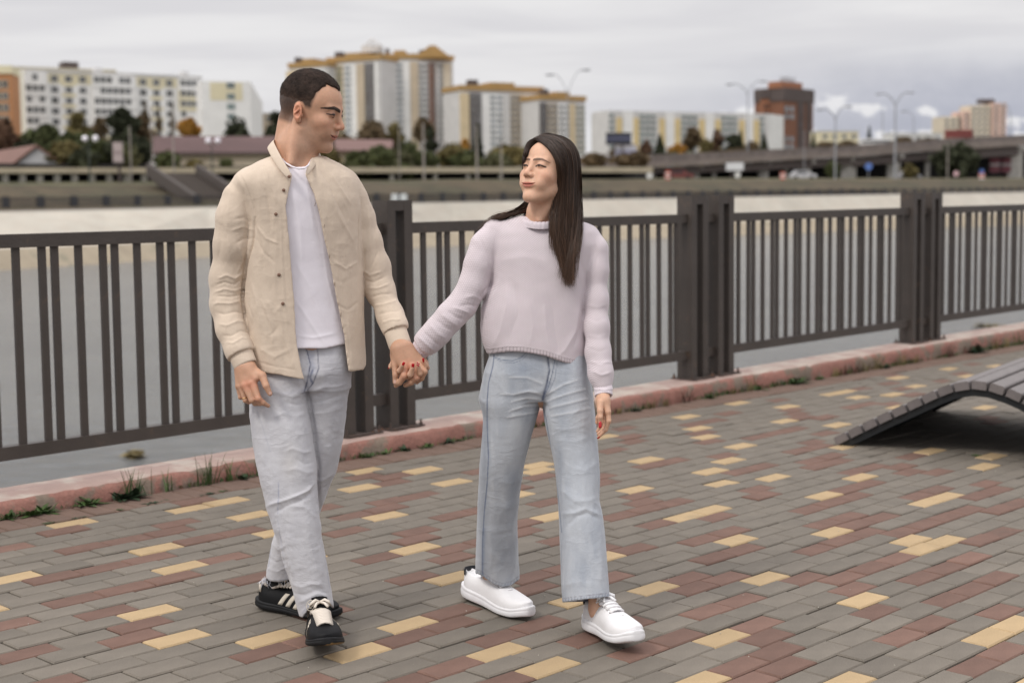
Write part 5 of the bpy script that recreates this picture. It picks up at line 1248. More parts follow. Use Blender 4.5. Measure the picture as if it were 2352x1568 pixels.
# ---- T-shirt
TR=[(356,640,722,4.75,.05),(368,612,752,4.75,.065),(385,590,785,4.75,.085),(410,575,806,4.75,.100),(450,570,812,4.755,.112),(520,578,815,4.76,.112),(600,578,816,4.76,.105),(700,580,816,4.76,.105),(770,582,818,4.765,.114),(800,582,819,4.765,.122),(816,584,819,4.765,.122)]
tee=loft(TR,2.4,.42)
def tee_f(P):
    q=pxy(P); f=tee(P); nk=ell(P,at(676,352,4.73),(.085,.10,.058)); f=smax(f,-nk,.006)
    hy_=ip(q[:,0],[(660,800),(700,801),(745,801),(795,790),(830,780)]); return smax(f,(q[:,1]-hy_)*.00135,.003)
tf=[([(668,430),(690,520),(692,620)],8,2.2),([(712,440),(738,560),(752,640)],7,-1.6),([(678,600),(712,660),(750,745)],7,1.8),([(680,690),(712,740),(745,790)],5,1.6),([(682,770),(720,776),(770,766)],4,1.5),([(700,400),(712,470),(722,540)],5,1.2),([(740,560),(752,640),(775,730)],4,1.6)]
cloth('t_shirt',tee_f,*bbox([at(560,340,4.9),at(840,840,4.6)],.03),.0036,M_tee,MAN,tf,[(1.2,14,11,(1,1,.5))])
nb_=MB(); pts=[]
for i in range(25):
    a=2*math.pi*i/24; 
# ribbed neckline
ring=[at(646,363,4.69),at(655,374,4.655),at(670,383,4.63),at(686,388,4.615),at(699,387,4.62),at(708,380,4.65),at(716,366,4.70)]
nb_.tube(ring,[.0028]*7,8).build('neckband',M_tee,MAN,True)
# ---- open overshirt
SR=[(346,644,716,4.75,.055),(356,628,734,4.75,.068),(368,603,762,4.75,.080),(382,572,786,4.75,.094),(398,549,806,4.75,.106),(420,540,818,4.75,.118),(460,556,824,4.755,.130),(520,566,826,4.76,.132),(600,566,829,4.76,.128),(700,562,832,4.76,.130),(800,570,834,4.765,.138),(880,584,838,4.765,.146)]
sh=loft(SR,2.35,.42)
XLp=[(320,626),(345,632),(363,643),(388,662),(402,671),(415,669),(442,663),(475,657),(530,662),(613,669),(696,676),(771,681),(800,684),(842,692),(880,702)]
XRp=[(330,728),(346,722),(370,711),(388,704),(401,701),(446,721),(500,736),(555,746),(613,759),(675,771),(729,782),(775,792),(804,794),(852,801),(880,806)]
AR=PR([(574,424,4.70,27),(550,456,4.69,35.5),(541,500,4.685,40.5),(534,560,4.69,39.5),(522,640,4.70,37),(522,700,4.69,35),(532,755,4.665,32.5),(549,802,4.635,28.5),(556,822,4.625,27)])
AL=PR([(796,424,4.80,29),(809,455,4.81,31),(824,500,4.82,33),(840,555,4.825,33),(860,613,4.83,34),(873,667,4.82,31.5),(896,725,4.785,27.5),(907,752,4.755,26),(912,768,4.742,25)])
cuR=[(at(548,802,4.635),.0),(at(566,842,4.615),.0)]; cuL=[(at(905,752,4.78),0),(at(921,798,4.755),0)]
def shirt_f(P):
    q=pxy(P); y=q[:,1]; o=sh(P); s=np.maximum(o,-(o+.0085+.03*np.clip((425-y)/40,0,1)))
    front=P[:,1]<4.745+ (P[:,0]-at(690,500,4.75)[0])*.45
    cut=np.maximum(ip(y,XLp)-q[:,0],q[:,0]-ip(y,XRp))*.00135
    s=np.where(front,smax(s,-cut,.002),s)
    nk=ell(P,at(680,345,4.75),(.088,.085,.055)); s=smax(s,-nk,.004)
    hem=ip(q[:,0],[(540,842),(590,850),(608,856),(640,861),(667,867),(702,873),(710,872),(798,853),(834,849),(839,840)]); s=smax(s,(y-hem)*.00135,.002)
    a=smin(chain(P,AR,.03),9.,.001); b_=chain(P,AL,.03)
    # open ends
    a=np.maximum(a,(P-at(553,816,4.63))@nR); b_=np.maximum(b_,(P-at(910,765,4.77))@nL)
    kz=np.interp(y,[400,470],[.020,.0035]); f=smin(s,a,kz); f=smin(f,b_,kz); return f
nR=at(566,842,4.615)-at(548,802,4.635); nR/=np.linalg.norm(nR); nL=at(921,798,4.755)-at(905,752,4.78); nL/=np.linalg.norm(nL)
sf=[([(586,500),(580,560),(566,612),(559,650),(557,690),(563,735),(574,775)],2.6,-9.),([(824,490),(826,540),(827,590),(829,620)],2.6,-7.), # sleeves, image left
([(548,396),(562,420),(574,450),(584,482),(588,506)],2.2,-2.2),([(542,400),(556,424),(568,452),(578,482)],2.5,1.2),
([(578,512),(560,500),(538,504)],6,-3.),([(584,530),(560,520),(530,530)],6,3.),([(582,548),(560,548),(540,560)],6,-2.5),
([(559,628),(540,640),(520,632),(502,640)],5,4.2),([(557,640),(538,654),(515,648),(495,655)],4,-4.),([(560,660),(540,668),(515,664),(492,672)],5,4.),([(556,675),(530,682),(500,680)],4,-3.6),([(556,690),(530,697),(500,696),(490,700)],5,3.6),([(562,720),(540,716),(515,722),(498,718)],5,-3.),([(566,740),(545,738),(520,748),(504,744)],5,3.4),([(572,765),(552,760),(530,772),(512,770)],5,-3.),([(574,778),(556,776),(536,788),(520,786)],4,3.),([(500,470),(508,540),(498,610)],9,-2.),([(528,440),(520,520),(530,600)],10,2.),([(550,560),(557,600),(545,628)],6,3.),
# right sleeve
([(826,500),(824,560),(826,610)],3,-3.5),([(832,620),(850,632),(876,624)],5,3.6),([(838,645),(858,648),(884,636)],4.5,-3.4),([(845,662),(868,662),(895,652)],5,3.4),([(850,684),(875,676),(902,674)],5,-3.),([(860,702),(884,698),(912,690)],5,3.),([(868,722),(892,716),(918,714)],5,-2.6),([(876,742),(898,734),(922,734)],4.5,2.6),([(845,480),(850,540),(838,600)],7,2.6),([(858,520),(868,580),(846,628)],5,-2.4),([(822,440),(830,480),(824,520)],4,-2.),
# body panels
([(600,380),(596,440),(598,520),(604,620)],8,2.6),([(612,420),(622,520),(618,600)],8,-2.6),([(632,440),(636,540),(630,640),(640,740)],7,2.4),([(584,510),(600,560),(606,640)],6,-3.),([(574,640),(590,700),(600,760)],6,3.),([(600,700),(616,740),(625,768),(640,748)],4,-3.2),([(612,690),(630,720),(648,700)],5,2.6),([(566,690),(580,730),(578,770)],5,-2.4),([(650,480),(652,560),(655,640),(664,720)],3,-2.6),([(644,470),(647,560),(650,650),(660,760),(680,860)],2.2,2.),
([(640,400),(636,470),(634,540)],3,-1.6),([(730,400),(760,470),(768,520)],9,2.2),([(790,470),(800,500),(815,512)],5,-2.2),([(770,560),(800,560),(822,540)],6,1.8),([(760,640),(790,650),(824,630)],6,-1.6),([(780,660),(800,720),(806,800)],8,2.2),([(750,380),(770,440),(800,520)],7,-1.6),([(735,460),(748,540),(762,610),(775,680),(788,760),(797,840)],2.2,1.6),([(744,455),(757,540),(771,610),(785,680),(798,760),(806,840)],2.,-1.6),
([(596,800),(630,820),(670,800)],8,2.2),([(590,830),(630,842),(680,850)],5,-1.8)]
sf=[(p_,w_*(.62 if abs(a_)<6 and max(q[0] for q in p_)-min(q[0] for q in p_)<95 and (p_[0][0]<600 or p_[0][0]>815) else 1.),a_*((.75 if (max(q[0] for q in p_)-min(q[0] for q in p_)<95 and (p_[0][0]<600 or p_[0][0]>815)) else .55) if abs(a_)<6 else 1.)) for p_,w_,a_ in sf]
sf+=[([(604,372),(622,430),(640,470)],3,2.6),([(596,400),(612,450),(624,520)],3,-2.4),([(590,520),(612,548),(640,560)],3,2.2),([(588,545),(606,580),(632,604)],3,-2.2),([(740,372),(772,420),(806,470)],3.5,2.4),([(730,380),(758,430),(790,500)],3.5,-2.),([(750,420),(775,490),(816,560)],4,1.8),([(765,600),(795,618),(824,600)],3,1.8),([(772,700),(800,712),(828,690)],3,-1.8),([(600,690),(620,740),(628,800)],3,2.),([(640,700),(650,770),(672,830)],3.5,1.8)]
cloth('overshirt',shirt_f,*bbox([at(478,335,4.9),at(935,880,4.52),at(480,880,4.5)],.02),.0033,M_linen,MAN,sf,[(1.8,10,21,(1,1,.6)),(1.3,30,22,(1.2,1.2,.45)),(.4,80,23,(1,1,.6))],sm=2)
def ribbon(name,top,bot,th,mt,parent,sub=1):
    n=len(top); V=list(top)+list(bot); Q=[(i,i+1,n+i+1,n+i) for i in range(n-1)]
    o=mkobj(name,mesh(name,V,Q,mt,True),parent); md=o.modifiers.new('sol','SOLIDIFY'); md.thickness=th; md.offset=0
    md=o.modifiers.new('sub','SUBSURF'); md.levels=1; md.render_levels=sub+1; return o
ct=[at(672,400,4.600),at(655,376,4.615),at(641,350,4.645),at(630,328,4.69),at(628,320,4.74),at(640,318,4.81),at(668,320,4.845),at(700,327,4.84),at(720,337,4.80),at(724,345,4.76),at(718,360,4.70),at(708,378,4.65),at(701,393,4.625)]
cb=[at(666,416,4.598),at(645,397,4.612),at(626,369,4.645),at(614,345,4.69),at(612,338,4.74),at(628,336,4.83),at(660,338,4.875),at(705,345,4.87),at(735,352,4.82),at(740,360,4.77),at(731,374,4.70),at(716,392,4.645),at(704,408,4.62)]
ribbon('collar',ct,cb,.005,M_linen,MAN)
def cuff(name,a,b_,r0,r1,mt,parent,flat=.85):
    a=np.array(a);b_=np.array(b_); d=(b_-a)/np.linalg.norm(b_-a); X=np.cross(d,[0,1,0.]);X/=np.linalg.norm(X); Yv=np.cross(d,X); mb=MB(); K=24
    prof=[(0,r0-.003),(0,r0),(.12,r0+.0015),(.88,r1+.0015),(1.,r1),(1.,r1-.0035),(.4,r1-.006)]
    for t,r in prof:
        for j in range(K): th=2*math.pi*j/K; mb.v.append(a+(b_-a)*t+X*r*math.cos(th)+Yv*r*flat*math.sin(th))
    for i in range(len(prof)-1):
        for j in range(K): j2=(j+1)%K; mb.f.append((i*K+j,(i+1)*K+j,(i+1)*K+j2,i*K+j2))
    return mb.build(name,mt,parent,True)
cuff('cuff',at(550,806,4.632),at(565,840,4.615),.0372,.0352,M_linen,MAN); cuff('cuff',at(906,755,4.752),at(920,796,4.728),.0350,.0350,M_linen,MAN)
M_btn=mat('button_brown',(.20,.11,.075),.35)
for x,y in ((664,404),(652,437),(634,492),(641,631),(650,697)):
    c=at(x,y,4.6); d=ray(x,y); 
    # drop the button onto the cloth
    t=np.linspace(4.55,4.76,120); Pp=np.array([at(x,y,k) for k in t]); v_=sh(Pp); kk_=np.argmax(v_<0) if (v_<0).any() else 40; c=Pp[kk_]-np.array([0,.004,0])
    if y==404: c=at(664,406,4.590)
    mb=MB(); mb.tube([c+[0,.002,0],c-[0,.001,0]],[.0052,.0050],14); mb.tube([c-[0,.0008,0],c-[0,.0018,0]],[.0050,.0036],14); mb.build('button',M_btn,MAN,True)
for x,y in ((724,470),(745,520),(757,590),(769,652),(783,722)):
    Pp=np.array([at(x,y,k) for k in np.linspace(4.5,4.76,160)]); v_=sh(Pp); c=Pp[np.argmax(v_<0)]-np.array([0,.0028,0]); MB().tube([c-[.001,0,.0055],c+[.001,0,.0055]],.0009,5).build('buttonhole',mat('thread_tan',(.22,.15,.11)),MAN)
mb=MB(); c,r=RH['f3'][0][0]*.55+RH['f3'][1][0]*.45,0
a=RH['f3'][1][0]-RH['f3'][0][0]; a/=np.linalg.norm(a); c=RH['f3'][0][0]+(RH['f3'][1][0]-RH['f3'][0][0])*.86; X=np.cross(a,[0,1,0.]);X/=np.linalg.norm(X);Yv=np.cross(a,X)
mb.tube([c+(X*math.cos(t)+Yv*math.sin(t))*.0092 for t in np.linspace(0,6.283,21)],.0011,6); mb.build('ring',mat('gold',(.83,.55,.25),.25,metal=1.),MAN,True)
# ---- jeans
LF=[(775,625,722,4.755,.070),(830,592,716,4.74,.094),(880,580,708,4.725,.100),(932,574,709,4.715,.100),(975,577,717,4.70,.098),(1030,584,722,4.685,.094),(1075,592,729,4.67,.090),(1117,602,729,4.66,.085),(1160,611,732,4.65,.080),(1200,624,738,4.64,.075),(1240,638,741,4.635,.072),(1288,650,748,4.63,.070),(1340,668,757,4.63,.070),(1378,679,764,4.63,.072),(1420,690,768,4.625,.072)]
LB=[(775,660,798,4.775,.070),(830,670,802,4.77,.095),(888,690,802,4.775,.095),(953,695,795,4.78,.088),(1004,692,788,4.785,.082),(1048,690,780,4.79,.078),(1081,688,775,4.80,.074),(1110,678,762,4.81,.070),(1139,668,750,4.82,.068),(1165,658,741,4.83,.066),(1190,648,731,4.84,.064),(1215,636,716,4.85,.063),(1244,624,702,4.86,.062),(1273,619,692,4.87,.061),(1310,611,676,4.88,.062),(1345,612,670,4.885,.063)]
lf,lb=loft(LF,2.3),loft(LB,2.3)
HP=loft([(770,622,800,4.765,.088),(800,616,803,4.765,.096),(850,596,806,4.76,.120),(890,590,803,4.76,.110)],2.3,.3)
def jeans_m(P):
    q=pxy(P); a=lf(P); b_=lb(P)
    a=smax(a,(q[:,1]-ip(q[:,0],[(680,1412),(695,1418),(708,1400),(721,1384),(741,1376),(755,1386),(766,1396)]))*.00135,.002)
    b_=smax(b_,(q[:,1]-ip(q[:,0],[(605,1318),(618,1334),(640,1336),(662,1332),(680,1332)]))*.00135,.002)
    f=smin(a,b_,.006); f=smin(f,HP(P),.02)
    # hollow legs at the hems
    return f
DM=np.array([.52,.515,.54])
def jm_col(V,N):
    q=pxy(V); C=np.tile(DM,(len(V),1)); 
    def bl(m_,c): m_=np.clip(m_,0,1)[:,None]; C[:]=C*(1-m_)+np.array(c)*m_
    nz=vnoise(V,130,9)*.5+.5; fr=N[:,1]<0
    n1=fbm(V*np.array([1,1,.3]),22,3,5); bl(np.clip(.15+.6*n1,0,1)*.55,(.40,.40,.445)); bl(np.clip(fbm(V*np.array([1,1,.2]),70,2,6)-.05,0,1)*.25,(.62,.62,.64)); bl(np.clip((q[:,0]-722)/60,0,1)*np.clip((1060-q[:,1])/120,0,1)*.30,(.36,.36,.40))  # last blend darkens the rear thigh, its shade put into the denim colour
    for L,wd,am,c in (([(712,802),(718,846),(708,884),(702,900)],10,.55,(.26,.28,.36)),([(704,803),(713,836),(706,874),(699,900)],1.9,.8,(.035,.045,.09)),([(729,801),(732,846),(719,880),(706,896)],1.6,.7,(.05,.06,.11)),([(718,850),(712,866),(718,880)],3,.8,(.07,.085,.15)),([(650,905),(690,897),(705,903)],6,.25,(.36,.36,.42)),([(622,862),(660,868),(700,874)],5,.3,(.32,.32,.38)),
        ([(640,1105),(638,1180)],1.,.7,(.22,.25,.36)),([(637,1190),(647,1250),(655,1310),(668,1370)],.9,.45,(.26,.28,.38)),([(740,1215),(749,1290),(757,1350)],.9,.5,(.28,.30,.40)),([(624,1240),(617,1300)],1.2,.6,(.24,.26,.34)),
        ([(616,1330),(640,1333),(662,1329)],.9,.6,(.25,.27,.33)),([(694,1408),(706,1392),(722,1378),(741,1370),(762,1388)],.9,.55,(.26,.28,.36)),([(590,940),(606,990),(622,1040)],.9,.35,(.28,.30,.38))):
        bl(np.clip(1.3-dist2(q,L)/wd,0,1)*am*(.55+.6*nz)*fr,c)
    bl(np.clip((.5-np.abs(N[:,1]))*0,0,1),(0,0,0)); back=np.clip((V[:,1]-4.74)/.04,0,1)*0
    yel=np.clip(1-np.abs(q[:,1]-1060)/60,0,1)*np.clip(1-np.abs(q[:,0]-665)/30,0,1)*.25; bl(yel,(.55,.50,.42)); return C
jf=[([(709,912),(715,950),(722,995),(726,1035),(733,1070),(731,1106),(735,1150),(742,1205)],3.5,-14.),([(640,1225),(650,1262),(658,1300),(668,1330)],3.,-8.),([(702,882),(706,900),(712,925)],4,-8.),([(705,905),(670,910),(640,902),(620,896)],5,3.4),([(707,925),(680,930),(650,922)],4,-3.),([(709,945),(680,956),(650,950),(620,960)],6,2.8),([(700,880),(672,872),(648,880)],6,2.2),
([(722,1035),(696,1040),(672,1030),(655,1036)],4,3.6),([(727,1060),(700,1066),(678,1052)],4.5,-3.2),([(729,1082),(705,1086),(680,1076),(655,1082)],5,3.4),
([(727,1106),(705,1128),(678,1140),(650,1150),(622,1158),(612,1164)],4,6.),([(724,1124),(704,1142),(680,1154),(655,1164),(630,1178)],5,-5.),([(650,1170),(670,1160),(700,1165),(726,1190),(736,1216)],5,3.2),([(640,1196),(648,1240),(662,1300)],5,2.6),([(660,1180),(655,1230),(668,1290),(690,1340)],8,-2.4),([(700,1200),(716,1260),(735,1330)],9,2.4),
([(668,1340),(690,1348),(720,1340),(750,1346)],4,3.2),([(676,1362),(700,1366),(725,1356),(758,1362)],4,-3.),([(684,1385),(705,1375),(730,1362),(757,1372)],4,3.2),([(690,1400),(712,1386),(736,1372)],3,-2.),
([(705,905),(740,890),(775,888),(800,880)],4,3.2),([(712,925),(745,920),(795,905)],4,-2.6),([(715,950),(750,948),(790,935)],5,2.4),([(728,1110),(745,1100),(772,1085)],4,4.),([(740,1122),(752,1118),(765,1108)],3,-4.),([(620,1244),(640,1262),(660,1250)],4,3.),([(616,1280),(636,1292),(660,1284)],4,-2.6),([(612,1305),(636,1312),(664,1300)],3.5,2.6),
([(700,840),(690,860),(700,890)],5,-3.5),([(724,810),(726,850),(712,886)],3,2.2),([(700,806),(710,840),(702,880)],2.5,2.2)]
jf=[(p_,w_*1.15,a_*(.68 if abs(a_)<5 else .8)) for p_,w_,a_ in jf]
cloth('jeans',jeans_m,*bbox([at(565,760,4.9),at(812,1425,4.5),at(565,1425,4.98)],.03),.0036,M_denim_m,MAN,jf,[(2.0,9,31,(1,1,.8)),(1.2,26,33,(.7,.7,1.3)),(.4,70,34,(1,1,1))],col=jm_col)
# frayed threads at the back hem
mb=MB(); R=np.random.RandomState(3)
for i in range(26):
    p=at(600+R.rand()*60,1328+R.rand()*6,4.86+R.rand()*.02-.03) if i>12 else at(606+R.rand()*6,1322+R.rand()*8,4.87); e=p+np.array([(-.012 if i<=12 else 0)+R.randn()*.006,R.randn()*.004,-.010-.018*R.rand()]); mb.tube([p,(p+e)/2+R.randn(3)*.003,e],.0006,4)
mb.build('frayed_hem',mat('thread',(.6,.6,.66),.9),MAN,kind='stuff')
# ---- shoes
M_blk=mat('shoe_black',(.006,.006,.007),.6,spec=.2,bump=.1,bscale=200); M_gum=mat('gum_edge',(.16,.09,.03),.5); M_cream=mat('shoe_cream',(.62,.56,.47),.6,.06,30); M_blks=mat('shoe_sole_black',(.011,.011,.012),.6,.2,40,spec=.25); M_sock=mat('sock_black',(.012,.012,.013),.95); M_lace=mat('lace_cream',(.70,.63,.55),.8)
STM=dict(sole=.030,gum=1,top=[.060,.064,.058,.052,.058,.066,.062,.050,.038,.028,.010],tongue=.045,laces=14,lace_r=.0040,bow=.014,l0=.80,ls=.50,spring=.014,tongue_mat=M_blk)
def man_shoe(heel,toe,label):
    r=mkobj('shoe',None,MAN); r.empty_display_size=.05; r['label']=label
    r.matrix_parent_inverse=Matrix.Identity(4); r.matrix_basis=Matrix.Identity(4); r.matrix_parent_inverse=wm(MAN).inverted()
    T,topz,ss,hw,ZL,hts=shoe(r,heel,toe,label,.3,.112,M_blk,M_blks,M_gum,M_lace,STM,None)
    hwf=lambda s: float(np.interp(s,ss,hw)); zl=lambda s: float(np.interp(s,ss,ZL)); hf=lambda s: float(np.interp(s,ss,hts))
    for sg in (-1,1):
        for k in range(3):
            V=[];N=7; s0=.34+.105*k
            for i in range(N):
                t=i/(N-1); s=s0+.085*t-.02; a=math.asin(min(1,.03+.62*t)); 
                for e in (0,1):
                    s2=s+e*.058; ca=math.cos(a); y=(hwf(s2)-.0015)*ca**.72*(1-.30*math.sin(a)**3*(s2<.6))+.0012; z=zl(s2)-.003+hf(s2)*math.sin(a)**.85
                    V.append(T(s2,sg*y,z+.0003))
            Q=[(2*i,2*i+1,2*i+3,2*i+2) for i in range(N-1)]; o=mkobj('stripe',mesh('stripe',V,Q,M_cream,True),r); md=o.modifiers.new('s','SOLIDIFY'); md.thickness=.0012; md.offset=0
    # heel tab, white collar lining, sock
    V=[]
    for i in range(9):
        a=-math.pi/2+math.pi*i/8; ca,sa=math.cos(a),math.sin(a)
        for z in (zl(.03)+.024,zl(.03)+.054): V.append(T(.075-.062*ca,sa*.031,z+.004*abs(sa)*(-1 if z>zl(.03)+.04 else 0)))
    Q=[(2*i,2*i+1,2*i+3,2*i+2) for i in range(8)]; o=mkobj('heel_tab',mesh('heel_tab',V,Q,M_cream,True),r); md=o.modifiers.new('s','SOLIDIFY'); md.thickness=.003; md.offset=0
    mb=MB(); pts=[T(.035,sg_,topz(.04)-.003) if q_==0 else T(*q_) for q_,sg_ in ((0,0),((.06,.020,topz(.06)-.004),0),((.13,.025,topz(.13)-.006),0),((.22,.024,topz(.22)-.006),0),((.30,.019,topz(.30)-.002),0))]; p2=[T(.035,0,topz(.04)-.003)]+[T(a_,-b_,c_) for a_,b_,c_ in ((.06,.020,topz(.06)-.004),(.13,.025,topz(.13)-.006),(.22,.024,topz(.22)-.006),(.30,.019,topz(.30)-.002))]
    mb.tube(pts,.005,8); mb.tube(p2,.005,8); mb.build('collar_lining',mat('lining',(.42,.37,.33),.9),r,True)
    mb=MB(); mb.tube([T(.17,0,.03),T(.17,0,.07),T(.20,0,.10),T(.21,0,.118)],[.032,.031,.030,.028],14); mb.build('sock',M_sock,r,True); return r,T,topz
gh=lambda Y,x: gz(Y,at(x,1400,Y)[0])
h=at(729,1400,4.62); h[2]=gh(4.62,729)+.002; t=at(751,1400,4.335); t[2]=gh(4.335,751)+.046
rs_,Tm,tzm=man_shoe(h,t,'black shoe with white stripes, toe raised towards the camera')
# round trefoil badge on the tongue: ring and three leaves
c0=Tm(.30,-.012,tzm(.30)+.040); nrm=np.array([-.25,-.9,.35]); nrm/=np.linalg.norm(nrm); ux=np.cross([0,0,1.],nrm); ux/=np.linalg.norm(ux); uy=np.cross(nrm,ux)
mb=MB(); c0=at(713,1390,4.53); mb.tube([c0+(ux*math.cos(a)*.0125+uy*math.sin(a)*.016) for a in np.linspace(0,6.283,19)],.0011,5)
for a in (.6,1.57,2.54): mb.tube([c0-uy*.004,c0+(ux*math.cos(a)+uy*math.sin(a))*.004,c0+(ux*math.cos(a)+uy*math.sin(a))*.010],[.0006,.0026,.0008],6)
for k in (-1,0,1): mb.tube([c0-ux*.005-uy*(.006+.0022*k),c0+ux*.005-uy*(.006+.0022*k)],.0006,4)
mb.build('emblem',M_cream,rs_,True)
h=at(600,1400,4.93); h[2]=gh(4.93,600)+.003; t=at(774,1400,4.79); t[2]=gh(4.79,774)+.001
man_shoe(h,t,'black shoe with white stripes, flat on the ground behind')

# ================================================================== WOMAN
wc=at(1245,1400,4.78); WOM=empty('person',(wc[0],4.78,gz(4.78,wc[0])),'young woman with long dark hair, pale lilac knitted jumper and wide light blue jeans','person')
WK=np.array([.66,.40,.275])
HWm=Head((0,0,0),math.radians(-43),math.radians(-13),math.radians(-1.5),.93,1.); e1=HWm.wor((.0,.085,.021)); HWm.O=at(1224,379.5,4.665)-e1
OW=HWm.O
wn1=HWm.wor((0,-.010,-.05)); wn2=at(1246,490,4.74); wn3=at(1245,512,4.755)
def wom_head(P):
    f=HWm.sdf(P); n_=smin(cap(P,wn1,wn2,.045,.046),cap(P,wn2,wn3,.046,.055),.02)
    n_=smin(n_,cap(P,HWm.wor((.045,-.015,-.035)),at(1240,505,4.69),.012,.010),.016)
    n_=smin(n_,ell(P,at(1245,535,4.77),(.13,.07,.035)),.03); return smin(f,n_,.016)
V,Q=polygonize(wom_head,OW-[.17,.17,.26],OW+[.17,.17,.17],.0017); V=smooth_mesh(V,Q,2,.45)
def wom_paint(V):
    p=HWm.loc(V); a=p.copy();a[:,0]=np.abs(a[:,0]); C=np.tile(WK,(len(V),1))
    def blend(m_,c): m_=np.clip(m_,0,1)[:,None]; C[:]=C*(1-m_)+np.array(c)*m_
    sm_=lambda d,w_: np.clip(.5-d/w_,0,1)
    blend(sm_(ell(a,(.045,.06,-.014),(.020,.03,.016)),.03)*.38,(.66,.27,.18))
    blend(sm_(ell(p,(0,.105,-.012),(.013,.02,.011)),.014)*.25,(.66,.28,.19))
    fr=np.clip((p[:,1]-.035)/.01,0,1); q=np.stack([a[:,0],p[:,2]],1); nz=vnoise(V,300,3)
    bd=dist2(q,[(.010,.0370),(.022,.0395),(.036,.0405),(.048,.0370),(.055,.0330)]); bw=np.interp(a[:,0],[.009,.02,.04,.054],[.0036,.0042,.0032,.0010])
    blend(np.clip((bw+.001-bd)/.0018,0,1)*fr*.88*(1+.12*nz),(.075,.037,.023))
    blend(np.clip(1-np.hypot((q[:,0]-.033)/.019,(q[:,1]-.024)/.010),0,1)*fr*.4,(.50,.27,.19))
    ed=dist2(q,[(.018,.0165),(.026,.0205),(.035,.0205),(.048,.0165)]); blend(np.clip((.0031-ed)/.0012,0,1)*fr*.97,(.012,.008,.007))
    ed=np.hypot((q[:,0]-.0315)/.0062,(q[:,1]-.0175)/.0034); blend(np.clip((1.1-ed)*3,0,1)*fr*.9,(.03,.018,.014))
    ed=dist2(q,[(.022,.0160),(.034,.0152),(.045,.0150)]); blend(np.clip((.0008-ed)/.0008,0,1)*fr*.5,(.20,.10,.07))
    ed=dist2(q,[(.018,.0235),(.030,.0275),(.044,.0245)]); blend(np.clip((.0009-ed)/.0009,0,1)*fr*.45,(.35,.17,.11))
    mouth_paint(p,a,blend,(.50,.155,.12),(.15,.04,.03),.85)
    blend(sm_(ell(a,(.0065,.1045,-.0225),(.0038,.006,.0032)),.002)*.75,(.18,.06,.045)); return C
pv,pq,pc=[V],[Q],[wom_paint(V)]
# her fingers over the back of his hand
F=[([(700,700,.060,120),(560,900,.050,80),(470,1120,.012,66),(478,1040,-.030,62),(560,905,-.046,50)],(602,830),54),
   ([(800,760,.060,120),(760,1000,.050,80),(730,1230,.006,78),(745,1130,-.042,76),(805,960,-.052,58)],(815,862),60),
   ([(900,760,.060,110),(940,1000,.045,76),(985,1200,.010,68),(975,1110,-.036,66),(935,930,-.046,52)],(918,826),46),
   ([(980,700,.060,100),(1120,850,.035,66),(1165,980,.012,50),(1110,900,-.014,54),(1068,815,-.022,42)],(1057,730),44),
   ([(620,640,.060,120),(330,830,.045,70),(262,920,.030,50),(238,975,.024,38)],(222,1000),40)]
WF=[gf(f) for f,_,_ in F]; WA=PR([(1000,775,4.74,17),(972,803,4.74,17),(950,825,4.745,20)])
def wrh(P):
    f=chain(P,WA)
    f=smin(f,smin(chain(P,gf([(880,560,.06,150),(820,900,.055,170)])),chain(P,gf([(760,620,.06,130),(680,880,.055,130)])),.02),.02)
    for c in WF: f=smin(f,chain(P,c,.004),.004)
    return f
allp=[p for c in WF for p,_ in c]+[p for p,_ in WA]
V,Q,C=hand_piece(wrh,allp,.0018,(),.93,base=WK); pv.append(V);pq.append(Q);pc.append(C)
wx=lambda c:1341.4+c*.08792; wy=lambda c:882+c*.08792; Yw_=4.60
def wfi(pts): return PR([(wx(x),wy(y),Yw_+dy,r*.08792) for x,y,dy,r in pts])
LHW=dict(arm=wfi([(500,180,.03,175),(500,420,.012,165)]),p1=wfi([(540,450,.01,140),(620,720,-.006,85)]),p2=wfi([(470,450,.015,140),(500,740,.015,90)]),p3=wfi([(420,450,.02,110),(430,650,.012,85)]),
 th=wfi([(430,480,-.004,95),(420,700,-.016,80),(425,860,-.022,68),(420,1010,-.020,50)]),
 f1=wfi([(630,720,-.004,74),(645,960,-.010,64),(570,1190,-.004,56),(410,1350,.006,44)]),f2=wfi([(570,760,.016,70),(590,980,.016,60),(500,1180,.02,52),(370,1300,.024,44)]),f3=wfi([(490,760,.03,66),(500,960,.034,56),(420,1120,.036,48),(350,1230,.036,42)]),f4=wfi([(420,720,.036,60),(350,880,.04,48),(330,1010,.042,40)]))
def wlh(P):
    f=None
    for k in ('arm','p1','p2','p3'):
        d=chain(P,LHW[k]); f=d if f is None else smin(f,d,.012)
    for k in ('th','f1','f2','f3','f4'): f=smin(f,chain(P,LHW[k],.004),.004)
    return f
allp=[p for v in LHW.values() for p,_ in v]; V,Q,C=hand_piece(wlh,allp,.0018,(),.95,base=WK); pv.append(V);pq.append(Q);pc.append(C)
WB=[PR([(1245,520,4.77,45),(1235,640,4.77,62),(1238,800,4.77,62),(1240,870,4.78,66)]),PR([(1135,540,4.76,22),(1100,610,4.745,20),(1066,698,4.73,17),(1000,765,4.73,15)]),PR([(1350,560,4.76,22),(1370,720,4.72,18),(1383,880,4.64,14)]),
 PR([(1175,920,4.79,48),(1150,1130,4.84,34),(1130,1300,4.95,20),(1125,1345,4.98,18)]),PR([(1300,920,4.76,48),(1325,1130,4.71,36),(1365,1330,4.66,21),(1375,1400,4.64,19),(1380,1425,4.64,18)])]
def wbody(P):
    f=None
    for c in WB:
        d=chain(P,c,.03); f=d if f is None else smin(f,d,.03)
    return f
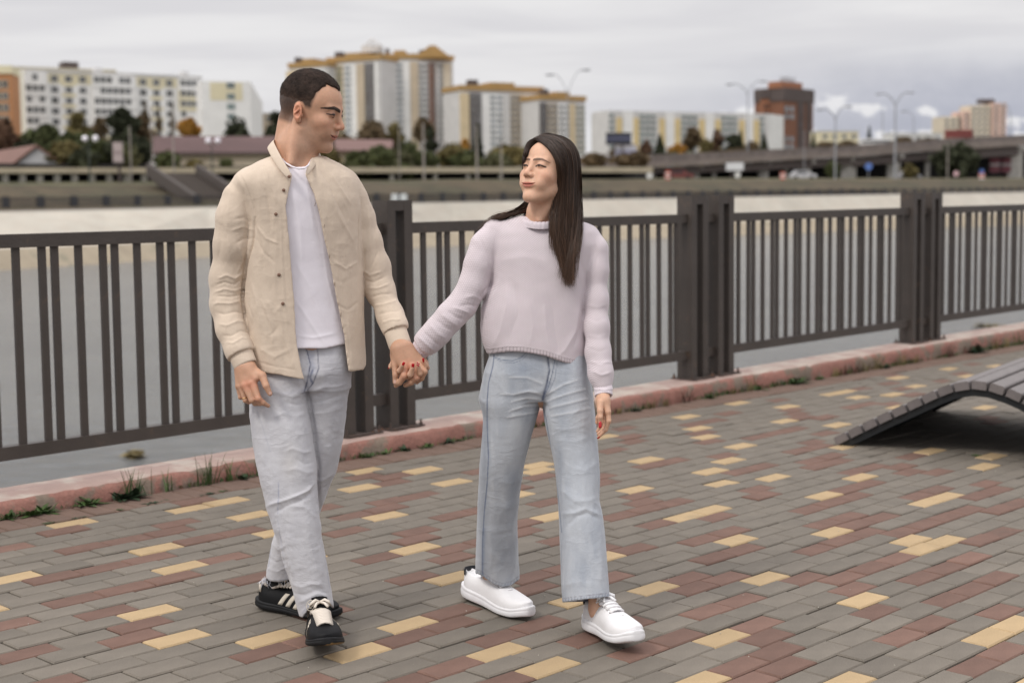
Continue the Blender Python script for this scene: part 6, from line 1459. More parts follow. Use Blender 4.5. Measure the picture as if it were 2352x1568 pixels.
allp=[p for c in WB for p,_ in c]; lo,hi=bbox(allp,.13); V,Q=polygonize(wbody,lo,hi,.008); pv.append(V);pq.append(Q);pc.append(np.tile(WK,(len(V),1)))
join(pv,pq,pc,'body',M_skin,WOM)
for s_ in (-1,1): MB().ball(HWm.wor((.0315*s_,.0755,.0195)),.0100,14,10).build('eye',mat('eye_dark',(.02,.014,.012),.15),WOM,True)
# nails
M_nail=mat('nail_red',(.42,.005,.012),.15,spec=.6); M_nail2=mat('nail_pink',(.72,.42,.36),.2)
def nail(base,tip,wd,mt,bulge=.0012,up=(0,-1.,0)):
    base=np.array(base);tip=np.array(tip);d=tip-base;L=np.linalg.norm(d);d/=L;n_=np.array(up)-np.dot(up,d)*d;n_/=np.linalg.norm(n_);s_=np.cross(d,n_);V=[]
    for i in range(6):
        t=i/5; w_=wd*np.interp(t,[0,.12,.3,1],[.55,.85,1.,.9]); o=.0012*math.sin(t*2.2)
        for j in range(7): a=(j/6-.5)*2; V.append(base+d*L*t+s_*w_*a+n_*(bulge*(1-a*a)+o))
    Q=[(i*7+j,i*7+j+1,i*7+j+8,i*7+j+7) for i in range(5) for j in range(6)]; o=mkobj('nail',mesh('nail',V,Q,mt,True),WOM); md=o.modifiers.new('s','SOLIDIFY'); md.thickness=.0009; md.offset=0; return o
for k,(f_,tp,wn) in enumerate(F):
    b_,r_=WF[k][-1]; c,_=gf([(tp[0],tp[1],f_[-1][2]-.004,10)])[0]; dirn=(c-b_)/np.linalg.norm(c-b_); up=np.array([0,-1.,.1]) if k<4 else np.array([-.8,-.6,0]); st=b_-dirn*.004+up*r_*.72
    nail(st,c+up*r_*.35,wn*.60*.09375*4.7/F_PX,M_nail2 if k==2 else M_nail,up=up)
    if k==2:
        for q,(x,y) in enumerate(((915,848),(957,880),(945,925),(912,905))): MB().ball(gf([(x,y,-.0605+.0012*(q==0),1)])[0][0],.0024,8,6).build('nail_dot',M_nail,WOM,True)
b_=LHW['th'][-1]; nail(b_[0]+np.array([0,-.0052,.006]),wfi([(420,1150,-.030,1)])[0][0],.0048,M_nail)
b_=LHW['f1'][-1]; nail(b_[0]+np.array([0,-.003,-.003]),wfi([(340,1410,.004,1)])[0][0],.004,M_nail,up=(.3,-.7,-.6))
# ---- jumper
def knit_mat():
    m_=bpy.data.materials.new('knit_lilac'); m_.use_nodes=True; b_=NB(m_.node_tree); P=m_.node_tree.nodes['Principled BSDF']; tcn=b_.n('ShaderNodeTexCoord'); a=b_.n('ShaderNodeAttribute',attribute_name='tint')
    sp=b_.n('ShaderNodeSeparateXYZ'); b_.L(a.outputs['Color'],sp.inputs[0])       # r,g = stitch coordinates along and across the knit, b = rib mask
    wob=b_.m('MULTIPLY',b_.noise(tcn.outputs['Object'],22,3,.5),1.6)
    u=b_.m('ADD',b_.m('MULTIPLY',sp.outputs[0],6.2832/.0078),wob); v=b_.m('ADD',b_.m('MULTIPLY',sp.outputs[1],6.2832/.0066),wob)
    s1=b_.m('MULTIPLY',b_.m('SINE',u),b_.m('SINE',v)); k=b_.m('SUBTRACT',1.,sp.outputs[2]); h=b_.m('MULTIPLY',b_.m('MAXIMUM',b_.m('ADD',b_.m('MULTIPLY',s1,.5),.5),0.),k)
    f=b_.ramp(h,.1,.75,.86,1.03); rb=b_.ramp(b_.m('SINE',b_.m('MULTIPLY',sp.outputs[0],6.2832/.0098)),-.9,-.2,.74,1.0); f2=b_.m('ADD',b_.m('MULTIPLY',f,k),b_.m('MULTIPLY',sp.outputs[2],rb))  # stitch crevices and rib grooves darkened, their shade put into the colour
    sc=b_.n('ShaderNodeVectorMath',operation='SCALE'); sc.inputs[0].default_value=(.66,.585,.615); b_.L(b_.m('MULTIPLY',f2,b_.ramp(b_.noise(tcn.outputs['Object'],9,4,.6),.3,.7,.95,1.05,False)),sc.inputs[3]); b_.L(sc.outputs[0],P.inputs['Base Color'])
    P.inputs['Roughness'].default_value=.95; P.inputs['Sheen Weight'].default_value=.2; P.inputs['Specular IOR Level'].default_value=.15
    bn=b_.n('ShaderNodeBump'); bn.inputs['Strength'].default_value=.4; bn.inputs['Distance'].default_value=.0022; b_.L(b_.m('ADD',h,b_.m('MULTIPLY',b_.noise(tcn.outputs['Object'],700,2,.5),.3)),bn.inputs['Height']); b_.L(bn.outputs[0],P.inputs['Normal']); return m_
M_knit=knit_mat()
JR=[(497,1195,1296,4.765,.045),(503,1165,1318,4.765,.058),(514,1142,1345,4.765,.070),(532,1122,1364,4.765,.084),(560,1118,1368,4.765,.098),(600,1124,1360,4.765,.108),(650,1126,1350,4.765,.112),(677,1114,1348,4.765,.115),(706,1104,1347,4.765,.118),(758,1102,1347,4.765,.122),(783,1106,1348,4.765,.124),(813,1120,1348,4.765,.124),(850,1136,1350,4.765,.118)]
jb=loft(JR,2.3,-.12)
AW=PR([(1134,532,4.76,27),(1116,566,4.755,33),(1101,608,4.745,33),(1086,658,4.735,31.5),(1062,700,4.73,31),(1034,728,4.725,30.5),(1004,762,4.725,29.5),(982,785,4.73,26),(968,799,4.735,22)])
AX=PR([(1350,545,4.765,27),(1362,575,4.755,30),(1366,620,4.74,28),(1369,690,4.72,26),(1371,750,4.70,25.5),(1374,810,4.68,26.5),(1380,858,4.655,26.5),(1385,885,4.64,22)])
nAW=at(960,806,4.74)-at(975,793,4.735); nAW/=np.linalg.norm(nAW); nAX=np.array([0,0,-1.])
hemp=[(1100,812),(1126,813),(1165,807),(1200,808),(1253,817),(1298,833),(1346,843),(1360,844)]
def jumper_f(P):
    q=pxy(P); f=jb(P); nk=ell(P,at(1243,487,4.745),(.057,.073,.026)); f=smax(f,-nk,.004)
    f=smax(f,(q[:,1]-ip(q[:,0],hemp))*.00135,.004); inner=jb(P)+.012; f=np.maximum(f,-np.maximum(inner,(ip(q[:,0],hemp)-22-q[:,1])*.00135))
    kz=np.interp(q[:,1],[520,600],[.030,.005]); a=np.maximum(chain(P,AW,.03),(P-at(970,797,4.735))@nAW); b_=np.maximum(chain(P,AX,.03),(P-at(1385,892,4.64))@nAX)
    return smin(smin(f,a,kz),b_,kz)
wf=[([(1101,545),(1112,570),(1124,600),(1130,640)],3,-2.),([(1366,560),(1372,590),(1362,630)],3,-1.8),
([(1130,650),(1112,672),(1100,690)],4,-4.),([(1148,640),(1138,670),(1120,700)],6,2.5),([(1160,640),(1165,700),(1150,760),(1130,800)],9,3.),([(1180,650),(1190,720),(1165,790)],9,-2.4),([(1215,680),(1225,750),(1215,800)],8,2.2),([(1250,690),(1255,760),(1268,815)],6,2.8),([(1268,690),(1275,760),(1285,820)],7,-2.2),([(1330,700),(1322,760),(1300,800),(1280,820)],7,2.4),([(1347,680),(1335,740),(1318,800)],6,-2.2),([(1150,600),(1200,590),(1260,600)],14,1.8),([(1290,600),(1330,590),(1345,640)],9,-1.8),
([(1108,690),(1088,680),(1066,684)],6,3.),([(1098,705),(1076,700),(1056,702)],5,-2.6),([(1080,720),(1060,712),(1040,706)],5,3.),([(1066,735),(1046,728),(1028,714)],5,-2.6),([(1052,750),(1036,738),(1014,722)],5,2.6),([(1040,760),(1020,750),(1002,734)],5,-2.4),([(1026,778),(1004,765),(988,746)],5,2.4),([(1010,795),(992,780),(972,762)],4,-2.4),([(996,805),(982,792),(962,774)],4,3.),
([(1350,700),(1372,706),(1392,700)],3.5,1.10),([(1350,730),(1370,738),(1394,730)],3.5,-1.00),([(1352,770),(1374,776),(1396,768)],4,1.10),([(1354,800),(1376,808),(1398,800)],3.5,-1.00),([(1356,830),(1378,838),(1402,828)],3.5,1.30),([(1360,852),(1382,862),(1405,854)],4,2.6)]
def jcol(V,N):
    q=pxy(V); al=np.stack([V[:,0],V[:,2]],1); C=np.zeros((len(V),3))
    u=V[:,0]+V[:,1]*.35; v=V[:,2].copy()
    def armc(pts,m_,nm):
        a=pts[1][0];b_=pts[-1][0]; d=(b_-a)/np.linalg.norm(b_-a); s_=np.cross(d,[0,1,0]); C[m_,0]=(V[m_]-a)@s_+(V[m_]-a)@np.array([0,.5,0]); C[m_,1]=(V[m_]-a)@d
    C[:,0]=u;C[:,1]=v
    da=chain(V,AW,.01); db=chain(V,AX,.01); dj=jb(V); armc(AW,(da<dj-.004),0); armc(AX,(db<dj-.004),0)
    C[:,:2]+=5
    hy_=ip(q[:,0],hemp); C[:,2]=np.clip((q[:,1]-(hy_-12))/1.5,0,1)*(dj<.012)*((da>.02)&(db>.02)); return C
def jpost(V,N):
    q=pxy(V); hy_=ip(q[:,0],hemp); da=chain(V,AW,.01); db=chain(V,AX,.01); m_=np.clip((q[:,1]-(hy_-11))/3,0,1)*((da>.02)&(db>.02)); s_=V[:,0]+.6*V[:,1]*np.sign(N[:,0])
    r=np.abs(np.sin(s_*math.pi/.0095)); return V+N*(m_*(r**.6*.0026-.0022)+ .0012*np.clip(1-np.abs(q[:,1]-hy_+12)/2,0,1)*(da>.02))[:,None]
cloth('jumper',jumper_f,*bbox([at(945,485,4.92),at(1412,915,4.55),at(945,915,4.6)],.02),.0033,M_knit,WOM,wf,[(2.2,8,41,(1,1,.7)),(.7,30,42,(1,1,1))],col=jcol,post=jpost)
def ribcuff(name,a,b_,r0,r1,n=26,flat=.9):
    a=np.array(a);b_=np.array(b_); d=(b_-a)/np.linalg.norm(b_-a); X=np.cross(d,[0,1,0.]);X/=np.linalg.norm(X); Yv=np.cross(d,X); mb=MB(); K=n*4
    for t,r in [(0,r0-.004),(0,r0),(.15,r0*1.02),(.5,(r0+r1)/2),(.9,r1*1.02),(1.,r1),(1.,r1-.005),(.4,r1-.007)]:
        for j in range(K): th=2*math.pi*j/K; rr=r+(.0012*(abs(math.cos(th*n/2))**.5)-.0006 if t>0 or r==r0 else 0); mb.v.append(a+(b_-a)*t+X*rr*math.cos(th)+Yv*rr*flat*math.sin(th))
    for i in range(7):
        for j in range(K): j2=(j+1)%K; mb.f.append((i*K+j,(i+1)*K+j,(i+1)*K+j2,i*K+j2))
    o=mb.build(name,M_rib,WOM,True); return o
M_rib=fabric('knit_rib',(.69,.615,.655),ws=500,bs=.2,var=.04)
ribcuff('cuff',at(976,792,4.730),at(956,812,4.738),.0335,.0275); ribcuff('cuff',at(1385,888,4.64),at(1386.5,909,4.625),.0285,.0268)
# ribbed neckband following the opening
cN=at(1243,502,4.745); mb=MB(); K=120
for rr,dz,n_ in ((.86,-.008,0),(.88,.002,1),(.93,.006,1),(1.00,.003,1),(1.05,-.004,1),(1.04,-.016,0)):
    for j in range(K):
        th=2*math.pi*j/K; bump=.0016*(abs(math.cos(th*15))**.5-.5) if n_ else 0; y=math.sin(th); mb.v.append(cN+np.array([math.cos(th)*(.061*rr+bump),y*(.074*rr+bump),dz+bump+.016*(y>0)*y-.016*max(-y,0)]))
for i in range(5):
    for j in range(K): j2=(j+1)%K; mb.f.append((i*K+j,i*K+j2,(i+1)*K+j2,(i+1)*K+j))
mb.build('neckband',M_rib,WOM,True)
# ---- jeans
WL=[(800,1132,1262,4.78,.105),(850,1114,1252,4.785,.112),(890,1105,1248,4.79,.115),(918,1099,1246,4.79,.115),(954,1110,1236,4.795,.108),(989,1108,1225,4.80,.104),(1013,1106,1219,4.805,.100),(1049,1102,1209,4.815,.096),(1077,1100,1203,4.825,.092),(1129,1098,1195,4.85,.088),(1189,1095,1189,4.88,.085),(1249,1093,1191,4.91,.084),(1300,1092,1194,4.94,.086),(1355,1092,1195,4.97,.088)]
WR=[(800,1236,1346,4.77,.105),(846,1240,1349,4.765,.112),(902,1243,1361,4.76,.114),(930,1244,1365,4.755,.112),(961,1248,1369,4.75,.108),(989,1254,1371,4.745,.104),(1049,1269,1376,4.735,.098),(1089,1275,1379,4.725,.094),(1149,1281,1377,4.71,.090),(1185,1283,1386,4.70,.088),(1228,1284,1391,4.69,.088),(1300,1287,1397,4.67,.090),(1385,1291,1403,4.645,.094)]
wl,wr_=loft(WL,2.35),loft(WR,2.35); wh=loft([(795,1134,1346,4.77,.108),(850,1113,1350,4.775,.118),(890,1105,1358,4.78,.118),(915,1102,1362,4.78,.10)],2.4)
wlh_=[(1085,1322),(1095,1316),(1108,1322),(1118,1330),(1135,1342),(1153,1348),(1175,1344),(1193,1330),(1205,1326)]
def jeans_w(P):
    q=pxy(P); a=wl(P); b_=wr_(P)
    a0,b0=a,b_; ha=ip(q[:,0],wlh_); hb=ip(q[:,0],[(1285,1382),(1291,1383),(1345,1376),(1403,1370)])+np.where(P[:,1]>4.66,6.,0.)
    a=smax(a,(q[:,1]-ha)*.00135,.002); b_=smax(b_,(q[:,1]-hb)*.00135,.002)
    a=np.maximum(a,-np.maximum(a0+.008,(ha-34-q[:,1])*.00135)); b_=np.maximum(b_,-np.maximum(b0+.008,(hb-34-q[:,1])*.00135))
    return smin(smin(a,b_,.005),wh(P),.012)
DW=np.array([.46,.485,.525])
def jw_col(V,N):
    q=pxy(V); C=np.tile(DW,(len(V),1)); nz=vnoise(V,120,9)*.5+.5; n1=fbm(V*np.array([1,1,.35]),26,3,5)
    def bl(m_,c): m_=np.clip(m_,0,1)[:,None]; C[:]=C*(1-m_)+np.array(c)*m_
    bl(np.clip(.25+.6*n1,0,1)*.65,(.29,.325,.385)); bl(np.clip(fbm(V*np.array([1,1,.18]),60,2,15)-.1,0,1)*.35,(.58,.60,.625))
    # worn thighs pale, outer sides and pocket area darker
    bl(np.clip(1-np.abs(q[:,0]-1190)/45,0,1)*np.clip(1-np.abs(q[:,1]-1000)/110,0,1)*.5,(.52,.54,.56)); bl(np.clip(1-np.abs(q[:,0]-1335)/50,0,1)*np.clip(1-np.abs(q[:,1]-1060)/170,0,1)*.5,(.56,.60,.66))
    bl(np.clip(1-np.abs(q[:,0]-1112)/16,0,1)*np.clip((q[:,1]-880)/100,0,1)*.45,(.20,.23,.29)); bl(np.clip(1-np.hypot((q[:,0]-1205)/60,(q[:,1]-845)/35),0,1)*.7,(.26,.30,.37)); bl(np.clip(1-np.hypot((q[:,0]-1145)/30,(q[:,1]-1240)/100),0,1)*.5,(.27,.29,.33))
    fr=np.clip(-N[:,1]*2+.6,0,1)
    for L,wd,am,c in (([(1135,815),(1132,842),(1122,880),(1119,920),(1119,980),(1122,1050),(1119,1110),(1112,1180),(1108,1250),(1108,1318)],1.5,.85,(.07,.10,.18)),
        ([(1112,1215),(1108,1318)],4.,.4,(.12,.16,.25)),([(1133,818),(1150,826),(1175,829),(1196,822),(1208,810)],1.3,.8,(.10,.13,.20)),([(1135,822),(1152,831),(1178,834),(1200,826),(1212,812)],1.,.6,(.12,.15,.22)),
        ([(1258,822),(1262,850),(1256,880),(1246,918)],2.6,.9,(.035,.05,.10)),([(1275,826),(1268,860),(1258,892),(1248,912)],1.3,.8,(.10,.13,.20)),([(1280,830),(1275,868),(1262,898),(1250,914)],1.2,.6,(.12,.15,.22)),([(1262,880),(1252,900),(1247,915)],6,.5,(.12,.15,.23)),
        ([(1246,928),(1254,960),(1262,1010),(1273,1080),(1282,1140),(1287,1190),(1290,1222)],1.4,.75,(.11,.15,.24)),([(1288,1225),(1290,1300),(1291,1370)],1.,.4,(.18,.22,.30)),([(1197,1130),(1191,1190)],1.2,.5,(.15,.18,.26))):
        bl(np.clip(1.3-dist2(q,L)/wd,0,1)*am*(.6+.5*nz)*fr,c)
    # whiskers at the hips
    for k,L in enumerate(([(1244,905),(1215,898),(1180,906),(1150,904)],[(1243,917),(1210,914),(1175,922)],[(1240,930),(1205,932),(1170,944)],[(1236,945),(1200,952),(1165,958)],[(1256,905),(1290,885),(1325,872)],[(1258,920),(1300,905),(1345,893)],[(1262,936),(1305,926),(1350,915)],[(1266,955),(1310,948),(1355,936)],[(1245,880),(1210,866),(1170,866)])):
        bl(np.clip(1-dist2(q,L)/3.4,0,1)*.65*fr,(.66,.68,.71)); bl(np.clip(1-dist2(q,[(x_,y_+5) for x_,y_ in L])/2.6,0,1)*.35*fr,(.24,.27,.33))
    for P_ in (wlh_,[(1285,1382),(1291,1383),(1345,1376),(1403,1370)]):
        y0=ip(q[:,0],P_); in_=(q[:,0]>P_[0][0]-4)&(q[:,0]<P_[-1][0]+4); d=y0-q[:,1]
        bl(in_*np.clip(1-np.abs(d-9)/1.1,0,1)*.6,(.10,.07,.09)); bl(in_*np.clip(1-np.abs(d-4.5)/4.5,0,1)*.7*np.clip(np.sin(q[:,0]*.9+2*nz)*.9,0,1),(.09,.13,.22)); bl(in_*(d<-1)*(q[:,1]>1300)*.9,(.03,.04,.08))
    return C
jwf=[([(1244,905),(1215,898),(1180,906),(1150,904)],3.2,2.4),([(1243,917),(1210,914),(1175,922)],3,2.2),([(1240,930),(1205,932),(1170,944)],3,2.2),([(1236,945),(1200,952),(1165,958)],3.5,1.8),([(1256,905),(1290,885),(1325,872)],3.5,2.4),([(1258,920),(1300,905),(1345,893)],3,2.4),([(1262,936),(1305,926),(1350,915)],3,2.2),([(1266,955),(1310,948),(1355,936)],3.5,2.),([(1268,985),(1310,985),(1350,975)],5,1.8),([(1275,1010),(1320,1015),(1360,1000)],6,1.6),([(1245,880),(1210,866),(1170,866)],4,2.),([(1250,925),(1258,935),(1262,950)],4,-3.),([(1246,915),(1248,935),(1240,960)],5,-4.),
([(1285,1120),(1320,1150),(1350,1150),(1378,1140)],7,3.),([(1290,1180),(1320,1178),(1345,1168),(1384,1186)],5,4.),([(1300,1210),(1325,1185),(1350,1178),(1376,1192)],5,-3.6),([(1360,1150),(1376,1162),(1386,1184)],4,3.),([(1375,1060),(1345,1080),(1310,1075)],6,1.8),
([(1200,1100),(1170,1110),(1140,1104)],7,2.),([(1195,1150),(1165,1165),(1130,1160)],8,2.2),([(1100,1010),(1130,1080),(1140,1160)],8,2.),([(1125,1200),(1130,1260),(1128,1320)],6,2.6),([(1150,1180),(1160,1240),(1165,1320)],8,-2.8),([(1180,1200),(1184,1260),(1182,1320)],5,2.6),([(1192,1190),(1186,1215),(1194,1240)],3,-3.),([(1120,1260),(1150,1290),(1180,1290)],7,2.),
([(1310,1230),(1312,1300),(1305,1360)],8,2.4),([(1345,1220),(1350,1290),(1345,1355)],9,-2.),([(1378,1220),(1382,1300),(1376,1350)],6,2.),([(1295,1345),(1330,1335),(1370,1345)],7,2.2),([(1100,905),(1106,920),(1118,926)],4,3.),([(1258,822),(1262,850),(1256,880),(1247,912)],3,-3.),([(1266,826),(1266,850),(1259,884)],3,3.)]
jwf=[(p_,w_*1.2,a_*.68) for p_,w_,a_ in jwf]
cloth('jeans',jeans_w,*bbox([at(1085,785,4.93),at(1412,1400,4.52),at(1085,1360,5.08)],.02),.0034,M_denim_w,WOM,jwf,[(1.8,8,51,(1,1,.5)),(.6,36,52,(1,1,.6))],col=jw_col)
# ---- platform trainers
M_wht=mat('shoe_white',(.80,.79,.80),.45,.03,20,.1,150,spec=.4); M_wsole=mat('sole_white',(.76,.755,.77),.5,.05,25); M_wl=mat('lace_white',(.82,.81,.82),.8); M_sn=mat('heel_black',(.012,.013,.018),.4)
STW=dict(sole=.044,top=[.058,.062,.056,.052,.060,.066,.060,.046,.036,.028,.012],tongue=.040,laces=5,lace_r=.0042,bow=.004,spring=.020,tongue_mat=M_wht)
def wom_shoe(heel,toe,label,Wd):
    r=mkobj('shoe',None,WOM); r.empty_display_size=.05; r['label']=label; r.matrix_parent_inverse=wm(WOM).inverted()
    T,topz,ss,hw,ZL,hts=shoe(r,heel,toe,label,.27,Wd,M_wht,M_wsole,M_wsole,M_wl,STW,None)
    zl=lambda s: float(np.interp(s,ss,ZL)); V=[]
    for i in range(9):
        a=-math.pi/2+math.pi*i/8; ca,sa=math.cos(a),math.sin(a); h0=.022+.010*abs(sa)
        for z in (zl(.03)+h0,zl(.03)+.057): V.append(T(.080-.066*ca,sa*.031,z))
    Q=[(2*i,2*i+1,2*i+3,2*i+2) for i in range(8)]; o=mkobj('heel_tab',mesh('heel_tab',V,Q,M_sn,True),r); md=o.modifiers.new('s','SOLIDIFY'); md.thickness=.0035; md.offset=0; md=o.modifiers.new('u','SUBSURF'); md.levels=1
    for i in range(5):
        s=.62-.27*i/4
        for sg in (-1,1): p=T(s-.012,sg*(.023+.004*i/5),topz(s)-.004); q2=T(s-.012,sg*(.028+.004*i/5),topz(s)-.001); MB().tube([p,p+(q2-p)*.35],.0019,8).build('eyelet',M_sn,r,True)
    mb=MB(); pts=[T(.66+.06*math.cos(a)*0+.05*(1-abs(math.sin(a))),.034*math.sin(a),topz(.66)-.012*abs(math.sin(a))-.002) for a in np.linspace(-1.4,1.4,11)]; mb.tube(pts,.0012,5); mb.build('toe_seam',M_wl,r,True)
    return T
h=at(1073,1400,5.06); h[2]=gh(5.06,1073)+.010; t=at(1215,1400,4.80); t[2]=gh(4.80,1215)-.002
wom_shoe(h,t,'white platform trainer on the trailing foot',.100)
h=at(1354,1400,4.72); h[2]=gh(4.72,1354)+.004; t=at(1462,1400,4.44); t[2]=gh(4.44,1462)+.030
wom_shoe(h,t,'white platform trainer on the leading foot, toe slightly raised',.108)
# ---- long straight hair
GR=[ # right curtain, front to back, then the back, then the side behind her right shoulder
 [(1232,321,4.655),(1250,330,4.636),(1268,349,4.640),(1280,376,4.652),(1283,415,4.664),(1275,465,4.672),(1268,505,4.655),(1268,545,4.648),(1272,575,4.645)],
 [(1232,319,4.680),(1262,325,4.648),(1285,352,4.642),(1294,390,4.652),(1294,440,4.662),(1289,495,4.660),(1286,545,4.650),(1296,595,4.645),(1306,630,4.642)],
 [(1240,314,4.710),(1280,320,4.668),(1306,348,4.655),(1314,395,4.660),(1313,450,4.668),(1310,510,4.665),(1306,565,4.655),(1312,620,4.650),(1311,664,4.648)],
 [(1250,310,4.745),(1295,319,4.715),(1320,350,4.705),(1324,400,4.708),(1324,455,4.705),(1322,515,4.680),(1312,570,4.652),(1304,615,4.640),(1299,655,4.636)],
 [(1258,309,4.780),(1305,322,4.770),(1326,356,4.765),(1330,405,4.765),(1330,460,4.745),(1329,515,4.705),(1322,562,4.655),(1311,600,4.642),(1302,640,4.638)],
 [(1260,311,4.810),(1300,324,4.825),(1317,360,4.835),(1320,405,4.838),(1319,450,4.838),(1315,490,4.835),(1311,515,4.850),(1309,545,4.868),(1304,580,4.870)],
 [(1256,312,4.830),(1275,330,4.860),(1280,365,4.872),(1278,410,4.872),(1275,450,4.866),(1272,480,4.860),(1270,505,4.862),(1268,540,4.872),(1266,580,4.875)],
 [(1252,312,4.830),(1243,334,4.862),(1236,370,4.872),(1232,410,4.868),(1228,445,4.855),(1216,472,4.830),(1185,492,4.808),(1145,503,4.795),(1108,530,4.790)],
 [(1246,313,4.800),(1222,333,4.825),(1212,370,4.835),(1212,410,4.832),(1214,445,4.820),(1204,474,4.800),(1170,490,4.780),(1130,502,4.770),(1094,556,4.765)],
 [(1238,316,4.750),(1216,332,4.765),(1207,360,4.782),(1204,405,4.790),(1212,440,4.790),(1214,468,4.775),(1196,487,4.760),(1158,494,4.750),(1120,508,4.745)],
 [(1230,320,4.690),(1214,327,4.700),(1206,346,4.725),(1204,372,4.760),(1210,430,4.770),(1222,462,4.760),(1214,482,4.745),(1180,492,4.740),(1146,497,4.738)]]
def snap(x,y,Y,k,far):
    Ys=np.linspace(4.55,4.95,161); P_=np.array([at(x,y,q) for q in Ys]); d=HWm.skull(HWm.loc(P_))*HWm.sc-(.005+.0025*k); i=np.where(d<0)[0]
    if len(i): return Ys[i[-1] if far else i[0]]
    return Ys[np.argmin(d)] if k<3 else Y
GR=[[(x,y,snap(x,y,Y,k,g in (5,6,7,8)) if k<4 else Y) for k,(x,y,Y) in enumerate(c)] for g,c in enumerate(GR)]
GP=np.array([[at(*p) for p in g] for g in GR]); 
def catm(P_,t):
    n=len(P_)-1; x=np.clip(t,0,.9999)*n; i=x.astype(int); f=x-i; g=lambda k: P_[np.clip(i+k,0,n)]
    f=f[:,None]; return .5*((2*g(0))+(-g(-1)+g(1))*f+(2*g(-1)-5*g(0)+4*g(1)-g(2))*f**2+(-g(-1)+3*g(0)-3*g(1)+g(2))*f**3)
R=np.random.RandomState(11); NS=5200; SEG=22; ts=np.linspace(0,1,SEG)
curves=np.array([catm(g,ts) for g in GP])          # 11,SEG,3
gi=R.rand(NS)*(len(GR)-1); gi=np.where(R.rand(NS)<.62,R.rand(NS)*5,gi); clump=np.round(gi*9)/9; gi=gi*.55+clump*.45
i0=np.clip(gi.astype(int),0,len(GR)-2); fr_=(gi-i0)[:,None,None]
ST=curves[i0]*(1-fr_)+curves[i0+1]*fr_
ctr=np.array([at(1262,400,4.76)]); out=ST-ctr; out[:,:,2]*=.35; out/=np.linalg.norm(out,axis=2)[:,:,None]+1e-9
lay=(R.rand(NS)**1.5*.012)[:,None,None]*np.interp(ts,[0,.1,.35,.8,1],[.15,.5,.9,1.3,1.2])[None,:,None]; ST=ST-out*lay+out*.002
cl_id=(clump*9).astype(int); crn=np.random.RandomState(2).randn(200,3)
wv=np.interp(ts,[0,.2,.5,.8,1],[0,.0008,.003,.008,.013])[None,:,None]
ST=ST+wv*(R.randn(NS,3)*.42)[:,None,:]*[1,.6,.25]+wv*(crn[cl_id]*.8)[:,None,:]*[1,.3,.2]; ST=ST+(R.randn(NS,3)*.0016)[:,None,:]
ph=R.rand(NS)*6.28; ST[:,:,0]+=np.sin(ts[None]*7+ph[:,None])*.0012*np.interp(ts,[0,.3,1],[0,1,2.2])[None]
endt=1-R.rand(NS)**1.6*.30; 
ST2=np.empty_like(ST)
for c in range(3):
    for s in range(NS): ST2[s,:,c]=np.interp(ts*endt[s],ts,ST[s,:,c])
fly=R.rand(NS)<.02; ST2[fly]+=(R.randn(fly.sum(),3)*[.005,.004,.002])[:,None,:]*np.interp(ts,[0,.1,.6,1],[.1,.5,1,1.8])[None,:,None]
d=np.gradient(ST2,axis=1); d/=np.linalg.norm(d,axis=2)[:,:,None]+1e-9; sv=np.cross(d,out); sv/=np.linalg.norm(sv,axis=2)[:,:,None]+1e-9; nv=np.cross(sv,d)
wd_=(np.where(fly,.00028,.0007+.0005*R.rand(NS)))[:,None,None]*np.interp(ts,[0,.08,.75,1],[.9,1.,.8,.12])[None,:,None]
A3=ST2+sv*wd_; B3=ST2-sv*wd_; C3=ST2+nv*wd_*.6
V=np.stack([A3,B3,C3],2).reshape(-1,3); base=(np.arange(NS)[:,None]*SEG+np.arange(SEG-1)[None]).reshape(-1)*3
Q=np.concatenate([np.stack([base+a,base+b_,base+b_+3,base+a+3],1) for a,b_ in ((0,1),(1,2),(2,0))])
tone=(.55+.9*R.rand(NS)**2)[:,None]*np.interp(ts,[0,.3,.7,1],[1.,.9,1.25,2.5])[None]; col=np.repeat((np.array([.050,.027,.0165])[None,None]*tone[:,:,None]).reshape(-1,3),3,0)
M_hw=bpy.data.materials.new('hair_long'); M_hw.use_nodes=True; b_=NB(M_hw.node_tree); P=M_hw.node_tree.nodes['Principled BSDF']; a=b_.n('ShaderNodeAttribute',attribute_name='tint'); b_.L(a.outputs['Color'],P.inputs['Base Color']); P.inputs['Roughness'].default_value=.42; P.inputs['Specular IOR Level'].default_value=.45
def hair_mass(P):
    p=HWm.loc(P); f=ell(p,(0,-.014,.044),(.0765,.0970,.0905)); f=smax(f,-(ell(p,(0,.075,.012),(.066,.055,.083))),.012); f=smax(f,-(p[:,2]+.02),.01)*HWm.sc
    for g,r in ((1,.006),(2,.012),(3,.014),(4,.012),(5,.014),(6,.016),(7,.012),(8,.009),(9,.008)):
        c=curves[g]; 
        for s0,s1 in ((3,6),(6,9),(9,12),(12,15),(15,18),(18,20)):
            in_=c-out_in(c)*(r+.006); f=smin(f,cap(P,in_[s0],in_[s1],r*(1 if s1<16 else .7),r*(1 if s1<16 else .5)),.008)
    return f
def out_in(c):
    o=c-ctr; o[:,2]*=.35; return o/(np.linalg.norm(o,axis=1)[:,None]+1e-9)
lo,hi=bbox(curves.reshape(-1,3),.03); Vm_,Qm=polygonize(hair_mass,lo,hi,.0034); Vm_=smooth_mesh(Vm_,Qm,1)
M_hd=mat('hair_under',(.014,.009,.007),1.,spec=0.)
me=npmesh('hair',np.concatenate([V,Vm_]),np.concatenate([Q,Qm+len(V)]),[M_hw,M_hd],mi=np.concatenate([np.zeros(len(Q)),np.ones(len(Qm))])); setcol(me,np.concatenate([col,np.tile([.016,.010,.007],(len(Vm_),1))])); mkobj('hair',me,WOM)

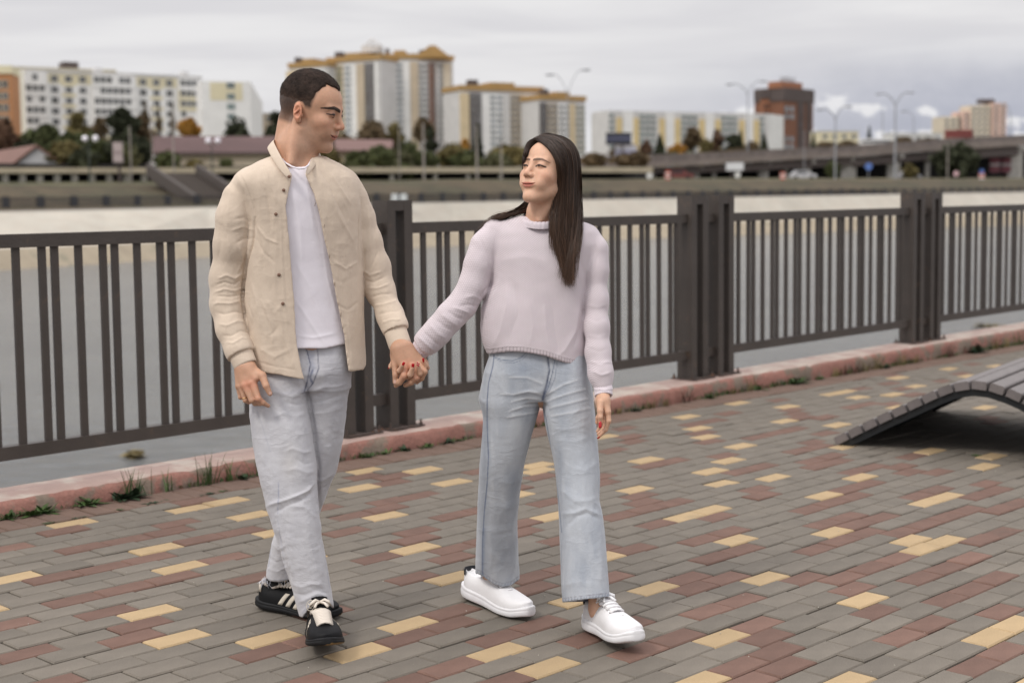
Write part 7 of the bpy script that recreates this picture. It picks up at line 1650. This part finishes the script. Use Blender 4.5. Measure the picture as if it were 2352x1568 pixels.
# ================================================================== WEEDS AND LITTLE THINGS
M_w1=mat('weed_green',(.045,.085,.018),.7,.3,20,obvar=.25); M_w2=mat('weed_dark',(.022,.045,.016),.7,.3,20,obvar=.25); M_w3=mat('weed_dry',(.15,.115,.045),.8,.3,20,obvar=.25); M_w4=mat('weed_red',(.085,.04,.025),.8,.3,20)
def weed(x,y,h,kind,label,group=None,n=None,spread=None,flat=False):
    R=np.random.RandomState(int(x*7+y)); p=gpt(x,y); ww_=float(p@CW)
    if 5.6<ww_ and not flat: p=G(float(p@CU),5.728)
    sc=p[1]/F_PX; H=h*sc; r=empty('weed',tuple(p),label,'weed',group); V=[];Q=[]
    sp=(spread or h*.5)*sc; n=n or (26 if kind=='leaf' else 20)
    for i in range(n):
        a=R.rand()*6.283; o=p+CU*(R.randn()*sp*.45)+CW*(abs(R.randn())*sp*.12*(-1)); k=len(V)
        if kind=='leaf':
            L=H*(.5+.5*R.rand()); el_=.15+.9*R.rand() if not flat else .12+.2*R.rand(); d=np.array([math.cos(a)*math.cos(el_),math.sin(a)*math.cos(el_),math.sin(el_)]); w_=L*.16; s_=np.cross(d,[0,0,1.]); s_/=np.linalg.norm(s_)+1e-9
            for t,ww in ((0,.25),(.35,1.),(.7,.8),(1.,.08)): c=o+d*L*t-np.array([0,0,L*.25*t*t]); c[2]=max(c[2],p[2]+.001); V+=[c-s_*w_*ww,c+s_*w_*ww]
        else:
            L=H*(.45+.6*R.rand()); d=np.array([math.cos(a)*.25,math.sin(a)*.25,1.]); w_=.0016+.0012*R.rand(); s_=np.array([math.cos(a+1.5),math.sin(a+1.5),0]); bd=R.rand()*.5
            for t,ww in ((0,1.),(.4,.9),(.75,.6),(1.,.1)): V+=[o+d*L*t*(1-.25*bd*t)+np.array([math.cos(a),math.sin(a),-.3])*L*bd*t*t-s_*w_*ww,o+d*L*t*(1-.25*bd*t)+np.array([math.cos(a),math.sin(a),-.3])*L*bd*t*t+s_*w_*ww]
        Q+=[(k+2*j,k+2*j+1,k+2*j+3,k+2*j+2) for j in range(3)]
    m_={'leaf':M_w2 if R.rand()<.5 else M_w1,'grass':M_w1,'dry':M_w3,'red':M_w4}[kind]
    o=mkobj('leaves' if kind=='leaf' else 'blades',mesh('weed',V,Q,m_),r); return r
gl='leafy weeds along the kerb'; gg='grass tufts along the kerb'; gd='dry weeds along the kerb'
weed(6,1188,34,'leaf','dark leafy weed cut by the left edge at the foot of the kerb'); weed(72,1176,46,'leaf','broad dark rosette weed against the kerb near the left edge',n=44,spread=34)
weed(183,1152,44,'leaf','leafy weed with round leaves at the kerb, left of the big grassy clump',n=26,spread=26); weed(271,1138,54,'leaf','largest leafy clump under tall grass blades at the kerb',n=50,spread=34); weed(271,1134,86,'grass','tall grass blades growing out of the largest leafy clump',n=26,spread=40)
weed(349,1118,60,'grass','thin grass tuft alone against the peeling kerb paint',n=12,spread=12); weed(440,1103,84,'grass','tallest grass tuft at the kerb, nearest the man\'s leg on the left',n=34,spread=34); weed(492,1094,66,'grass','grass tuft between the tallest tuft and the man\'s leg',n=16,spread=22); weed(535,1092,26,'leaf','small leafy weed just left of the man\'s leg'); weed(563,1082,64,'grass','grass tuft touching the edge of the man\'s jeans',n=22,spread=24)
for (x,y,s),lb_ in zip(((359,1153,24),(480,1133,18),(515,1127,14),(274,1170,12),(114,1200,18),(180,1188,14)),('widest flat weed in a paver joint, left of the long yellow pair','flat weed in a joint above the long yellow paver pair','flat weed nearest the man\'s leg above the long yellow pair','tiny flat weed in a joint below the large grassy clump','flat weed at the left end of the first yellow paver by the kerb','tiny flat weed on top of the first yellow paver by the kerb')): weed(x,y,s,'leaf',lb_,'weeds in the paver joints',14,s*1.1,True)
O_=['first','second','third','fourth','fifth','sixth','seventh','eighth','ninth','tenth','eleventh','twelfth','thirteenth','fourteenth','fifteenth','sixteenth','seventeenth','eighteenth','nineteenth']
for i_,(x,y,s) in enumerate(((832,1048,26),(862,1040,22),(905,1030,26),(948,1021,24),(1000,1014,26),(1030,1008,18),(1435,941,22),(1614,912,24),(1706,893,26),(1855,869,18),(2000,843,24))): weed(x,y,s,'leaf',f'{O_[i_]} small leafy weed at the foot of the kerb, counted rightwards from the man',gl,24,s*.9)
weed(1794,877,36,'leaf','dark bushy weed at the kerb just right of the middle post pair',n=46,spread=30); weed(2190,805,40,'leaf','dark bushy weed at the kerb beneath the right bay of railing',n=46,spread=28)
for i_,(x,y,s,k) in enumerate(((1406,948,20,'dry'),(1470,935,28,'dry'),(1500,928,24,'dry'),(1540,919,44,'red'),(1660,902,22,'dry'),(1700,895,44,'dry'),(1881,860,30,'dry'),(1900,858,34,'red'),(1931,853,40,'red'),(1955,849,32,'dry'),(1985,845,48,'dry'),(2022,835,42,'dry'),(2060,829,26,'dry'),(2127,815,40,'red'),(2165,808,30,'red'),(2230,797,36,'dry'),(2264,793,30,'dry'),(2296,789,44,'grass'),(2335,783,40,'grass'))): weed(x,y,s,k,f'{O_[i_]} '+{'dry':'dry straw coloured','red':'reddish brown','grass':'green'}[k]+' tuft at the kerb foot, counted from the woman',gd,22,s*.6)
weed(2239,1046,16,'leaf','tiny dark weed between pavers in the shade of the lounger',None,20,14,True)
def fw(x,y,wd,label):
    p=onz(x,y,WZ+.01); R=np.random.RandomState(int(x)); sc=p[1]/F_PX; r=empty('floating_weed',tuple(p),label,'water weed'); V=[];Q=[]
    for i in range(60):
        a=R.rand()*6.28; q=p+CU*R.randn()*wd*.3*sc+CW*R.randn()*wd*.4*sc; s_=.06+.07*R.rand(); k=len(V); z=R.rand()*.08
        V+=[q+[math.cos(a)*s_,math.sin(a)*s_,z],q+[-math.sin(a)*s_,math.cos(a)*s_,z+.03],q-[math.cos(a)*s_,math.sin(a)*s_,-z],q+[math.sin(a)*s_,-math.cos(a)*s_,z]]; Q.append((k,k+1,k+2,k+3))
    mkobj('leaves',mesh('fw',V,Q,M_w3),r)
fw(312,1050,20,'dark floating weed patch in the water behind the left kerb'); fw(2265,752,40,'green floating weed patch in the water at the far right')
R=np.random.RandomState(21); V=[];Q=[]
for i in range(5200):
    u=2.4+R.rand()**.8*17; dn=.5+.5*math.sin(u*3.1)+.6*math.sin(u*7.7+1)+.25*(u>7)
    if R.rand()*1.6>dn: continue
    o=G(u,5.752-abs(R.randn())*.012); L=.012+.028*R.rand()*(.6+.6*(u>6)); a=R.rand()*6.28; d=np.array([math.cos(a)*.5,math.sin(a)*.5,1.]); s_=np.array([-math.sin(a),math.cos(a),0])*(.002+.002*R.rand()); k=len(V)
    V+=[o-s_,o+s_,o+d*L*.6+s_*.8,o+d*L*.6-s_*.8,o+d*L*1.05]; Q+=[(k,k+1,k+2,k+3),(k+3,k+2,k+4)]
o=mkobj('low_grass',mesh('low_grass',V,Q,[M_w1,M_w3],mi=[int((q[0]//5)%5==0) for q in Q])); tag(o,'low straggling grass rooted in the joint at the foot of the kerb',kind='stuff')
R=np.random.RandomState(8); mb=MB()
for i in range(150):
    x,y=R.rand()*2352,850+R.rand()*700; p=gpt(x,y)
    if p@CW<5.5: mb.ball(p+[0,0,.001],(.0008+.0016*R.rand()**3,)*3,6,4)
mb.build('grit',mat('grit_pale',(.45,.42,.36),.9),kind='stuff',label='pale grit scattered over the pavers')
